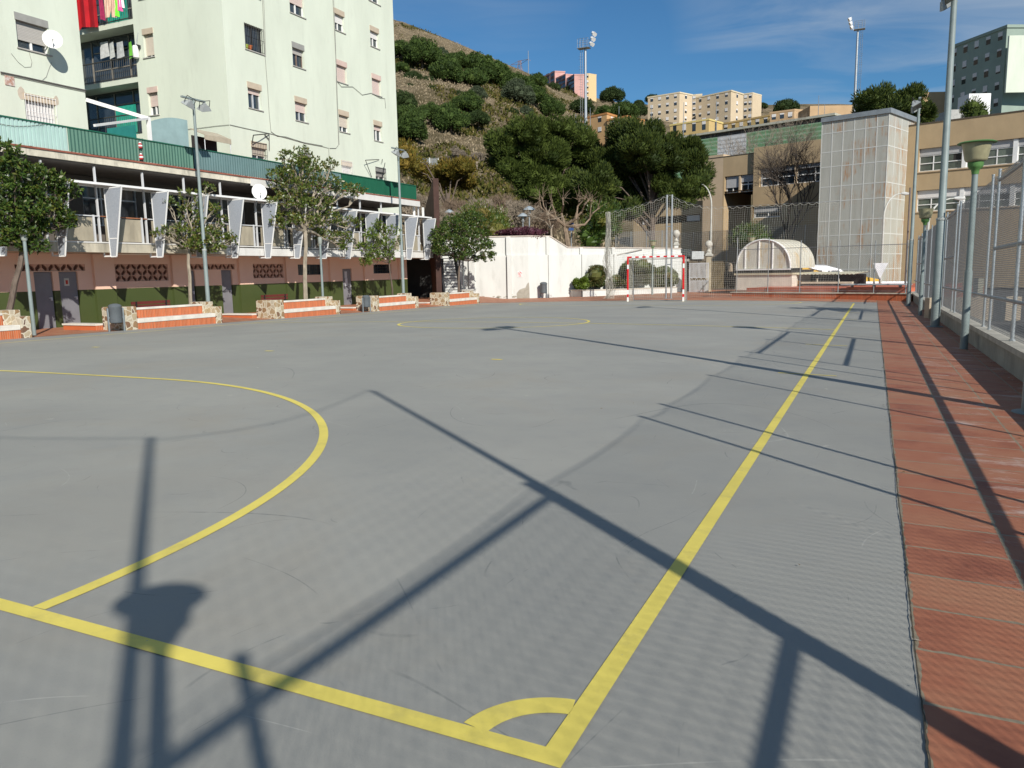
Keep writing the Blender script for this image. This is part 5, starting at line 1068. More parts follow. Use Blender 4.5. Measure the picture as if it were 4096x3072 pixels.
m1, m2 = bandbar((gx-1.58, GY, zt_-.04), (gx+1.58, GY, zt_-.04), [.085]+[.062, .062]*6+[.062]+[.109], True); p = m2.build('crossbar', whp, gl); m1.build('red_band', redp, p)
netm = M('net_white', (.42, .41, .36), .8, .08, 6); mb = MB(); st = MB()
for x in (-1.5, 1.5): st.tube([(x, .05, zt_-go.z-.06), (x, .85, zt_-go.z-.08), (x, 1.05, .03)], .018, 6)
st.tube([(-1.5, 1.05, .03), (1.5, 1.05, .03)], .016, 6); st.build('support_frame', galv, gl)
def netgrid(mb, f, nu, nv, r=.005):
    P = [[Vector(f(i/nu, j/nv)) for j in range(nv+1)] for i in range(nu+1)]
    for i in range(nu+1): mb.tube(P[i], r, 3, caps=False)
    for j in range(nv+1): mb.tube([P[i][j] for i in range(nu+1)], r, 3, caps=False)
H_ = zt_-go.z-.08
netgrid(mb, lambda u, v: (-1.5+3*u, .08+(.8*min(1, v*2.2) if v < .45 else .8+.22*(v-.45)/.55)-.12*math.sin(math.pi*u)*v*(1-v), H_-(0.06*v if v < .45 else .03+(H_-.06)*(v-.45)/.55)-.10*math.sin(math.pi*u)*math.sin(math.pi*min(v*2, 1))), 27, 24)
for sx in (-1.5, 1.5): netgrid(mb, lambda u, v: (sx, .05+(.8+.2*v)*u, H_*(1-v)+.02), 8, 18)
mb.build('net', netm, gl)

# ------------------------------------------------------------------ ball-stop net and posts behind the goal
YN = 44.3; xn = [pY(*c2(245, 1000), YN).x, pY(*c2(690, 1000), YN).x, pY(*c3(288, 1000), YN).x]
zn = [hgt(xn[0], YN, 500+640/K), hgt(xn[1], YN, 500+512/K), hgt(xn[1]+2.4, YN, 500+575/K), hgt(xn[2], YN, 500+562/K)]
print('net', xn, zn); g0 = Zg(xn[1], YN)
for k, dx in enumerate((-.13, .17)):
    t = thing('net_post', ('left' if k == 0 else 'right')+' one of the twin tall galvanised posts behind the goal', 'post', (xn[1]+dx, YN, g0-.02), 0, 'twin net posts behind the far goal'); mb = MB(); mb.tube([(0, 0, 0), (0, 0, zn[1]-g0)], .055, 12); mb.build('shaft', galv_lt, t, smooth=True); mb = MB(); mb.box(-.12, .12, -.12, .12, 0, .05); mb.build('base_plate', galv, t)
    mb = MB()
    for z in (2.0, 4.2): mb.box(-.07, .3 if k == 0 else .07, -.02, .02, z, z+.06)
    if k == 0: mb.build('clamp', galv, t)
nb = MB(); nets = [(xn[0], xn[1]-.13, zn[0], zn[1], 1.0), (xn[1]+.17, xn[2], zn[1], zn[3], 1.0)]
nt_ = thing('ball_stop_net', 'tall pale ball stop net strung behind the far goal', 'net', (xn[1], YN, g0)); no_ = Vector((xn[1], YN, g0))
def topz(x):
    if x <= xn[1]: f_ = (x-xn[0])/(xn[1]-xn[0]); return zn[0]+(zn[1]-zn[0])*f_**1.6
    f_ = (x-xn[1])/(xn[2]-xn[1]); return zn[3]+(zn[1]-zn[3])*max(0, 1-f_*3.2)**2.0
mb = MB(no_); step = .125; cols = int((xn[2]-xn[0])/step); rows = 42
for i in range(cols+1):
    x = xn[0]+i*step; zt2 = topz(x); sc_ = .10*abs(math.sin(math.pi*i*step/.42)); zz = zt2-.04-.07*math.sin(math.pi*((i*step/.42) % 1))
    mb.tube([(x+.03*math.sin(j*1.9+i*.2), YN+.05*math.sin(i*.13+j*.5), g0+.02+(zz-g0-.02)*j/14) for j in range(15)], .0045, 3, caps=False)
for j in range(1, rows):
    f_ = j/rows; pts = []
    for i in range(0, cols*2+1):
        x = xn[0]+i*step/2; zt2 = topz(x); pts.append((x, YN+.05*math.sin(i*.07+j*.4), g0+.02+(zt2-.1-g0)*f_-(.028 if i % 2 else 0)))
    mb.tube(pts, .0042, 3, caps=False)
mb.build('netting', netm, nt_)
mb = MB(no_); pts = []
for i in range(int((xn[2]-xn[0])/.07)+1):
    x = xn[0]+i*.07; pts.append((x, YN, topz(x)-.11*math.sin(math.pi*((i*.07/.42) % 1))))
mb.tube(pts, .010, 4, caps=False); mb.build('edge_rope', netm, nt_)
mb = MB(no_); mb.tube([(xn[0]+(xn[2]-xn[0])*i/60, YN, topz(xn[0]+(xn[2]-xn[0])*i/60)+.015) for i in range(61)], .006, 4); mb.build('top_cable', galv, nt_)
mb = MB(no_); random.seed(9)
for k in range(30):
    x = xn[0]+random.uniform(-.16, .12); mb.tube([(x+random.uniform(-.03, .03)*j+.02*j*math.sin(j), YN+random.uniform(-.1, .1), zn[0]-.02-(zn[0]-g0-.03)*j/9) for j in range(10)], .009, 3)
for j in range(60):
    z = g0+.1+(zn[0]-g0-.2)*j/60; mb.tube([(xn[0]-.17, YN, z), (xn[0], YN-.08, z-.04), (xn[0]+.13, YN, z+.02)], .006, 3)
mb.build('gathered_net', netm, nt_)
mb = MB(no_); mb.tube([(xn[0]-.1, YN+.05, g0), (xn[0]-.1, YN+.05, zn[0])], .04, 8); mb.build('hidden_post', M('old_post', (.35, .33, .28), .7), nt_)

# ------------------------------------------------------------------ brick stage with steps behind the court
SO = (2.6, 44.0); sa = (-.94, .34); sn = (-.34, -.94)
FSt = FacO(SO, sa, sn, (0, 0, 0)); so2 = Vector((-2, 46, -.5)); FSt.off = so2
e_l = FSt.uv(c2(1155, 1240))[0]; zt1 = FSt.uv(c2(1400, 1228))[1]; zt1 = -.5+.40; print('stage left end', e_l)
stg = thing('brick_stage', 'low orange brick stage with pale coping behind the far end of the court', 'stage', tuple(so2))
bst = stripes('stage_brick', (.40, .09, .03), (.42, .24, .14), 'X', .06, .16, .8, .3, .25)
mb = MB(); FSt.box(mb, 0, e_l, -.8, zt1-.05, -14, 0); mb.build('lower_wall', bst, stg); mb = MB(); FSt.box(mb, -.0, e_l+.06, zt1-.046, zt1+.01, -.35, .06); mb.build('coping', M('stage_coping', (.50, .45, .36), .8, .2, 3, grime=.4), stg)
mb = MB(); FSt.box(mb, 0, e_l, zt1-.049, zt1-.005, -14, -.351); mb.build('deck', tile, stg)
red2 = M('red_step', (.48, .13, .07), .8, .15, 3); mb = MB(); FSt.box(mb, .8, e_l-.35, zt1-.004, zt1+.22, -12, -1.2); mb.build('upper_step', red2, stg)
ug = lambda p: FSt.uv(p)[0]
mb = MB(); u0, u1 = ug(c3(300, 1180)), .4; FSt.box(mb, u1, u0-.2, zt1+.0, zt1+.30, -.75, -.45); mb.build('bench_wall', red2, stg)
mb = MB(); FSt.box(mb, u1-.1, u0, zt1+.42, zt1+.47, -1.1, -.1); 
for u in (.7, u0*.55, u0-.5): FSt.box(mb, u, u+.1, zt1+.30, zt1+.42, -.7, -.5)
mb.build('grey_bench_top', M('grey_slab', (.40, .43, .44), .6, .1, 2), stg)
# fence on the stage
t = thing('stage_fence', 'thin galvanised wire fence standing on the brick stage', 'fence', tuple(FSt.P(e_l/2, zt1, -.15)+so2)); fo3 = Vector(t.location); F4 = FacO(SO, sa, sn, fo3)
for p_ in (c2(1187, 1000), c2(1418, 1000), c2(1655, 1000), c3(288, 1000), c3(552, 1000), c3(790, 1000)):
    u = F4.uv(p_)[0]; u = min(u, e_l-.15); top = hgt(*(F4.P(u, 0, -.15)+fo3).xy, 500+(830 if p_[0] < 3180 else 850)/K); mb = MB(); mb.tube([F4.P(u, zt1, -.15), F4.P(u, top, -.15)], .028, 8); mb.build('post', galv, t, smooth=True)
mb = MB(); zr = hgt(*(F4.P(e_l*.5, 0, -.15)+fo3).xy, 500+900/K); mb.tube([F4.P(.1, zr, -.15), F4.P(e_l-.2, zr, -.15)], .02, 6); mb.tube([F4.P(.1, zt1+.1, -.15), F4.P(e_l-.2, zt1+.1, -.15)], .012, 6); mb.build('rail', galv, t)
mb = MB(); P0 = F4.P(.1, 0, -.15)+fo3; P1 = F4.P(e_l-.2, 0, -.15)+fo3; chain(mb, (P1.x, P1.y, 0), (P0.x, P0.y, 0), zt1+.1, zr, .10, .0022, fo3); mb.build('wire_mesh', fl2, t)
# arched white canopy
poly = M('cloudy_polycarbonate', (.58, .56, .48), .4, .1, 2.2, col2=(.52, .36, .16), lo=.52, hi=.72, stretch=(1, 1, .35)); ribm = M('white_frame', (.80, .80, .78), .5)
d_ar = 52.0; pA = dep(*c2(1190, 1068), d_ar); FAx = Fac((pA.x, pA.y), (.943, -.334), (-.334, -.943)); pB = FAx.P(*FAx.uv(c2(1588, 1065))); dirA = Vector((pB.x-pA.x, pB.y-pA.y, 0)); wA = dirA.length; dirA.normalize(); nA = Vector((dirA.y, -dirA.x, 0)); zA = pA.z; 
hA = hgt(((pA+pB)/2).x, ((pA+pB)/2).y, 500+845/K)-zA; print('arch', wA, zA, hA)
ar = thing('arched_canopy', 'arched white canopy with rust stained panels on a white block base', 'canopy', (pA.x, pA.y, zt1)); ao = Vector((pA.x, pA.y, zt1)); 
def AP(u, z, d=0): return Vector((pA.x, pA.y, 0))+dirA*u+nA*d+Vector((0, 0, z))-ao
nseg = 26; prof = [(wA/2-wA/2*math.cos(math.pi*i/nseg), zA+.05+(hA-.05)*max(0, math.sin(math.pi*i/nseg))**.9) for i in range(nseg+1)]
mb = MB(); mb.prism([AP(u, z, -.02) for u, z in prof], -nA*.02); mb.build('end_panel', poly, ar)
mb = MB(); mb.tube([AP(u, z, .02) for u, z in prof], .06, 6)
for f_ in (.17, .43, .68): 
    u = wA*f_; z = zA+.05+(hA-.05)*max(0, 1-((u-wA/2)/(wA/2))**2)**.5; mb.bar(AP(u, zA, .01), AP(u, z, .01), .07, .05)
mb.bar(AP(0, zA, .02), AP(wA, zA, .02), .16, .08); mb.build('frame', ribm, ar)
LD = 3.6; mb = MB()
mb.add([AP(u, z, -.045) for u, z in prof]+[AP(u, z, -LD) for u, z in prof], [(i, i+1, nseg+2+i, nseg+1+i) for i in range(nseg)]); mb.build('vault', poly, ar)
mb = MB()
for k in range(1, 8): mb.tube([AP(u, z+.01, -LD*k/7) for u, z in prof], .03, 4)
mb.build('vault_rib', M('vault_rib', (.50, .47, .38), .6), ar)
mb = MB(); zb_ = zt1; mb.hexa([AP(-.05, zb_, 0), AP(wA+.12, zb_, 0), AP(wA+.12, zb_, -LD), AP(-.05, zb_, -LD)], [AP(-.05, zA-.36, 0), AP(wA+.12, zA-.36, 0), AP(wA+.12, zA-.36, -LD), AP(-.05, zA-.36, -LD)]); mb.build('block_base', M('cream_block', (.66, .61, .52), .9, .06, 2, grime=.15), ar)
mb = MB(); mb.hexa([AP(-.12, zA-.355, .1), AP(wA+.2, zA-.355, .1), AP(wA+.2, zA-.355, -LD), AP(-.12, zA-.355, -LD)], [AP(-.12, zA-.24, .1), AP(wA+.2, zA-.24, .1), AP(wA+.2, zA-.24, -LD), AP(-.12, zA-.24, -LD)]); mb.build('base_slab', M('cream_slab', (.52, .47, .33), .9), ar)
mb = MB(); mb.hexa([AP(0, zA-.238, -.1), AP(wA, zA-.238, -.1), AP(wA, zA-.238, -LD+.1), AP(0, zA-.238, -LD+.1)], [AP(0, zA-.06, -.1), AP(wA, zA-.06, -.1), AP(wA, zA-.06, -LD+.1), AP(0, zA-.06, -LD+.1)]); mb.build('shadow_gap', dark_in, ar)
# open shelter with corrugated roof, yellow chute canopies
def opos(x, y, d): return dep(*c3(x, y), d)
sa_ = Vector((.94, -.34, 0)); sb_ = Vector((-.34, -.94, 0))
def frame3(o, off_):
    return lambda u, z, d=0: Vector((o.x, o.y, 0))+sa_*u+sb_*d+Vector((0, 0, z))-off_
o1 = opos(-75, 1160, 50.5); sh_ = thing('shelter', 'small dark open shelter with wavy corrugated roof beside the arched canopy', 'shelter', (o1.x, o1.y, zt1)); so3 = Vector(sh_.location); SP = frame3(o1, so3)
w_s = (opos(395, 1160, 50.5)-o1).length; z0 = opos(0, 1180, 50.5).z; zr_ = opos(200, 1098, 50.5).z; print('shelter', w_s, z0, zr_)
bx = lambda mb, f, u0, u1, z0, z1, d0, d1: mb.hexa([f(u0, z0, d0), f(u1, z0, d0), f(u1, z0, d1), f(u0, z0, d1)], [f(u0, z1, d0), f(u1, z1, d0), f(u1, z1, d1), f(u0, z1, d1)])
mb = MB(); n = 90; vs = []
for i in range(n+1):
    u = -.2+(w_s+.35)*i/n; vs += [SP(u, zr_+.03*math.sin(i*1.26), .25), SP(u, zr_+.12+.03*math.sin(i*1.26), -2.2)]
mb.add(vs, [(2*i, 2*i+2, 2*i+3, 2*i+1) for i in range(n)]); mb.build('corrugated_roof', M('fibre_roof', (.42, .40, .30), .8, .15, 3), sh_)
mb = MB(); bx(mb, SP, 0, w_s, zt1, zr_-.02, -2.0, -1.9); bx(mb, SP, 0, .12, zt1, zr_-.02, -1.9, 0); mb.build('back_wall', dark_in, sh_)
mb = MB(); bx(mb, SP, w_s*.22, w_s, z0+.10, z0+.22, 0, .2); mb.build('counter', M('counter_cream', (.62, .58, .44), .7), sh_)
mb = MB(); bx(mb, SP, w_s*.22, w_s, zt1+.2, z0+.02, -.05, .0); mb.build('front_panel', M('front_grey', (.50, .50, .49), .7), sh_)
mb = MB(); bx(mb, SP, .15, w_s*.20, zt1+.25, z0+.3, -.1, .05); mb.build('crate_stack', M('wood_brown', (.22, .13, .06), .8, .3, 8), sh_)
mb = MB()
for f_ in (.45, .78): bx(mb, SP, w_s*f_, w_s*f_+.06, z0+.2, z0+.42, .02, .08)
mb.build('post', M('cream_post', (.6, .56, .45), .7), sh_)
yl = M('yellow_plastic', (.62, .36, .02), .35, .15, 2); slv = M('silver_sheet', (.55, .57, .60), .35, .1, 3, metal=.4)
def prismpx(name, pts, d, ext, mat, parent=None, off_=None):
    P_ = [opos(x, y, d)-(off_ or Vector((0, 0, 0))) for x, y in pts]; mb = MB(); mb.prism(P_, ext); return mb.build(name, mat, parent)
yo = opos(150, 1100, 57); yc = thing('yellow_chute', 'yellow chute with silver cover behind the corrugated shelter', 'chute', tuple(yo))
prismpx('side_panel', [(20, 1085), (30, 1040), (80, 1045), (175, 1085), (175, 1110), (20, 1110)], 57, (-.2, 1.1, 0), yl, yc, yo)
prismpx('cover', [(75, 1052), (85, 1036), (205, 1038), (300, 1064), (340, 1085), (335, 1110), (180, 1110), (178, 1078)], 56.9, (-.25, 1.3, .1), slv, yc, yo)
prismpx('white_frame', [(230, 1062), (305, 1062), (338, 1088), (330, 1092), (300, 1070), (240, 1070), (240, 1088), (228, 1088)], 56.7, (0, .05, 0), whp, yc, yo)
prismpx('white_box', [(170, 1056), (198, 1056), (198, 1100), (170, 1100)], 56.6, (0, .08, 0), whp, yc, yo)
yo = opos(480, 1130, 56); yc = thing('yellow_slope', 'yellow sloping chute with grey end beside the tower foot', 'chute', tuple(yo))
prismpx('side_panel', [(418, 1103), (590, 1138), (590, 1165), (418, 1165)], 56, (-.3, 1.2, 0), yl, yc, yo); prismpx('end_panel', [(384, 1098), (418, 1102), (418, 1165), (384, 1165)], 55.9, (-.3, 1.2, 0), slv, yc, yo); prismpx('kerb', [(384, 1155), (800, 1153), (800, 1168), (384, 1170)], 55.6, (0, .3, 0), slv, yc, yo)

# ------------------------------------------------------------------ gate, gate pillars and what stands behind them
def pillar(name, label, x0, x1, ytop, ybot, d, ball_y, mat, side):
    a, b_ = dep(x0, (ytop+ybot)/2, d), dep(x1, (ytop+ybot)/2, d); c = (a+b_)/2; wd = (b_-a).length*.72; z1 = hgt(c.x, c.y, ytop); zb = -.5; t = thing(name, label, 'gate pillar', (c.x, c.y, zb), R(20), 'gate pillars with ball finials')
    mb = MB(); mb.box(-wd/2, wd/2, -wd/2, wd/2, 0, z1-zb); mb.build('shaft', mat, t); mb = MB(); H_ = z1-zb
    mb.hexa([(-wd*.8, -wd*.8, H_+.002), (wd*.8, -wd*.8, H_+.002), (wd*.8, wd*.8, H_+.002), (-wd*.8, wd*.8, H_+.002)], [(-wd*.8, -wd*.8, H_+.1), (wd*.8, -wd*.8, H_+.1), (wd*.8, wd*.8, H_+.1), (-wd*.8, wd*.8, H_+.1)])
    mb.hexa([(-wd*.7, -wd*.7, H_+.101), (wd*.7, -wd*.7, H_+.101), (wd*.7, wd*.7, H_+.101), (-wd*.7, wd*.7, H_+.101)], [(-wd*.3, -wd*.3, H_+.28), (wd*.3, -wd*.3, H_+.28), (wd*.3, wd*.3, H_+.28), (-wd*.3, wd*.3, H_+.28)]); mb.build('capital', M('stone_cap', (.42, .41, .36), .9, .15, 3), t)
    mb = MB(); mb.lathe((0, 0, H_+.28), [(.17, 0), (.19, .06), (.09, .14), (.08, .25), (.13, .3), (.24, .42), (.28, .56), (.25, .70), (.14, .82), (.02, .86)], 18); mb.build('ball_finial', M('stone_ball', (.50, .48, .42), .9, .12, 3), t, smooth=True); return t
pillar('gate_pillar', 'white gate pillar with a stone ball at the end of the white wall', *[c2(x, 0)[0] for x in (725, 763)], c2(0, 885)[1], c2(0, 1190)[1], 59.5, 0, ww, 0)
stp = M('stone_pillar', (.36, .31, .22), .9, .25, 4, .3); pillar('gate_pillar', 'stone gate pillar with a ball finial beside the open iron gate', *[c2(x, 0)[0] for x in (957, 1008)], c2(0, 965)[1], c2(0, 1230)[1], 58.5, 0, stp, 0)
ga_, gb_ = dep(*c2(845, 1120), 57.6), dep(*c2(982, 1120), 57.0); gt = thing('iron_gate', 'open grey iron gate leaf with vertical bars beside the stone pillar', 'gate', (ga_.x, ga_.y, -.5)); gd = Vector((gb_.x-ga_.x, gb_.y-ga_.y, 0)); gw = gd.length; gd.normalize(); ztg = hgt(ga_.x, ga_.y, 500+1018/K)+.5
gp = lambda u, z: gd*u+Vector((0, 0, z)); gm = M('gate_grey', (.50, .52, .54), .5, .08); mb = MB()
for u in (0, gw): mb.bar(gp(u, .05), gp(u, ztg), .06, .06)
for z in (.08, ztg*.42, ztg*.53, ztg-.03): mb.bar(gp(0, z), gp(gw, z), .05, .05)
mb.build('frame', gm, gt); mb = MB(); nb_ = 15
for i in range(1, nb_): mb.bar(gp(gw*i/nb_, .08), gp(gw*i/nb_, ztg*.42), .045, .03); mb.bar(gp(gw*i/nb_, ztg*.53), gp(gw*i/nb_, ztg), .045, .03)
for i in range(4): mb.bar(gp(gw*(i*2+.3)/8, ztg*.43), gp(gw*(i*2+1)/8, ztg*.52), .02, .02); mb.bar(gp(gw*(i*2+1)/8, ztg*.52), gp(gw*(i*2+1.7)/8, ztg*.43), .02, .02)
mb.build('bar', gm, gt)
g2a, g2b = dep(*c2(1112, 1120), 56), dep(*c2(1185, 1120), 52); gt2 = thing('iron_gate', 'dark iron gate leaf with spear tips next to the stage fence', 'gate', (g2a.x, g2a.y, -.5)); gd2 = Vector((g2b.x-g2a.x, g2b.y-g2a.y, 0)); gw2 = gd2.length; gd2.normalize(); zt5 = hgt(g2a.x, g2a.y, 500+1015/K)+.5; mb = MB()
for i in range(9): p = gd2*gw2*i/8; mb.bar(p+Vector((0, 0, .05)), p+Vector((0, 0, zt5+(.15 if i % 2 else 0))), .025, .025)
for z in (.1, zt5*.5, zt5): mb.bar(Vector((0, 0, z)), gd2*gw2+Vector((0, 0, z)), .04, .03)
mb.build('bar', blk, gt2)
def boxpx(name, label, cat, cr, x0, x1, y0, y1, d, thick, mat, zbase=None, group=None):
    a, b_ = dep(*cr(x0, (y0+y1)/2), d), dep(*cr(x1, (y0+y1)/2), d); dr_ = Vector((b_.x-a.x, b_.y-a.y, 0)); w_ = dr_.length; dr_.normalize(); n_ = Vector((-dr_.y, dr_.x, 0)); z1 = dep(*cr(x0, y0), d).z; z0_ = dep(*cr(x0, y1), d).z if zbase is None else zbase
    o_ = Vector((a.x, a.y, z0_)); mb = MB(); mb.hexa([Vector((0, 0, 0)), dr_*w_, dr_*w_+n_*thick, n_*thick], [Vector((0, 0, z1-z0_)), dr_*w_+Vector((0, 0, z1-z0_)), dr_*w_+n_*thick+Vector((0, 0, z1-z0_)), n_*thick+Vector((0, 0, z1-z0_))]); o = mb.build(name, mat, None, loc=o_, bevel=.01); tag(o, label, cat, group); return o
boxpx('low_wall', 'low grey rendered wall between the two gate pillars', 'wall', c2, 745, 842, 990, 1225, 61, .3, M('grey_render', (.30, .285, .25), .9, .15, 2), -.5)
boxpx('utility_cabinet', 'pale grey utility cabinet on the wall between the gate pillars', 'cabinet', c2, 862, 952, 932, 990, 62, .5, M('cabinet_grey', (.45, .48, .48), .6))
boxpx('dark_hedge_screen', 'dark screened hedge behind the gate pillars', 'screen', c2, 775, 858, 915, 992, 63, .5, M('dark_screen', (.05, .06, .06), .9, .4, 8))

# vehicles
tyre = M('tyre_rubber', (.015, .015, .016), .85); rimm = M('wheel_rim', (.35, .36, .37), .35, .1, metal=.6); cgl = glass('car_glass', (.02, .025, .03)); headm = M('headlight', (.6, .62, .65), .15, spec=.8)
def car(label, x, y, z, rz, col, kind='car', prof=None, L_=4.2, W=1.75, name='parked_car', cat='car', group=None):
    t = thing(name, label, cat, (x, y, z), rz, group); paint = M('car_paint_%d' % (abs(hash(label)) % 999), col, .3, .04, 2, spec=.6)
    prof = prof or [(0, .35), (.02, .72), (.22, .86), (1.0, .96), (1.45, 1.36), (1.9, 1.46), (3.0, 1.45), (3.6, 1.34), (4.05, .98), (4.18, .9), (4.2, .4)]
    mb = MB(); mb.prism([(p[0]-L_/2, -W/2, p[1]) for p in prof], (0, W, 0)); o = mb.build('body', paint, t, bevel=.06)
    roof = max(p[1] for p in prof); g = MB(); zs, ze = roof*.68, roof*.93
    xs_ = [p[0] for p in prof if p[1] > roof*.9]; xa, xb = min(xs_)-L_/2, max(xs_)-L_/2
    for sy in (-1, 1):
        y_ = sy*(W/2+.004)
        for f0, f1 in ((0, .46), (.52, 1)):
            a = xa+(xb-xa)*f0; b_ = xa+(xb-xa)*f1; sl0 = .28 if f0 == 0 else 0; sl1 = .3 if f1 == 1 else 0; g.prism([(a-sl0, y_, zs), (b_+sl1, y_, zs), (b_, y_, ze), (a, y_, ze)], (0, sy*.004, 0))
    g.build('side_window', cgl, t)
    g = MB(); i0 = [i for i, p in enumerate(prof) if p[1] > roof*.9][0]; p0, p1 = prof[i0-1], prof[i0]; nrm = Vector((-(p1[1]-p0[1]), 0, p1[0]-p0[0])).normalized()*.012
    q0, q1 = Vector((p0[0]-L_/2, 0, p0[1]+.03)), Vector((p1[0]-L_/2, 0, p1[1]-.02)); g.add([q0+nrm+Vector((0, -W*.44, 0)), q0+nrm+Vector((0, W*.44, 0)), q1+nrm+Vector((0, W*.40, 0)), q1+nrm+Vector((0, -W*.40, 0))], [(0, 1, 2, 3)]); g.build('windscreen', cgl, t)
    for sx, nm in ((-L_/2+.75, 0), (L_/2-.8, 1)):
        for sy in (-1, 1):
            w_ = MB(); w_.tube([(sx, sy*(W/2-.2), .31), (sx, sy*(W/2+.015), .31)], .315, 18); wh = w_.build('wheel', tyre, t); r_ = MB(); r_.tube([(sx, sy*(W/2+.016), .31), (sx, sy*(W/2+.03), .31)], .19, 14); r_.build('rim', rimm, wh)
    for sy in (-1, 1):
        h = MB(); h.box(-L_/2-.012, -L_/2+.05, sy*W*.36-.16, sy*W*.36+.16, .6, .74); h.build('headlight', headm, t)
    g = MB(); g.box(-L_/2-.015, -L_/2+.02, -.4, .4, .45, .62); g.build('grille', blk, t); g = MB(); g.box(-L_/2-.02, L_/2+.02, -W/2+.05, W/2-.05, .22, .34); g.build('underbody', blk, t); return t
q = dep(*c2(1150, 1185), 68); car('dark car partly hidden behind the iron gates', q.x+.6, q.y, -.45, R(150), (.02, .022, .028), L_=4.2)
q = dep(*c2(1050, 1150), 72); car('beige van with a dark grille behind the stone gate pillar', q.x-1.2, q.y, -.35, R(-10), (.60, .48, .35), prof=[(0, .4), (.0, 1.1), (.5, 1.25), (1.0, 1.95), (1.4, 2.1), (4.6, 2.1), (4.75, 1.9), (4.8, .4)], L_=4.8, W=1.9, name='parked_van', cat='van')
q = dep(*c3(1590, 1440), 19.5); car('dark grey car seen low through the right fence', 6.2, q.y+2.4, -.35, R(-88), (.05, .055, .062), L_=4.2)
boxpx('low_wall', 'sunlit beige low wall across the road behind the right fence', 'wall', c3, 960, 1640, 1275, 1400, 26, .3, M('beige_wall', (.46, .38, .28), .9, .12, 2, grime=.2), -.5)
boxpx('utility_cabinet', 'small beige cabinet seen through the right fence', 'cabinet', c3, 1320, 1362, 1130, 1225, 27, .3, M('cabinet_beige', (.45, .43, .32), .7), -.5)
# ------------------------------------------------------------------ panelled lift tower
TA = Vector((-.943, .334)).normalized(); TN = Vector((-.334, -.943)).normalized()
c0 = dep(3536, 900, 60); to = Vector((c0.x, c0.y, -.5)); FT0 = FacO((c0.x, c0.y), TA, TN, to); FT1 = FacO((c0.x, c0.y), -TN, -TA, to)
tw = FT0.uv((3277, 800))[0]; tsd = FT1.uv((3640, 800))[0]; tz_ = hgt(c0.x, c0.y, 452)+.0; print('tower', tw, tsd, tz_)
def tower_mat():
    m, t, b, L = _mat('stained_panels'); tcn = N(t, 'ShaderNodeTexCoord')
    def nz(sc_, st, det=6, rough=.6):
        mp_ = N(t, 'ShaderNodeMapping'); mp_.inputs['Scale'].default_value = st; L(tcn.outputs['Object'], mp_.inputs[0]); n = N(t, 'ShaderNodeTexNoise'); n.inputs['Scale'].default_value = sc_; n.inputs['Detail'].default_value = det; n.inputs['Roughness'].default_value = rough; L(mp_.outputs[0], n.inputs['Vector']); return n.outputs['Fac']
    def mr(v, a, b_, c=0, d=1):
        r = N(t, 'ShaderNodeMapRange'); r.inputs['From Min'].default_value = a; r.inputs['From Max'].default_value = b_; r.inputs['To Min'].default_value = c; r.inputs['To Max'].default_value = d; L(v, r.inputs['Value']); return r.outputs[0]
    x = N(t, 'ShaderNodeMixRGB'); x.inputs[1].default_value = (.375, .375, .33, 1); x.inputs[2].default_value = (.43, .43, .385, 1); L(mr(nz(1.2, (3, 3, .4)), .35, .65), x.inputs[0])
    x2 = N(t, 'ShaderNodeMixRGB'); x2.inputs[2].default_value = (.37, .17, .055, 1); mu_ = N(t, 'ShaderNodeMath', operation='MULTIPLY')
    L(mr(nz(.42, (1, 1, 1.1), 3), .47, .58), mu_.inputs[0]); L(mr(nz(1.8, (3.5, 3.5, .35), 6, .7), .46, .62, 0, .9), mu_.inputs[1]); L(mu_.outputs[0], x2.inputs[0]); L(x.outputs[0], x2.inputs[1]); L(x2.outputs[0], b.inputs['Base Color']); b.inputs['Roughness'].default_value = .45; return m
tm = tower_mat(); tow = thing('lift_tower', 'tall square tower clad in grey rust stained translucent panels', 'tower', tuple(to))
ztop0 = tz_; slope = .0
mb = MB(); FT0.box(mb, 0, tw, -.5, tz_, -tsd, 0); mb.build('panel_cladding', tm, tow)
mb = MB(); FT0.box(mb, -.15, tw+.05, tz_+.003, tz_+.36, -tsd-.9, .12); mb.build('roof_edge', M('zinc', (.26, .29, .31), .5, .1, 2, metal=.3), tow)
joint = M('white_joint', (.56, .57, .54), .6, .05); mb = MB(); n_c = 6; n_r = 9
for F_, w_, k in ((FT0, tw, 6), (FT1, tsd, 4)):
    for i in range(k+1): F_.box(mb, max(0, w_*i/k-.035), min(w_, w_*i/k+.035)+(.0 if i < k else .02), -.5, tz_-.003, -.01, .014)
    z = tz_-.9; r_ = 0
    while z > 0: F_.box(mb, .03, w_-.03, z-.035, z+.035, -.01, .0115); z -= (1.55, 1.15)[r_ % 2] if r_ else 1.45; r_ += 1
mb.build('joint_grid', joint, tow)

# ------------------------------------------------------------------ school building: right wing and left wing
sch_m = M('school_render', (.43, .32, .19), .92, .08, .7, .15, stretch=(1, 1, .6), grime=.12); sch_l = M('school_render_pale', (.52, .40, .27), .92, .07, .7, .15, grime=.08)
cR = dep(3640, 700, 62.3); ro = Vector((cR.x, cR.y, -.5)); FR = FacO((cR.x, cR.y), -TA, TN, ro)
sr = thing('school_building', 'ochre school wing with ribbon windows behind the right fence', 'school', tuple(ro))
def uv3(cr, x, y): return FR.uv(cr(x, y))
u0 = FR.uv(c3(885, 200))[0]; ztR = FR.uv((3700, 496))[1]; zA1 = FR.uv(c3(1000, 165))[1]; zA0 = FR.uv(c3(1000, 335))[1]; zB1 = FR.uv(c3(1000, 475))[1]; zB0 = FR.uv(c3(1000, 632))[1]; print('school R', u0, ztR, zA1, zA0, zB1, zB0)
UE = 26; hs = []
for z0, z1 in ((zA0, zA1), (zB0, zB1)):
    hs.append((u0, UE-1.5, z0, z1, .35))
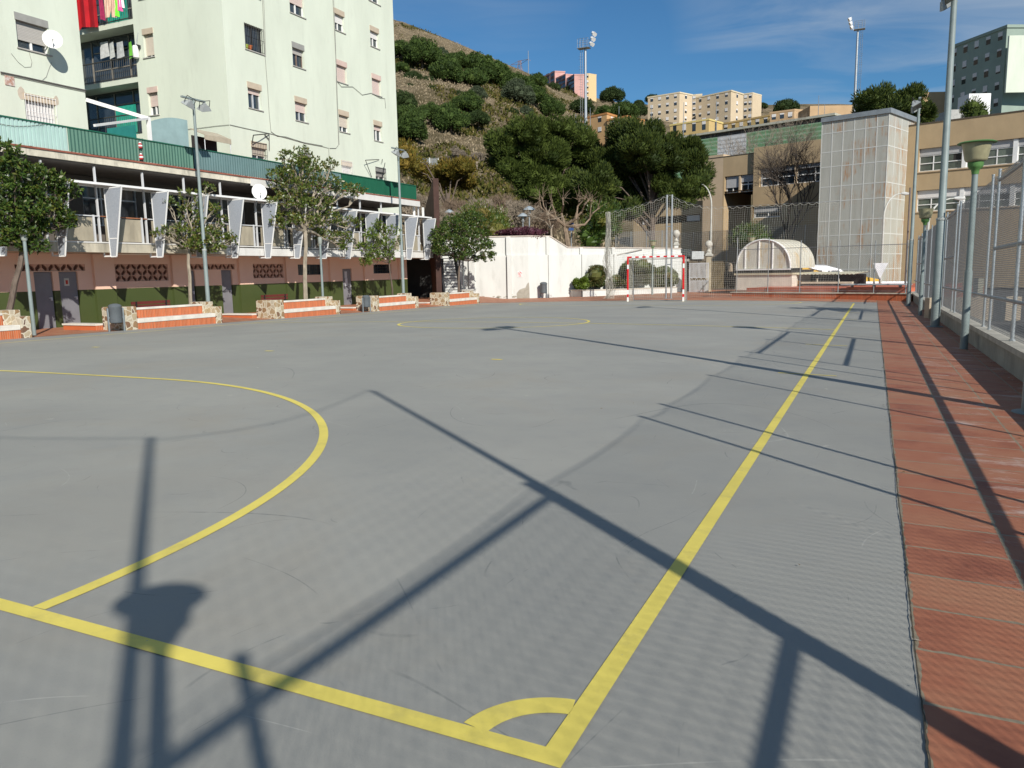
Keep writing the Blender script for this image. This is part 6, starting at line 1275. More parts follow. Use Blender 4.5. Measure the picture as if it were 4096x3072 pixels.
mb = MB(); UL = FR.uv((3296, 700))[0]; FR.wall(mb, -.3, UE, -.5, ztR, hs); FR.box(mb, UL, UE, -.5, ztR-.01, -14, -.4); mb.quad(FR.P(-.3, -.5, 0), FR.P(-.3, -.5, -.4), FR.P(-.3, ztR, -.4), FR.P(-.3, ztR, 0)); mb.build('wall', sch_m, sr)
mb = MB(); FR.box(mb, -.35, UE, ztR+.003, ztR+.08, -1, .05); mb.build('roof_edge', M('dark_flashing', (.10, .08, .06), .7), sr)
shl = M('school_shutter', (.42, .42, .42), .7, .05); sgl = M('green_glass', (.10, .125, .10), .12, .5, .7, col2=(.05, .055, .045), spec=.8)
for k, (z0, z1) in enumerate(((zA0, zA1), (zB0, zB1))):
    u = u0; w_ = 3.35; j = 0
    while u < UE-1.6:
        ue = min(u+w_, UE-1.5); H_ = z1-z0; sd_ = .30 if k == 0 else .36
        g = MB(); FR.box(g, u+.02, ue-.3, z0+.03, z1-H_*sd_, -.34, -.3); wn = g.build('window', sgl, sr)
        s = MB(); FR.box(s, u+.01, ue-.32, z1-H_*sd_, z1-.01, -.29, -.2); s.build('shutter', shl if k == 0 else shW, wn)
        f = MB(); zt_w = z1-H_*sd_
        for q in (0, .33, .66, 1): uu_ = u+.02+(ue-.32-u)*q; FR.box(f, uu_-.03, uu_+.03, z0+.02, zt_w, -.295, -.24)
        for zq in (z0+.03, z0+(zt_w-z0)*.5, zt_w-.04): FR.box(f, u, ue-.3, zq-.03, zq+.03, -.292, -.235)
        FR.box(f, ue-.3, ue, z0, z1-.02, -.33, -.10); f.build('frame', wht, wn)
        if (j+k) % 3 != 1: d = MB(); FR.box(d, u+(ue-u)*.72, u+(ue-u)*.88, z0+(zt_w-z0)*.52, zt_w-.05, -.298, -.296); d.build('open_casement', dark_in, wn)
        u = ue; j += 1
    s = MB(); FR.box(s, u0-.1, UE-1.4, z0-.1, z0-.003, -.1, .08); s.build('sill', sch_l, sr)
# left wing
cL = dep(2890, 800, 82.5); lo_ = Vector((cL.x, cL.y, -.5)); FLw = FacO((cL.x, cL.y), -TA, TN, lo_); FLs = FacO((cL.x, cL.y), -TN, TA, lo_)
c5 = lambda x, y: (2750+x/3.687, 560+y/3.687)
sl_ = thing('school_building', 'pale ochre school wing with roller shutters behind the high net', 'school', tuple(lo_))
ztL = FLw.uv(c5(525, 252))[1]; zt2_ = FLw.uv(c5(1015, 118))[1]; u1 = FLw.uv(c5(1005, 180))[0]; u2 = u1+26
zw1 = FLw.uv(c5(560, 540))[1]; zw0 = FLw.uv(c5(560, 790))[1]; ua_ = FLw.uv(c5(548, 600))[0]; ub_ = FLw.uv(c5(990, 600))[0]
uc_ = FLw.uv(c5(1085, 500))[0]; zc1 = FLw.uv(c5(1085, 425))[1]; zc0 = FLw.uv(c5(1085, 695))[1]; print('school L', ztL, zt2_, u1, zw1, zw0, ua_, ub_)
side_w = FLs.uv(c5(312, 300))[0]; 
mb = MB(); hs = [(ua_, ub_, zw0, zw1, .4), (uc_, u2-1, zc0, zc1, .4)]
zlow1 = FLw.uv(c5(650, 1010))[1]; zlow0 = FLw.uv(c5(650, 1180))[1]; hs += [(FLw.uv(c5(640, 1000))[0], FLw.uv(c5(1420, 1000))[0], zlow0, zlow1, .5)]
zU_ = FLw.uv(c5(500, 765))[1]; FLw.wall(mb, 0, u1, -.5, ztL, [hs[0], (.15, u1-.02, -.49, zU_, 6)]); FLw.wall(mb, u1, u2, -.5, zt2_, [hs[1]]+[(u1, hs[2][1], hs[2][2], hs[2][3], .5)], d=.35)  # deep recess added so that the lower wall falls into shade
mb.quad(FLw.P(u1, -.5, 0), FLw.P(u1, -.5, .35), FLw.P(u1, zt2_, .35), FLw.P(u1, zt2_, 0)); FLw.box(mb, .3, u2, zU_, ztL-.02, -12, -.5); FLw.box(mb, .3, u1, -.5, zU_-.01, -12, -6); FLw.box(mb, u1, u2, -.5, zU_-.01, -12, -.5); FLw.box(mb, u1, u2, ztL, zt2_-.02, -12, -.5); mb.quad(FLw.P(u1, ztL-.02, 0), FLw.P(u1, ztL-.02, -1), FLw.P(u1, zt2_, -1), FLw.P(u1, zt2_, 0))
mb.build('wall', sch_m, sl_)
mb = MB(); sw_ = abs(side_w); FLw.box(mb, -2.35, -.004, -.5, ztL+.3, -sw_*1.0, .0); mb.build('corner_pier', sch_l, sl_); mb = MB(); FLw.box(mb, -2.37, u1, ztL+.301 if False else ztL+.002, ztL+.06, -.8, .04); mb.build('roof_edge', M('dark_flashing2', (.10, .08, .06), .7), sl_)
def ribbon(F, parent, ua, ub, z0, z1, d, n, sdown):
    for i in range(n):
        a, b_ = ua+(ub-ua)*i/n, ua+(ub-ua)*(i+1)/n; H_ = z1-z0; sd_ = sdown[i % len(sdown)]
        g = MB(); F.box(g, a+.1, b_-.1, z0+.05, z1-.05, d-.39, d-.35); wn = g.build('window', dglass, parent)
        f = MB()
        for q in (0, .5, 1): uu_ = a+.12+(b_-a-.24)*q; F.box(f, uu_-.04, uu_+.04, z0+.04, z1-.04, d-.345, d-.28)
        F.box(f, a+.1, b_-.1, z0+H_*.42, z0+H_*.48, d-.343, d-.275); F.box(f, a+.1, b_-.1, z0+.03, z0+.1, d-.343, d-.275); f.build('frame', wht, wn)
        if sd_: s = MB(); F.box(s, a+.1, b_-.1, z1-H_*sd_, z1-.02, d-.27, d-.2); s.build('shutter', shl, wn)
        p = MB(); F.box(p, b_-.1, b_+.1, z0+.002, z1-.002, d-.4, d-.06); p.build('mullion', sch_l, wn)
ribbon(FLw, sl_, ua_, ub_, zw0, zw1, 0, 2, (.68, .42)); ribbon(FLw, sl_, uc_, uc_+15, zc0, zc1, .35, 4, (.25, .22, .22)); ribbon(FLw, sl_, u1, hs[2][1], zlow0, zlow1, .35, 1, (.5,))
# low wing further left, half hidden by the pines
cW = dep(*c2(950, 760), 86); wo2 = Vector((cW.x, cW.y, -.5)); FW2 = FacO((cW.x, cW.y), TA, TN, wo2); lw = thing('school_building', 'low ochre wing under the pines with two white shutters', 'school', tuple(wo2))
e = FW2.uv(c2(430, 760))[0]; zq1 = FW2.uv(c2(900, 655))[1]; zq0 = FW2.uv(c2(900, 712))[1]; zt6 = FW2.uv(c2(900, 560))[1]; mb = MB(); FW2.wall(mb, 0, e, -.5, zt6, [(.4, e-.6, zq0, zq1, .9)]); FW2.box(mb, 0, e, -.5, zt6-.01, -9, -1); mb.build('wall', sch_m, lw); mb = MB(); FW2.box(mb, .4, e-.6, zq0, zq1, -.99, -.95); mb.build('window', dark_in, lw)
for xa, xb, ya, yb in ((818, 912, 662, 708), (492, 556, 692, 733)):
    a = FW2.uv(c2(xb, ya)); b_ = FW2.uv(c2(xa, yb)); mb = MB(); FW2.box(mb, a[0], b_[0], b_[1], a[1], -.3, -.2); mb.build('shutter', shW, lw)

# road side fence with vertical bars behind the court, street lights, signs
ra, rb = dep(*c2(755, 900), 80), dep(*c3(200, 990), 66); rf = thing('road_fence', 'grey metal fence with fine mesh along the road beyond the court', 'fence', (ra.x, ra.y, -.5)); ro3 = Vector((ra.x, ra.y, -.5)); zt7 = hgt(ra.x, ra.y, 500+798/K); mb = MB()
d_ = Vector((rb.x-ra.x, rb.y-ra.y, 0)); chain(mb, (ra.x, ra.y, 0), (rb.x, rb.y, 0), 0, zt7, .09, .006, ro3); mb.build('wire_mesh', M('road_fence_wire', (.16, .17, .18), .5), rf)
for i in range(9): mb = MB(); p = d_*i/8; mb.tube([p, p+Vector((0, 0, zt7+.5))], .035, 6); mb.build('post', galv, rf)
la, lb = dep(*c2(300, 850), 66), dep(*c2(760, 850), 64); lf = thing('garden_fence', 'grey mesh fence panels above the white wall left of the twin posts', 'fence', (la.x, la.y, 2.0)); lo3 = Vector((la.x, la.y, 2)); zt8 = hgt(la.x, la.y, 500+790/K); mb = MB(); chain(mb, (la.x, la.y, 0), (lb.x, lb.y, 0), 1.6, zt8, .09, .006, lo3); mb.build('wire_mesh', M('garden_fence_wire', (.16, .17, .18), .5), lf); d_ = Vector((lb.x-la.x, lb.y-la.y, 0))
for i in range(5): mb = MB(); p = d_*i/4; mb.tube([p+Vector((0, 0, -.4)), p+Vector((0, 0, zt8-2))], .04, 6); mb.build('post', galv_lt, lf)
def street(name, label, cr, base, top, head, d, r=.07, zb=-.5):
    b_ = dep(*cr(*base), d); t_ = dep(*cr(*top), d); h_ = dep(*cr(*head), d); t = thing(name, label, 'street light', (b_.x, b_.y, zb)); o_ = Vector((b_.x, b_.y, zb)); tp = Vector((b_.x, b_.y, t_.z)); mb = MB()
    pts = [Vector((0, 0, 0)), tp-o_]
    for i in range(1, 9): a = math.pi/2*i/8; pts.append(Vector((tp.x+(h_.x-tp.x)*(1-math.cos(a)), tp.y+(h_.y-tp.y)*(1-math.cos(a)), tp.z+(h_.z-tp.z)*math.sin(a)))-o_)
    mb.tube(pts, r, 8, r*.55); mb.build('pole', M('street_pole', (.48, .48, .44), .5, .1), t, smooth=True); dd = (h_-tp); dd.z = 0; dd.normalize(); mb = MB(); mb.tube([h_-o_-dd*.1, h_-o_+dd*.3, h_-o_+dd*.75], [.06, .13, .07], 8); mb.build('lantern', M('lantern', (.5, .5, .48), .4), t, smooth=True)
street('street_light', 'curved grey street light rising in front of the ochre corner pier', c2, (1000, 940), (1005, 600), (915, 435), 66)
street('street_light', 'curved grey street light before the panelled tower', c3, (605, 1100), (625, 680), (760, 505), 55)
street('street_light', 'curved grey street light arching over the right fence', c3, (930, 1150), (965, 720), (1150, 540), 45)
q = dep(*c3(797, 900), 48); t = thing('metal_pole', 'thin dark rusty pole at the right end of the stage', 'pole', (q.x, q.y, -.5)); mb = MB(); mb.tube([(0, 0, 0), (0, 0, hgt(q.x, q.y, 500+462/K)+.5)], .05, 8); mb.build('shaft', M('rust_pole', (.16, .13, .12), .7), t)
q = dep(*c3(597, 1055), 54); t = thing('traffic_sign', 'white back of a triangular give way sign before the tower', 'traffic sign', (q.x, q.y, -.5)); wv = .5; h_ = q.z+.5; mb = MB(); dv = Vector((.94, .34, 0)); nv_ = Vector((.34, -.94, 0))
mb.prism([dv*-wv+Vector((0, 0, h_+.35))+nv_*.08, dv*wv+Vector((0, 0, h_+.35))+nv_*.08, Vector((0, 0, h_-.75))+nv_*.08], nv_*.02); mb.build('plate', M('sign_back', (.55, .57, .59), .5), t); mb = MB(); mb.tube([(0, 0, 0), (0, 0, h_+.4)], .04, 8); mb.build('post', M('rust_pole2', (.16, .11, .09), .7), t)
# small park lamps, sign on the raised garden
def parklamp(x, ytop, ybase, d, label, s=1):
    t_ = dep(*c1(x, ytop), d); zb = 3.2; t = thing('park_lamp', label, 'street lamp', (t_.x, t_.y, zb), 0, 'mushroom park lamps in the raised garden'); h_ = t_.z-zb
    mb = MB(); mb.tube([(0, 0, -.3), (0, 0, h_-.75*s)], .055*s, 8); mb.lathe((0, 0, h_-.78*s), [(.1*s, 0), (.15*s, .08*s), (.15*s, .16*s), (.08*s, .2*s)], 12); mb.build('post', galv_lt, t, smooth=True)
    mb = MB(); mb.lathe((0, 0, h_-.56*s), [(.10*s, 0), (.13*s, .28*s)], 12); mb.build('bulb_glass', M('lamp_glass', (.6, .62, .6), .3, spec=.6), t, smooth=True); mb = MB(); mb.lathe((0, 0, h_-.30*s), [(.46*s, 0), (.44*s, .06*s), (.26*s, .20*s), (.05*s, .30*s)], 18); mb.build('hood', M('lamp_hood', (.30, .35, .38), .4, .1), t, smooth=True)
parklamp(952, 597, 760, 57.5, 'nearest mushroom park lamp above the purple shrub'); parklamp(905, 648, 765, 62, 'second mushroom park lamp just left of the nearest one', .95); parklamp(362, 622, 740, 66, 'distant park lamp between the pylon and the dark glossy tree', .95)
q = dep(*c1(1262, 750), 58); t = thing('information_sign', 'blue information sign on a post beside the pollarded tree', 'sign', (q.x, q.y, 2.6)); mb = MB(); mb.tube([(0, 0, -.3), (0, 0, q.z-2.6+.3)], .05, 8); mb.build('post', galv, t); mb = MB(); mb.box(-.2, .2, -.05, -.02, q.z-2.6-.28, q.z-2.6+.28); mb.build('panel', M('sign_blue', (.05, .11, .30), .5, .1, 8), t); mb = MB(); mb.box(-.13, .0, -.055, -.052, q.z-2.6-.08, q.z-2.6+.18); mb.build('white_pictogram', wht, t)
boxpx('steel_edging', 'rusty brown steel edging wall in the raised garden', 'wall', c1, 620, 945, 758, 826, 60, .05, cor, 3.2)

# ------------------------------------------------------------------ hillside
crest = [(-900, -300), (600, -60), (1400, 60), (1571, 108), (1600, 116), (1647, 127), (1745, 165), (1835, 199), (1962, 252), (2016, 273), (2106, 309), (2140, 325), (2189, 358), (2287, 384), (2396, 412), (2480, 428), (2580, 438), (2900, 440), (3300, 430), (3700, 450), (4300, 450), (5200, 470)]
def cy_(x):
    for (a, b_), (c_, d_) in zip(crest[:-1], crest[1:]):
        if a <= x <= c_: return b_+(d_-b_)*(x-a)/(c_-a)
    return crest[0][1] if x < crest[0][0] else crest[-1][1]
def Dc(x): return 330 if x < 2100 else min(430, 330+(x-2100)*.35)
D0 = lambda x: 84 if x < 2700 else min(120, 84+(x-2700)*.1)
def hillp(x, t):
    """point on the slope along the sight line column x, t = 0 at the foot, 1 at the crest, beyond 1 falls away"""
    d0, dc = D0(x), Dc(x); f = ray(x, 1000); f2 = Vector((f.x, f.y, 0)); zc = dep(x, cy_(x), dc).z; z0 = 2.2 if x < 2600 else 2.2-2.5*min(1, (x-2600)/300)
    D = d0+(dc-d0)*t; z = z0+(zc-z0)*(t**1.08 if t <= 1 else 1-(t-1)*.55)
    return Vector((CAMP.x+f2.x*D, CAMP.y+f2.y*D, z))
def hill_at(x, y):
    lo, hi = 0., 1.
    for i in range(40):
        m = (lo+hi)/2; p = hillp(x, m)
        if proj(p)[1] > y: lo = m
        else: hi = m
    p = hillp(x, lo); px_ = proj(p)[0]; p2 = hillp(x-(px_-x), lo); return p2
def hill_mat():
    m, t, b, L = _mat('dry_hillside'); tcn = N(t, 'ShaderNodeTexCoord')
    def nz(sc_, det=8, rough=.65, d=0):
        n = N(t, 'ShaderNodeTexNoise'); n.inputs['Scale'].default_value = sc_; n.inputs['Detail'].default_value = det; n.inputs['Roughness'].default_value = rough; n.inputs['Distortion'].default_value = d; L(tcn.outputs['Object'], n.inputs['Vector']); return n.outputs['Fac']
    def ramp(v, els):
        r = N(t, 'ShaderNodeValToRGB'); e = r.color_ramp.elements; e[0].position = els[0][0]; e[0].color = (*els[0][1], 1); e[1].position = els[-1][0]; e[1].color = (*els[-1][1], 1)
        for p, c in els[1:-1]: q = e.new(p); q.color = (*c, 1)
        L(v, r.inputs[0]); return r.outputs[0]
    c = ramp(nz(.05, 12, .72, .4), [(.30, (.09, .08, .04)), (.44, (.17, .14, .085)), (.54, (.27, .215, .145)), (.72, (.36, .29, .20))])
    mx = N(t, 'ShaderNodeMixRGB', blend_type='MULTIPLY'); mx.inputs[0].default_value = .55; L(c, mx.inputs[1]); L(ramp(nz(.9, 8, .8), [(.3, (.45, .45, .38)), (.6, (1.05, 1.05, 1.05))]), mx.inputs[2]); L(mx.outputs[0], b.inputs['Base Color'])
    b.inputs['Roughness'].default_value = 1; b.inputs['Specular IOR Level'].default_value = 0
    bp = N(t, 'ShaderNodeBump'); bp.inputs['Strength'].default_value = 1; bp.inputs['Distance'].default_value = 1.2; L(nz(.6, 8, .75), bp.inputs['Height']); L(bp.outputs[0], b.inputs['Normal']); return m
mb = MB(); xs_ = list(range(-900, 1500, 200))+list(range(1500, 2500, 25))+list(range(2500, 5300, 140)); ts = [i/40 for i in range(41)]+[1.05, 1.15, 1.4, 1.9]
from mathutils import noise as mnoise
for t_ in ts:
    for x in xs_:
        p = hillp(x, t_); amp = 2.2*min(1, t_*3)*(1-.85*max(0, min(1, (t_-.8)*5))); p.z += amp*mnoise.noise(Vector((p.x*.035, p.y*.035, 0)))+amp*.35*mnoise.noise(Vector((p.x*.15, p.y*.15, 3))); mb.v.append(tuple(p))
nx = len(xs_)
for j in range(len(ts)-1):
    for i in range(nx-1): a = j*nx+i; mb.f.append((a, a+1, a+1+nx, a+nx))
for x in xs_: p = hillp(x, 0); mb.v.append((p.x, p.y, -6))
b0 = len(ts)*nx
for i in range(nx-1): mb.f.append((i, i+1, b0+i+1, b0+i))
hl = mb.build('hill', hill_mat(), smooth=True); tag(hl, kind='structure')
# scrub and grass tufts over the slope: uncountable ground cover
random.seed(31); gm1, gm2 = MB(), MB()
for i in range(15000):
    x = random.uniform(1560, 2480); t_ = random.random()**.8; p = hillp(x, t_*.985); amp = 2.2*min(1, t_*3)*(1-.85*max(0, min(1, (t_-.8)*5)))
    v = mnoise.noise(Vector((p.x*.03+7, p.y*.03, 1)))+.5*mnoise.noise(Vector((p.x*.11, p.y*.11, 5)))
    p.z += amp*mnoise.noise(Vector((p.x*.035, p.y*.035, 0)))+amp*.35*mnoise.noise(Vector((p.x*.15, p.y*.15, 3)))
    if v > .14 and random.random() < .8: 
        h_ = random.uniform(.4, 1.3)
        for k in range(7): d = (rnd()+Vector((0, 0, .9))).normalized(); leaf_mesh(gm1, p+rnd()*Vector((.9, .9, .3)).length*.7-Vector((0, 0, .1)), d, h_*random.uniform(.5, 1), .22)
    elif random.random() < .9:
        for k in range(4): d = (rnd()*.5+Vector((0, 0, 1))).normalized(); leaf_mesh(gm2, p+rnd()*.8-Vector((0, 0, .15)), d, random.uniform(.25, .6), .12)
tag(gm1.build('scrub', leafmat('scrub_leaf', [(.04, .05, .012), (.07, .075, .02), (.11, .10, .03), (.14, .11, .04)], .9, .1, 0)), 'olive green scrub scattered over the dry hillside', 'scrub', kind='stuff')
tag(gm2.build('dry_grass', leafmat('dry_grass', [(.22, .175, .11), (.31, .25, .165), (.42, .35, .24)], .9, .2, 0)), 'tufts of dry straw coloured grass on the hillside', 'grass', kind='stuff')

# umbrella pines on the hill
pine_l = leafmat('pine_bright', [(.026, .045, .012), (.04, .07, .017), (.058, .095, .022), (.08, .12, .028)], .7, .1, .15)
pine_d = leafmat('pine_dark', [(.022, .038, .012), (.035, .058, .018), (.055, .08, .026)], .7, .1, .15)
pine_g = leafmat('pine_grey', [(.04, .055, .03), (.06, .08, .045), (.085, .105, .06)], .7, .1, .15)
pmesh = {}
for nm, sd, sq, mt_ in (('a', 1, .62, pine_l), ('b', 2, .78, pine_l), ('c', 3, .55, pine_d), ('d', 4, .85, pine_g)):
    mb = dome_pine(sd, 9000, sq, .05); me = bpy.data.meshes.new('pine_crown_'+nm); me.from_pydata(mb.v, [], mb.f); me.materials.append(mt_); pmesh[nm] = me
tkm = MB(); tkm.tube([(0, 0, -1.0), (.03, .02, -.4), (-.02, .03, .1), (0, 0, .45)], .055, 6, .03); me_t = bpy.data.meshes.new('pine_trunk'); me_t.from_pydata(tkm.v, [], tkm.f); me_t.materials.append(barkd)
pines = [  # a3 crop coordinates: crown centre x, y, half width, kind, where
 (10, 560, 110, 'a', 'round pine cut by the mint block high on the slope'), (240, 620, 160, 'b', 'broad pine over deep shade on the upper left slope'), (330, 520, 80, 'a', 'smaller pine behind the broad upper left one'), (460, 560, 60, 'd', 'grey green bush beside the upper left pines'),
 (0, 730, 80, 'a', 'bright pine at the edge of the mint block in mid slope'), (520, 700, 110, 'a', 'pine at the left end of the central belt'), (530, 830, 150, 'b', 'large bright pine with dark shade in the middle of the slope'), (660, 690, 110, 'a', 'pine behind the large bright one in the central belt'), (800, 890, 125, 'a', 'pine with a visible trunk right of the large bright one'),
 (830, 740, 130, 'b', 'tall pine in the middle of the central belt'), (980, 820, 150, 'b', 'widest pine of the central belt'), (1080, 800, 110, 'a', 'pine near the ridge at the right of the central belt'), (1160, 900, 110, 'a', 'pine below the ridge behind the widest one'), (1290, 950, 130, 'a', 'pine sloping down at the right of the belt'),
 (1300, 1080, 140, 'd', 'silvery grey green tree in front of the belt'), (1450, 1060, 120, 'b', 'dark green pine right of the silvery tree'), (1560, 1120, 100, 'a', 'pine at the lower right of the belt'), (1680, 1230, 110, 'b', 'steep sided pine at the right foot of the slope'), (1500, 920, 100, 'b', 'round pine on the skyline below the mast'), (1700, 950, 60, 'c', 'dark pine in front of the pink flats'),
 (1930, 930, 92, 'c', 'umbrella pine in front of the pink gable'), (850, 1070, 95, 'd', 'dull olive tree in mid slope'), (740, 1190, 140, 'b', 'round pine above the bare thicket'), (870, 1330, 105, 'c', 'very dark round pine beside the yellow grass'), (350, 1290, 130, 'a', 'pine of the lower row with a bright top'), (560, 1370, 160, 'b', 'wide pine with black shade in the lower row'),
 (90, 1320, 140, 'a', 'pine of the lower row next to the mint block'), (100, 1480, 170, 'b', 'lowest big pine beside the mint block'), (1230, 1220, 70, 'c', 'small dark bush on the dry clearing'), (1390, 1230, 75, 'd', 'pale rounded bush on the dry clearing'), (20, 1150, 130, 'c', 'dark bushy pine left in mid slope'), (350, 980, 85, 'c', 'low flat dark bush on the clearing'), (650, 1050, 90, 'c', 'low olive bush under the large bright pine'), (150, 830, 90, 'c', 'low scrub mound on the upper clearing'), (300, 880, 75, 'c', 'small dark mound on the upper clearing'), (110, 940, 55, 'c', 'tiny dark mound left of the clearing'), (2010, 1210, 110, 'c', 'dark wide bush below the pink flats')]
for x, y, hwid, kd, lab in pines:
    sx, sy = a3(x, y+hwid*.55); p = hill_at(sx, sy); d = (p-CAMP).dot(fwd); r_ = hwid/2.765*d/FPX*1.3; t = thing('umbrella_pine' if hwid > 92 else 'round_bush', lab, 'tree' if hwid > 92 else 'bush', (p.x, p.y, p.z), random.uniform(0, 6), 'pines and bushes on the dry hillside')
    o = bpy.data.objects.new('crown', pmesh[kd]); C.objects.link(o); o.parent = t; o.location = (0, 0, r_*(.45 if hwid > 92 else .12)); o.scale = (r_, r_, r_*random.uniform(.92, 1.1))
    o = bpy.data.objects.new('trunk', me_t); C.objects.link(o); o.parent = t; o.location = (0, 0, r_*.42); o.scale = (r_, r_, r_*.8)
for x, y, hwid, kd, lab, dd in ((140, 1050, 140, 'c', 'lone umbrella pine on the skyline between the flats', 300), (270, 1220, 150, 'a', 'green pine below the lone umbrella pine', 280), (50, 1230, 100, 'a', 'green pine at the left below the lone umbrella pine', 280), (420, 1220, 110, 'c', 'pine close to the left gable of the cream flats', 300), (430, 1140, 55, 'c', 'little round pine on the skyline left of the cream flats', 340), (575, 1090, 75, 'c', 'pine peeping out behind the cream flats', 345), (1800, 1170, 55, 'c', 'dark pine right behind the cream flats', 380), (2060, 1190, 140, 'c', 'wide flat pine behind the bare trees on the right', 240)):
    p = dep(*a4(x, y), dd); r_ = hwid/2.765*dd/FPX*1.05; zb = p.z-r_*1.0; t = thing('umbrella_pine', lab, 'tree', (p.x, p.y, zb), random.uniform(0, 6), 'pines among the flats on the skyline'); o = bpy.data.objects.new('crown', pmesh[kd]); C.objects.link(o); o.parent = t; o.location = (0, 0, r_*.82); o.scale = (r_, r_, r_)
    o = bpy.data.objects.new('trunk', me_t); C.objects.link(o); o.parent = t; o.location = (0, 0, r_*.85); o.scale = (r_*1.2, r_*1.2, r_)
# ------------------------------------------------------------------ flats and houses on the hill
def flats(name, label, cr, left, corner, right, ytopL, ytopC, ytopR, ybot, d, mat, rows=5, colsL=4, colsR=2, wmat=None, group=None, roofm=None, dl=None, drr=None, trim=True, wh=.55, ww_=.38, mat2=None):
    """two visible faces meeting at a corner; depths differ to give the block its perspective"""
    pc_ = dep(*cr(corner, ytopC), d); f_d = lambda x, y: d*(cr(corner, ytopC)[1]-1118+.0183*cr(corner, ytopC)[0])/(cr(x, y)[1]-1118+.0183*cr(x, y)[0]); pl_ = dep(*cr(left, ytopL), dl or f_d(left, ytopL)); pr_ = dep(*cr(right, ytopR), drr or f_d(right, ytopR)); zt = pc_.z; zb = dep(*cr(corner, ybot), d).z
    t = thing(name, label, 'apartment block', (pc_.x, pc_.y, zb-6), 0, group); o_ = Vector((pc_.x, pc_.y, zb-6)); H_ = zt-zb
    A, Cn, Rr = Vector((pl_.x, pl_.y)), Vector((pc_.x, pc_.y)), Vector((pr_.x, pr_.y))
    back = A+(Rr-Cn)
    mb = MB(); b4 = [Vector((q.x, q.y, zb-6))-o_ for q in (A, Cn, Rr, back)]; t4 = [v+Vector((0, 0, H_+6)) for v in b4]; mb.hexa(b4, t4); mb.build('wall', mat, t)
    if trim:
        ctr = (A+Rr)/2; mb = MB(); b4 = [Vector((q.x+(q.x-ctr.x)*.03, q.y+(q.y-ctr.y)*.03, zt+.01))-o_ for q in (A, Cn, Rr, back)]; mb.hexa(b4, [v+Vector((0, 0, .5)) for v in b4]); mb.build('roof', roofm or mat, t)
    for P_, Q, n, sgn in ((A, Cn, colsL, 1), (Cn, Rr, colsR, 1)):
        if not n: continue
        dd = (Q-P_); l_ = dd.length; dd.normalize(); nn_ = Vector((dd.y, -dd.x)); F_ = FacO(P_, dd, nn_, o_); fh_ = H_/rows
        for i in range(n):
            for j in range(rows):
                uu_ = l_*(i+.5)/n; zz = zb+fh_*(j+.45); w_ = MB(); F_.box(w_, uu_-ww_*1.6, uu_+ww_*1.6, zz-fh_*wh*.1, zz+fh_*wh*.8, -.05, .02); wn = w_.build('window', dglass, t); s = MB(); k = (i*7+j*5) % 4
                F_.box(s, uu_-ww_*1.6, uu_+ww_*1.6, zz+fh_*wh*(.62, .35, .5, .1)[k], zz+fh_*wh*.86, .021, .07); s.build('shutter', wmat or shW, wn)
    return t
cream = M('cream_flats', (.56, .455, .315), .9, .05, .3); creamb = M('cream_trim', (.62, .54, .38), .9, .05); yelw = M('yellow_flats', (.54, .40, .18), .9, .06, .3); orng = M('orange_flats', (.55, .35, .17), .9, .06, .3); pinkf = M('pink_flats', (.55, .32, .29), .9, .08, .3); peach = M('peach_flats', (.48, .33, .19), .9, .1, .3)
flats('apartment_block', 'left one of the two large cream blocks of flats on the skyline', a4, 530, 880, 1020, 1085, 1030, 1058, 1420, 312, cream, 5, 4, 1, roofm=creamb, group='cream flats on the skyline')
flats('apartment_block', 'narrow cream block squeezed between the two large cream blocks', a4, 1022, 1062, 1130, 1060, 1055, 1050, 1300, 330, cream, 4, 1, 0, roofm=creamb, group='cream flats on the skyline')
flats('apartment_block', 'right one of the two large cream blocks of flats on the skyline', a4, 1062, 1450, 1585, 1090, 1010, 1050, 1420, 305, cream, 5, 4, 1, roofm=creamb, group='cream flats on the skyline')
flats('apartment_block', 'end block of the cream flats at the right of the row', a4, 1585, 1688, 1788, 1050, 1035, 1062, 1320, 318, cream, 4, 2, 0, roofm=creamb, group='cream flats on the skyline')
flats('apartment_block', 'long low yellow building in front of the cream flats', a4, 775, 1205, 1355, 1395, 1330, 1372, 1480, 236, yelw, 1, 4, 1, roofm=M('yellow_trim', (.62, .50, .20), .9), wh=.9)
flats('apartment_block', 'second low yellow building behind the bare tree branches', a4, 1350, 1880, 2100, 1380, 1285, 1300, 1500, 232, yelw, 2, 6, 2, roofm=M('yellow_trim2', (.5, .36, .16), .9))
flats('apartment_block', 'ochre building at the right behind the bare tree', a4, 1880, 2150, 2330, 1260, 1225, 1240, 1450, 225, peach, 2, 3, 1, roofm=peach)
flats('apartment_block', 'low orange house behind the floodlight mast', a4, -230, 75, 190, 1330, 1265, 1300, 1490, 205, orng, 2, 2, 1, roofm=M('orange_trim', (.46, .22, .08), .9))
flats('apartment_block', 'low orange house right of the floodlight mast', a4, 80, 300, 490, 1340, 1298, 1345, 1490, 200, orng, 2, 2, 1, roofm=M('orange_trim2', (.46, .22, .08), .9))
gab = (.62, .33, .28)
for i, (l, c_, r_, yl_, yc, yr, lab) in enumerate(((1555, 1712, 1825, 868, 795, 800, 'leftmost stepped pink block of flats on the ridge'), (1715, 1832, 1930, 880, 828, 835, 'middle stepped pink block of flats on the ridge'), (1835, 1928, 2050, 885, 832, 832, 'rightmost stepped pink block with a plain pink gable'))):
    flats('apartment_block', lab, a3, l, c_, r_, yl_, yc, yr, 1060, 395-i*8, pinkf, 5, 3, 0, wmat=M('balcony_shade_%d' % i, (.12, .07, .06), .9), group='stepped pink flats on the ridge', roofm=pinkf, wh=1.0, ww_=1.0)
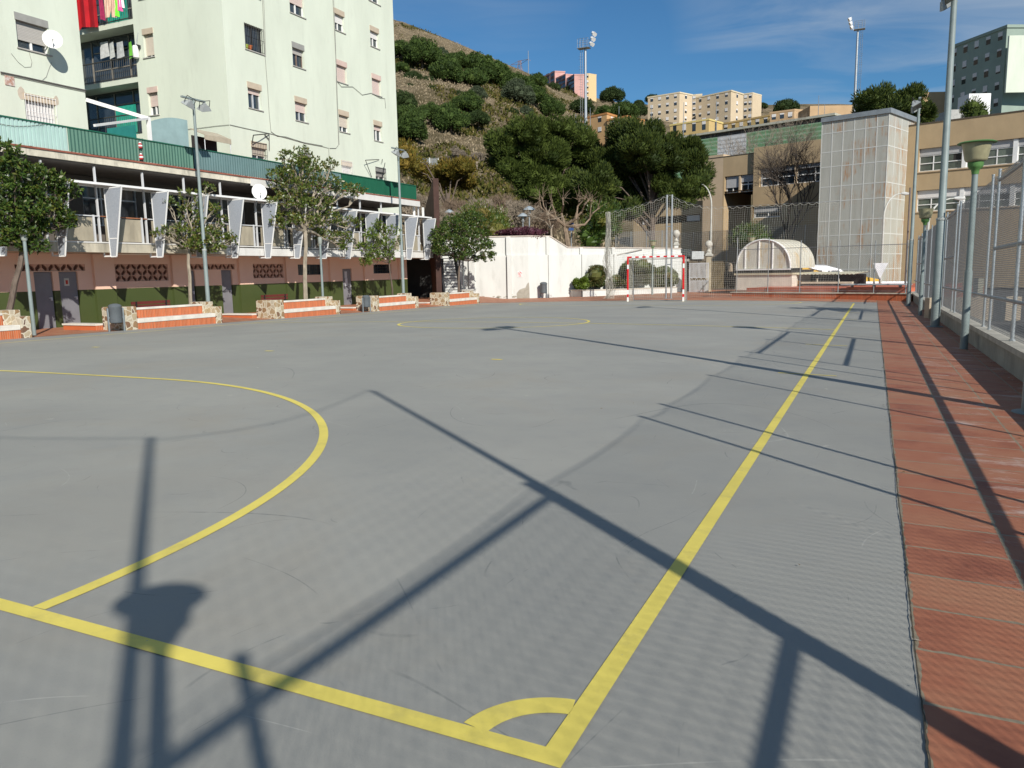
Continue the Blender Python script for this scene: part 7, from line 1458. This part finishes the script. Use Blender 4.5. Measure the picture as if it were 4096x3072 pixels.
flats('apartment_block', 'pale yellow end block beside the pink flats on the ridge', a3, 2050, 2090, 2172, 825, 822, 835, 1110, 384, M('pale_yellow', (.62, .47, .26), .9, .04), 5, 1, 0, roofm=M('pale_yellow2', (.62, .47, .26), .9))
# mint tower and houses at the right edge
mint2 = M('mint_render_shaded', (.28, .35, .30), .92, .08, .25, grime=.15);  # shaded side: mint darkened, its shade is put into the colour
flats('apartment_block', 'large shaded mint block of flats at the right edge of the sky', a5, 1480, 2045, 2600, 485, 275, 275, 1240, 135, mint2, 6, 5, 0, roofm=mint2, wh=.5, ww_=.3)
mbx = dep(*a5(2015, 620), 133)
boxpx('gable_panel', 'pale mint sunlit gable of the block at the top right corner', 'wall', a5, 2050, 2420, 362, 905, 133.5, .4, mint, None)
boxpx('white_house_wall', 'white blank house wall in front of the shaded mint block', 'wall', a5, 1665, 1880, 928, 1150, 118, 3, whp, None)
boxpx('house', 'peach house wall left of the shaded mint block', 'house', a5, 1165, 1450, 915, 1230, 150, 8, peach, None)
boxpx('house', 'long low peach building behind the panelled tower', 'house', a5, 95, 510, 1050, 1300, 190, 8, peach, None)
boxpx('house', 'small grey shed roof right of the round hedge trees', 'house', a5, 1480, 1640, 1085, 1240, 112, 4, M('shed_grey', (.4, .4, .38), .8), None)
# striped green and white sports shed behind the school
FH = Fac(dep(2700, 560, 118).xy, -TA, TN); sh2o = FH.P(0, 0); stg_g = stripes('green_stripe_cladding', (.13, .27, .13), (.24, .38, .24), 'Z', .55, .4, .7, .0, .06); stg_w = stripes('white_stripe_cladding', (.62, .62, .62), (.40, .41, .42), 'Z', .55, .35, .7, .0, .04)
hb = thing('sports_shed', 'long green and white striped sports shed behind the school', 'building', (sh2o.x, sh2o.y, 5)); ho = Vector((sh2o.x, sh2o.y, 5)); FHo = FacO(dep(2700, 560, 118).xy, -TA, TN, ho)
e0 = FHo.uv(a4(0, 1500))[0]-6; ew0 = FHo.uv(a4(1300, 1560))[0]; ew1 = FHo.uv(a4(1620, 1560))[0]; ee = FHo.uv((3330, 560))[0]; zt9 = FHo.uv(a4(1200, 1462))[1]; zs9 = FHo.uv(a4(1200, 1530))[1]; zb9 = FHo.uv(a4(1200, 1800))[1]
for a, b_, m_ in ((e0, ew0, stg_g), (ew0, ew1, stg_w), (ew1, ee, stg_g)): mb = MB(); FHo.box(mb, a, b_-.003, zb9-4, zs9, -10, 0); mb.build('cladding', m_, hb)
mb = MB(); FHo.box(mb, e0, ee, zs9+.003, zt9-.3, -10, -.3); mb.build('clerestory', M('dark_strip', (.10, .085, .08), .8), hb); mb = MB(); FHo.box(mb, e0-.3, ee+.3, zt9-.297, zt9, -11, .3); mb.build('roof', M('shed_roof', (.45, .44, .36), .8), hb)

# ------------------------------------------------------------------ floodlight masts, pylon, aerial mast, thin posts
def mast(label, cr, xb, yb, xt, yt, d, side):
    b_, t_ = dep(*cr(xb, yb), d), dep(*cr(xt, yt), d); t = thing('floodlight_mast', label, 'floodlight mast', (b_.x, b_.y, b_.z-3), 0, 'tall sports floodlight masts'); o_ = Vector((b_.x, b_.y, b_.z-3)); h_ = t_.z-o_.z; mb = MB(); mb.tube([(0, 0, 0), (0, 0, h_)], .36, 10, .24); mb.build('pole', galv_lt, t, smooth=True)
    mb = MB(); sx = side*.9
    for a in (-.22, .22): mb.tube([(sx+a, 0, 0), (sx+a, 0, h_)], .035, 4)
    z = 1.
    while z < h_-.5:
        mb.tube([(sx-.22, 0, z), (sx+.22, 0, z)], .025, 3)
        if int(z) % 2 == 0: mb.tube([(sx-.35, -.3, z), (sx-.4, -.62, z), (sx+.4, -.62, z), (sx+.35, -.3, z)], .02, 3)
        z += .5
    mb.build('ladder', galv, t); mb = MB(); mb.box(min(-.9*side, 1.6*side), max(-.9*side, 1.6*side), -.8, .8, h_, h_+.1)
    for x in (-.8*side, .1*side, .9*side, 1.5*side):
        for y in (-.75, .75): mb.tube([(x, y, h_), (x, y, h_+1.9)], .035, 4)
    for z in (1, 1.85):
        for y in (-.75, .75): mb.tube([(-.8*side, y, h_+z), (1.5*side, y, h_+z)], .035, 4)
    mb.build('platform', galv, t); mb = MB(); random.seed(4)
    for i in range(3):
        for j in range(2): c = Vector((-side*(1.15+.25*i), -.45+.9*j, h_+.9+.95*i)); mb.tube([c, c+Vector((-side*.45, -.15, -.35))], [.22, .42], 10)
    mb.tube([(-side*.95, 0, h_), (-side*1.6, 0, h_+3.2)], .05, 4); mb.build('floodlights', whp, t); return t
mast('left floodlight mast standing before the orange house', a3, 2055, 1480, 2050, 572, 165, -1)
mast('right floodlight mast rising behind the panelled tower', a5, 540, 1030, 572, 325, 190, 1)
p = dep(*a3(1325, 830), 420); t = thing('electricity_pylon', 'small rusty lattice electricity pylon on the ridge', 'pylon', (p.x, p.y, p.z-6)); u_ = 420/FPX/2.765; mb = MB(); rp = M('pylon_paint', (.30, .20, .17), .8)
hh_ = (830-680)*u_+6
for sx in (-1, 1):
    for sy in (-1, 1): mb.tube([(sx*2.0, sy*2.0, 0), (sx*.5, sy*.5, hh_)], .14, 3)
for z in range(2, int(hh_), 3):
    r_ = 2.0-1.5*z/hh_
    for a, b_ in (((-r_, -r_), (r_, -r_)), ((r_, -r_), (r_, r_))): mb.tube([(*a, z), (*b_, z+2.4)], .07, 3); mb.tube([(*b_, z), (*a, z+2.4)], .07, 3)
for z, w_ in ((hh_-.6, 8), (hh_-9.5, 8.6)):
    for s in (-1, 1): mb.tube([(0, 0, z+.6), (s*w_*.8, s*-3, z)], .12, 3); mb.tube([(0, 0, z-1.4), (s*w_*.8, s*-3, z)], .12, 3); mb.tube([(s*w_*.8, s*-3, z), (s*w_, s*-3.6, z-1.2)], .08, 3)
mb.build('lattice', rp, t)
for cr, x, y0, y1, d, r_, lab in ((a3, 1422, 850, 572, 380, .28, 'tall thin white aerial mast on the ridge'), (a3, 1577, 890, 818, 390, .14, 'short lamp post left of the pink flats'), (a4, 210, 1400, 1180, 160, .07, 'thin net post before the orange houses'), (a3, 1945, 1440, 1265, 160, .07, 'thin post left of the left floodlight mast'), (a3, 2105, 1480, 1200, 160, .07, 'thin post right of the left floodlight mast'), (a4, 568, 1400, 1165, 165, .06, 'thin post before the left gable of the cream flats'), (a4, 922, 1480, 1140, 165, .08, 'thin post between the cream flats'), (a4, 1283, 1450, 1125, 165, .08, 'thin post before the right cream block'), (a4, 1658, 1400, 1110, 165, .06, 'thin post before the end cream block'), (a5, 178, 1180, 950, 150, .08, 'thin post behind the bare tree near the tower'), (a5, 240, 1160, 1030, 150, .06, 'short thin post beside the taller one near the tower')):
    a, b_ = dep(*cr(x, y0), d), dep(*cr(x, y1), d); t = thing('thin_mast', lab, 'post', (a.x, a.y, a.z-2), 0, 'thin posts on the hill'); mb = MB(); mb.tube([(0, 0, 0), (0, 0, b_.z-a.z+2)], r_, 6, r_*.6); mb.build('shaft', galv_lt, t)

# ------------------------------------------------------------------ big pines behind the white wall, hedge trees, thickets, bare trees
ap_l = leafmat('aleppo_bright', [(.026, .042, .008), (.045, .068, .012), (.07, .10, .018), (.10, .135, .028)], .65, .12, .2)
ap_d = leafmat('aleppo_dark', [(.02, .034, .008), (.035, .055, .012), (.06, .085, .016), (.085, .11, .02)], .65, .12, .2)
def feather_pine(name, label, cr, lobes, d, leaf, n, base, seed, size=.42, group=None, dd=3.):
    random.seed(seed); b_ = dep(*cr(*base[:2]), d); zb = 1.5 if b_.z < 30 else b_.z; t = thing(name, label, 'tree', (b_.x, b_.y, base[2] if len(base) > 2 else zb-.5), 0, group); o_ = Vector(t.location); mb = MB(); tot = sum(l[2]*l[3] for l in lobes); k_ = d/FPX/ (K if cr in (c1, c2, c3) else 2.765 if cr in (a3, a4) else 2.4688)
    lim = MB()
    for (x, y, rx, rz) in lobes:
        c = dep(*cr(x, y), d+random.uniform(-dd, dd)); rX, rZ = rx*k_, rz*k_; m_ = int(n*rx*rz/tot); subs = []
        for q in range(max(5, int(rX*rZ*4))): v = rnd().normalized(); subs.append(c+Vector((v.x*rX*.78, v.y*rX*.8, v.z*rZ*.78)))
        per = max(1, m_//len(subs))
        for s_ in subs:
            mb.blob(s_-o_, .62 if d > 50 else .5, .85)
            ax = (s_-c).normalized()
            for i in range(per):
                v = rnd(); p = s_+v*.85*(1 if d > 50 else .8); p.z += abs(v.z)*.2; dr_ = (ax*.5+v.normalized()*.7+Vector((0, 0, .65))).normalized(); leaf_mesh(mb, p-o_, dr_, size*random.uniform(.6, 1.3), size*.13)
        zl_ = max(1.5, (c-o_).z*.55); lim.tube([Vector((0, 0, zl_)), Vector(((c-o_).x*.5, (c-o_).y*.5, zl_+((c-o_).z-zl_)*.75)), (c-o_)*.95], [.10, .06, .02], 5)
    mb.build('foliage', leaf, t); z_c = max(1.5, (dep(*cr(lobes[0][0], lobes[0][1]), d).z-o_.z)*.7); lim.tube([(0, 0, -1), (.1, .1, z_c*.5), (0, 0, z_c)], .32, 8, .18); lim.build('trunk', barkd, t); return t
feather_pine('aleppo_pine', 'big feathery dark green pine left of the school', c1, [(800, 150, 150, 110), (960, 90, 170, 100), (1130, 90, 150, 110), (1280, 150, 150, 120), (720, 240, 110, 70), (880, 260, 160, 100), (1060, 250, 170, 110), (1240, 290, 160, 110), (830, 350, 120, 60), (1000, 380, 150, 80), (1180, 400, 150, 90), (1330, 380, 120, 100), (1100, 480, 120, 60), (1280, 500, 120, 60), (930, 440, 90, 50), (1350, 240, 100, 110), (1400, 340, 90, 90), (1430, 460, 90, 80), (1300, 60, 90, 60), (980, 530, 100, 45), (1120, 570, 110, 50), (1270, 590, 110, 50), (1400, 560, 90, 50)], 72, ap_l, 110000, (1080, 700, 1.2), 41, .30)
feather_pine('aleppo_pine', 'huge dark pine directly before the school corner', c2, [(360, 70, 110, 60), (500, 90, 130, 80), (640, 130, 130, 90), (330, 190, 150, 100), (500, 220, 160, 110), (680, 240, 150, 110), (820, 230, 110, 110), (900, 330, 90, 100), (300, 320, 150, 100), (480, 350, 160, 100), (660, 370, 150, 100), (820, 420, 120, 90), (250, 440, 140, 80), (430, 470, 150, 80), (620, 480, 130, 70), (780, 510, 120, 60), (120, 380, 110, 100), (300, 560, 130, 60), (930, 440, 60, 60), (480, 570, 120, 50), (200, 280, 100, 100), (180, 480, 100, 70), (150, 570, 100, 45), (330, 630, 110, 40), (470, 640, 100, 35)], 68, ap_d, 130000, (560, 800, 1.2), 42, .30)
feather_pine('hedge_tree', 'pair of rounded dark hedge trees above the panelled tower', a5, [(680, 980, 110, 90), (800, 960, 100, 80), (930, 960, 130, 90), (1050, 990, 110, 100), (1150, 1000, 80, 120), (620, 1060, 100, 60), (1200, 1130, 90, 90), (900, 1080, 200, 60), (1000, 1150, 150, 60)], 105, ap_d, 16000, (900, 1230, 8), 43, .5)
feather_pine('small_conifer', 'small light conifer on the school roof line before the white house wall', a5, [(1690, 1080, 50, 40), (1650, 1120, 60, 30), (1720, 1120, 50, 30), (1770, 1140, 30, 15)], 90, ap_l, 2600, (1690, 1180, 12.5), 44, .35)
feather_pine('garden_shrub', 'ochre green bushes at the hill foot beside the floodlight', c1, [(60, 280, 70, 50), (130, 330, 60, 40), (40, 200, 40, 30), (400, 340, 90, 60), (470, 390, 80, 50), (330, 400, 80, 50), (240, 370, 70, 40), (500, 330, 40, 30)], 78, leafmat('leaf_ochre', [(.09, .08, .012), (.15, .12, .02), (.24, .16, .03), (.10, .12, .02)], .7, .2, .2), 15000, (350, 560, 2.0), 45, .34)
feather_pine('garden_shrub', 'yellow green bush behind the steel edging in the garden', c1, [(740, 730, 60, 50), (690, 780, 60, 35), (620, 700, 60, 60), (540, 680, 60, 40)], 58, lf_ol, 5000, (700, 800, 3.0), 46, .26)
feather_pine('garden_shrub', 'dark green shrub behind the pollarded tree at the net', c1, [(1420, 760, 70, 60), (1500, 780, 60, 70), (1440, 700, 90, 50), (1560, 700, 60, 60), (1400, 830, 50, 40)], 62, lf_dark, 6000, (1450, 870, 2.0), 47, .28)
feather_pine('garden_shrub', 'low green bush against the dark school wall', c2, [(1290, 800, 90, 50), (1340, 830, 60, 40), (1250, 850, 60, 40)], 66, lf_dark, 3000, (1290, 880, -.4), 48, .3)
gb = M('twig_grey', (.24, .20, .155), .95, .15, 3); gb2 = M('twig_brown', (.21, .155, .11), .95, .15, 3); gb3 = M('twig_pale', (.30, .25, .19), .95, .15, 3)
def at_tree(name, label, cr, bx_, by_, ytop, d, seed, mat, zb=None, **k):
    p = dep(*cr(bx_, by_), d); z = p.z if zb is None else zb; q = dep(*cr(bx_, ytop), d); bare_tree(name, label, (p.x, p.y, z), (q.z-z), seed, mat, **k)
at_tree('bare_tree', 'large bare tree in front of the dark school wing left of the tower', c2, 1570, 560, -60, 69, 51, M('twig_dark', (.085, .07, .058), .95, .15, 3), zb=-.5, levels=6, r0=.2, spread=.52, trunkfrac=.30, kids=(3, 4, 4))
at_tree('bare_tree', 'bare thin tree against the green striped shed', a4, 1480, 1659, 1290, 95, 52, gb, zb=6, levels=5, r0=.12, spread=.55, trunkfrac=.3)
at_tree('bare_tree', 'second bare thin tree before the white striped part of the shed', a4, 1600, 1659, 1200, 96, 53, gb, zb=6, levels=5, r0=.12, spread=.55, trunkfrac=.3)
at_tree('bare_tree', 'wide bare tree rising above the yellow buildings', a4, 1990, 1659, 1050, 92, 54, gb, zb=6, levels=6, r0=.18, spread=.62, trunkfrac=.26)
at_tree('bare_tree', 'bare tree at the right of the wide one near the tower top', a4, 2180, 1659, 1090, 94, 55, gb, zb=6, levels=5, r0=.14, spread=.6, trunkfrac=.26)
at_tree('bare_tree', 'grey bare thicket tree at the hill foot left of the big pine', c1, 430, 330, 80, 96, 56, gb, levels=6, r0=.28, spread=.8, trunkfrac=.2, kids=(4, 4, 5))
at_tree('bare_tree', 'grey bare thicket tree next to the big pine', c1, 560, 330, 110, 94, 57, gb, levels=6, r0=.28, spread=.8, trunkfrac=.2, kids=(4, 4, 5))
at_tree('bare_tree', 'grey bare thicket tree above the mesh fence on the hill', c1, 330, 330, 150, 98, 58, gb, levels=6, r0=.26, spread=.8, trunkfrac=.2, kids=(4, 4, 5))
for i, (x, yb_, yt, sd) in enumerate(((60, 640, 330, 60), (160, 640, 360, 61), (470, 700, 420, 62), (570, 700, 430, 63), (660, 750, 400, 64), (760, 760, 420, 65), (860, 760, 450, 66), (1010, 760, 480, 67), (370, 700, 450, 68), (250, 640, 430, 69))):
    at_tree('bare_tree', ('leftmost bare brown tree right of the floodlight pole', 'second bare brown tree beside the pylon edge', 'bare brown tree behind the glossy tree crown', 'bare brown tree with pale branches in the garden', 'bare brown tree left of the middle of the garden', 'bare brown tree in the middle of the garden', 'bare brown tree above the purple shrub', 'bare brown tree left of the pollarded one', 'bare brown tree just right of the pylon', 'bare brown tree hidden behind the pylon')[i], c1, x, yb_, yt, 64+(i*3) % 9, sd, gb2 if i % 3 else gb3, zb=3.2, levels=6, r0=.19, spread=.72, trunkfrac=.24, kids=(4, 4, 5), group='bare trees in the raised garden')
# pollarded plane tree
def pollard(label, cr, base, fork, arms, d, r0, mat, seed, zb):
    random.seed(seed); b_, f_ = dep(*cr(*base), d), dep(*cr(*fork), d); t = thing('pollarded_tree', label, 'tree', (b_.x, b_.y, zb)); o_ = Vector((b_.x, b_.y, zb)); mb = MB(); limb(mb, Vector((0, 0, 0)), f_-o_, r0, r0*.7, .05); mb.build('trunk', mat, t, smooth=True); mb = MB()
    for path in arms:
        pts = [f_-o_]+[dep(*cr(*p), d+random.uniform(-1, 1))-o_ for p in path]; mb.tube(pts, [r0*.5*(1-.72*i/(len(pts)-1)) for i in range(len(pts))], 6)
        e_ = pts[-1]; mb.tube([e_-Vector((0, 0, .06)), e_+Vector((0, 0, .08))], r0*.34, 6)
        for k in range(9): limb(mb, e_+rnd()*.1, e_+rnd().normalized()*random.uniform(.3, .9)+Vector((0, 0, .35)), .02, .006, .2)
    mb.build('crown', mat, t)
pl_b = M('plane_bark', (.20, .15, .105), .9, .3, 4, .4)
pollard('pollarded tree with thick knobbly arms above the white wall', c1, (1245, 885), (1215, 745), [[(1160, 690), (1090, 650), (1060, 600), (1050, 540)], [(1150, 680), (1130, 610), (1120, 580)], [(1190, 650), (1205, 590), (1200, 545)], [(1240, 720), (1290, 690), (1310, 620), (1320, 560)], [(1290, 690), (1340, 640), (1360, 590), (1385, 560)], [(1300, 690), (1310, 600), (1360, 545)], [(1290, 750), (1370, 730), (1420, 650), (1465, 615)], [(1360, 735), (1400, 690), (1410, 560)], [(1130, 680), (1040, 610), (1030, 560)], [(1160, 700), (1100, 700), (1075, 680)]], 57, .22, pl_b, 71, 2.8)
pollard('slim pale tree with few branches beside the pollarded one', c1, (1118, 820), (1115, 770), [[(1130, 730), (1150, 690)], [(1080, 720), (1010, 680), (960, 670)], [(1105, 720), (1090, 660)]], 56, .1, gb3, 72, 3.2)
# white mesh fence and pale retaining strip on the hill foot
a, b_ = dep(*c1(90, 300), 92), dep(*c1(285, 300), 92); t = thing('hill_fence', 'white mesh fence at the foot of the hill above the gallery roof', 'fence', (a.x, a.y, a.z)); d_ = Vector((b_.x-a.x, b_.y-a.y, 0)); h_ = (300-245)/K*92/FPX; mb = MB()
for i in range(4): mb.tube([d_*i/3+Vector((0, 0, -.6)), d_*i/3+Vector((0, 0, h_))], .05, 5)
mb.build('post', wht, t); mb = MB()
for i in range(50): mb.tube([d_*i/49, d_*i/49+Vector((0, 0, h_-.1))], .015, 3)
for i in range(6): mb.tube([Vector((0, 0, h_*i/5-.05)), d_+Vector((0, 0, h_*i/5-.05))], .02, 3)
mb.build('wire_mesh', galv_lt, t)
boxpx('retaining_strip', 'pale concrete retaining wall at the foot of the hill', 'wall', c1, 170, 560, 300, 345, 90, 1, M('pale_concrete', (.42, .38, .31), .9, .15, 1), None)
# trees out of sight on the right whose branches shade the far corner of the court and the school wall
random.seed(81); pt_ = thing('palm_tree', 'roadside palm tree beyond the right fence, outside the frame', 'tree', (7.5, 25.8, -.35)); mb = MB(); mb.tube([(0, 0, -.2), (.08, .05, 2.5), (0, .1, 6.4)], [.26, .2, .17], 10); mb.build('trunk', barkd, pt_, smooth=True); mb = MB()
for k in range(34):
    a = k*2.399; el_ = random.uniform(-.3, 1.2); L0_ = random.uniform(1.7, 2.3); hd = Vector((math.cos(a), math.sin(a), 0)); pts = [Vector((0, .1, 6.4))+hd*(L0_*f_*math.cos(el_*(1-f_*.5)))+Vector((0, 0, L0_*(math.sin(el_)*f_-.55*f_*f_))) for f_ in [i/10 for i in range(11)]]
    mb.tube(pts, .022, 4, .006); sd_ = Vector((-hd.y, hd.x, 0))
    for i in range(1, 10):
        for q in range(3):
            p = pts[i].lerp(pts[i+1], q/3) if i < 10 else pts[i]
            for s_ in (-1, 1): leaf_mesh(mb, p, (sd_*s_+hd*.6+Vector((0, 0, -.25))), .5*(1-.06*i), .022)
mb.build('crown', lf_dark, pt_)
# fallen leaves, grit and paper scraps on the court and along the wall: too many to count
random.seed(91); lt_ = MB()
for i in range(420):
    if i < 260: x, y = 2.72-abs(random.gauss(0, .35)), random.uniform(-1, 44)
    elif i < 340: x, y = 1.0+random.gauss(0, .07), random.uniform(-1, 40)
    else: x, y = random.uniform(-18, .9), random.uniform(.5, 38)
    z = Zg(x, y)+.012; a = random.uniform(0, 6.28); s_ = random.uniform(.006, .022) if i < 340 else random.uniform(.006, .016)
    lt_.add([(x+s_*math.cos(a), y+s_*math.sin(a), z), (x+s_*.5*math.cos(a+1.6), y+s_*.5*math.sin(a+1.6), z+.004), (x-s_*math.cos(a), y-s_*math.sin(a), z), (x+s_*.5*math.cos(a-1.6), y+s_*.5*math.sin(a-1.6), z)], [(0, 1, 2, 3)])
tag(lt_.build('leaf_litter', leafmat('litter', [(.10, .07, .03), (.22, .15, .07), (.5, .48, .42), (.06, .05, .04)], .9, 0, .1)), 'small fallen leaves and scraps lying on the court and along the low wall', 'leaf litter', kind='stuff')
print('objects', len(bpy.data.objects))
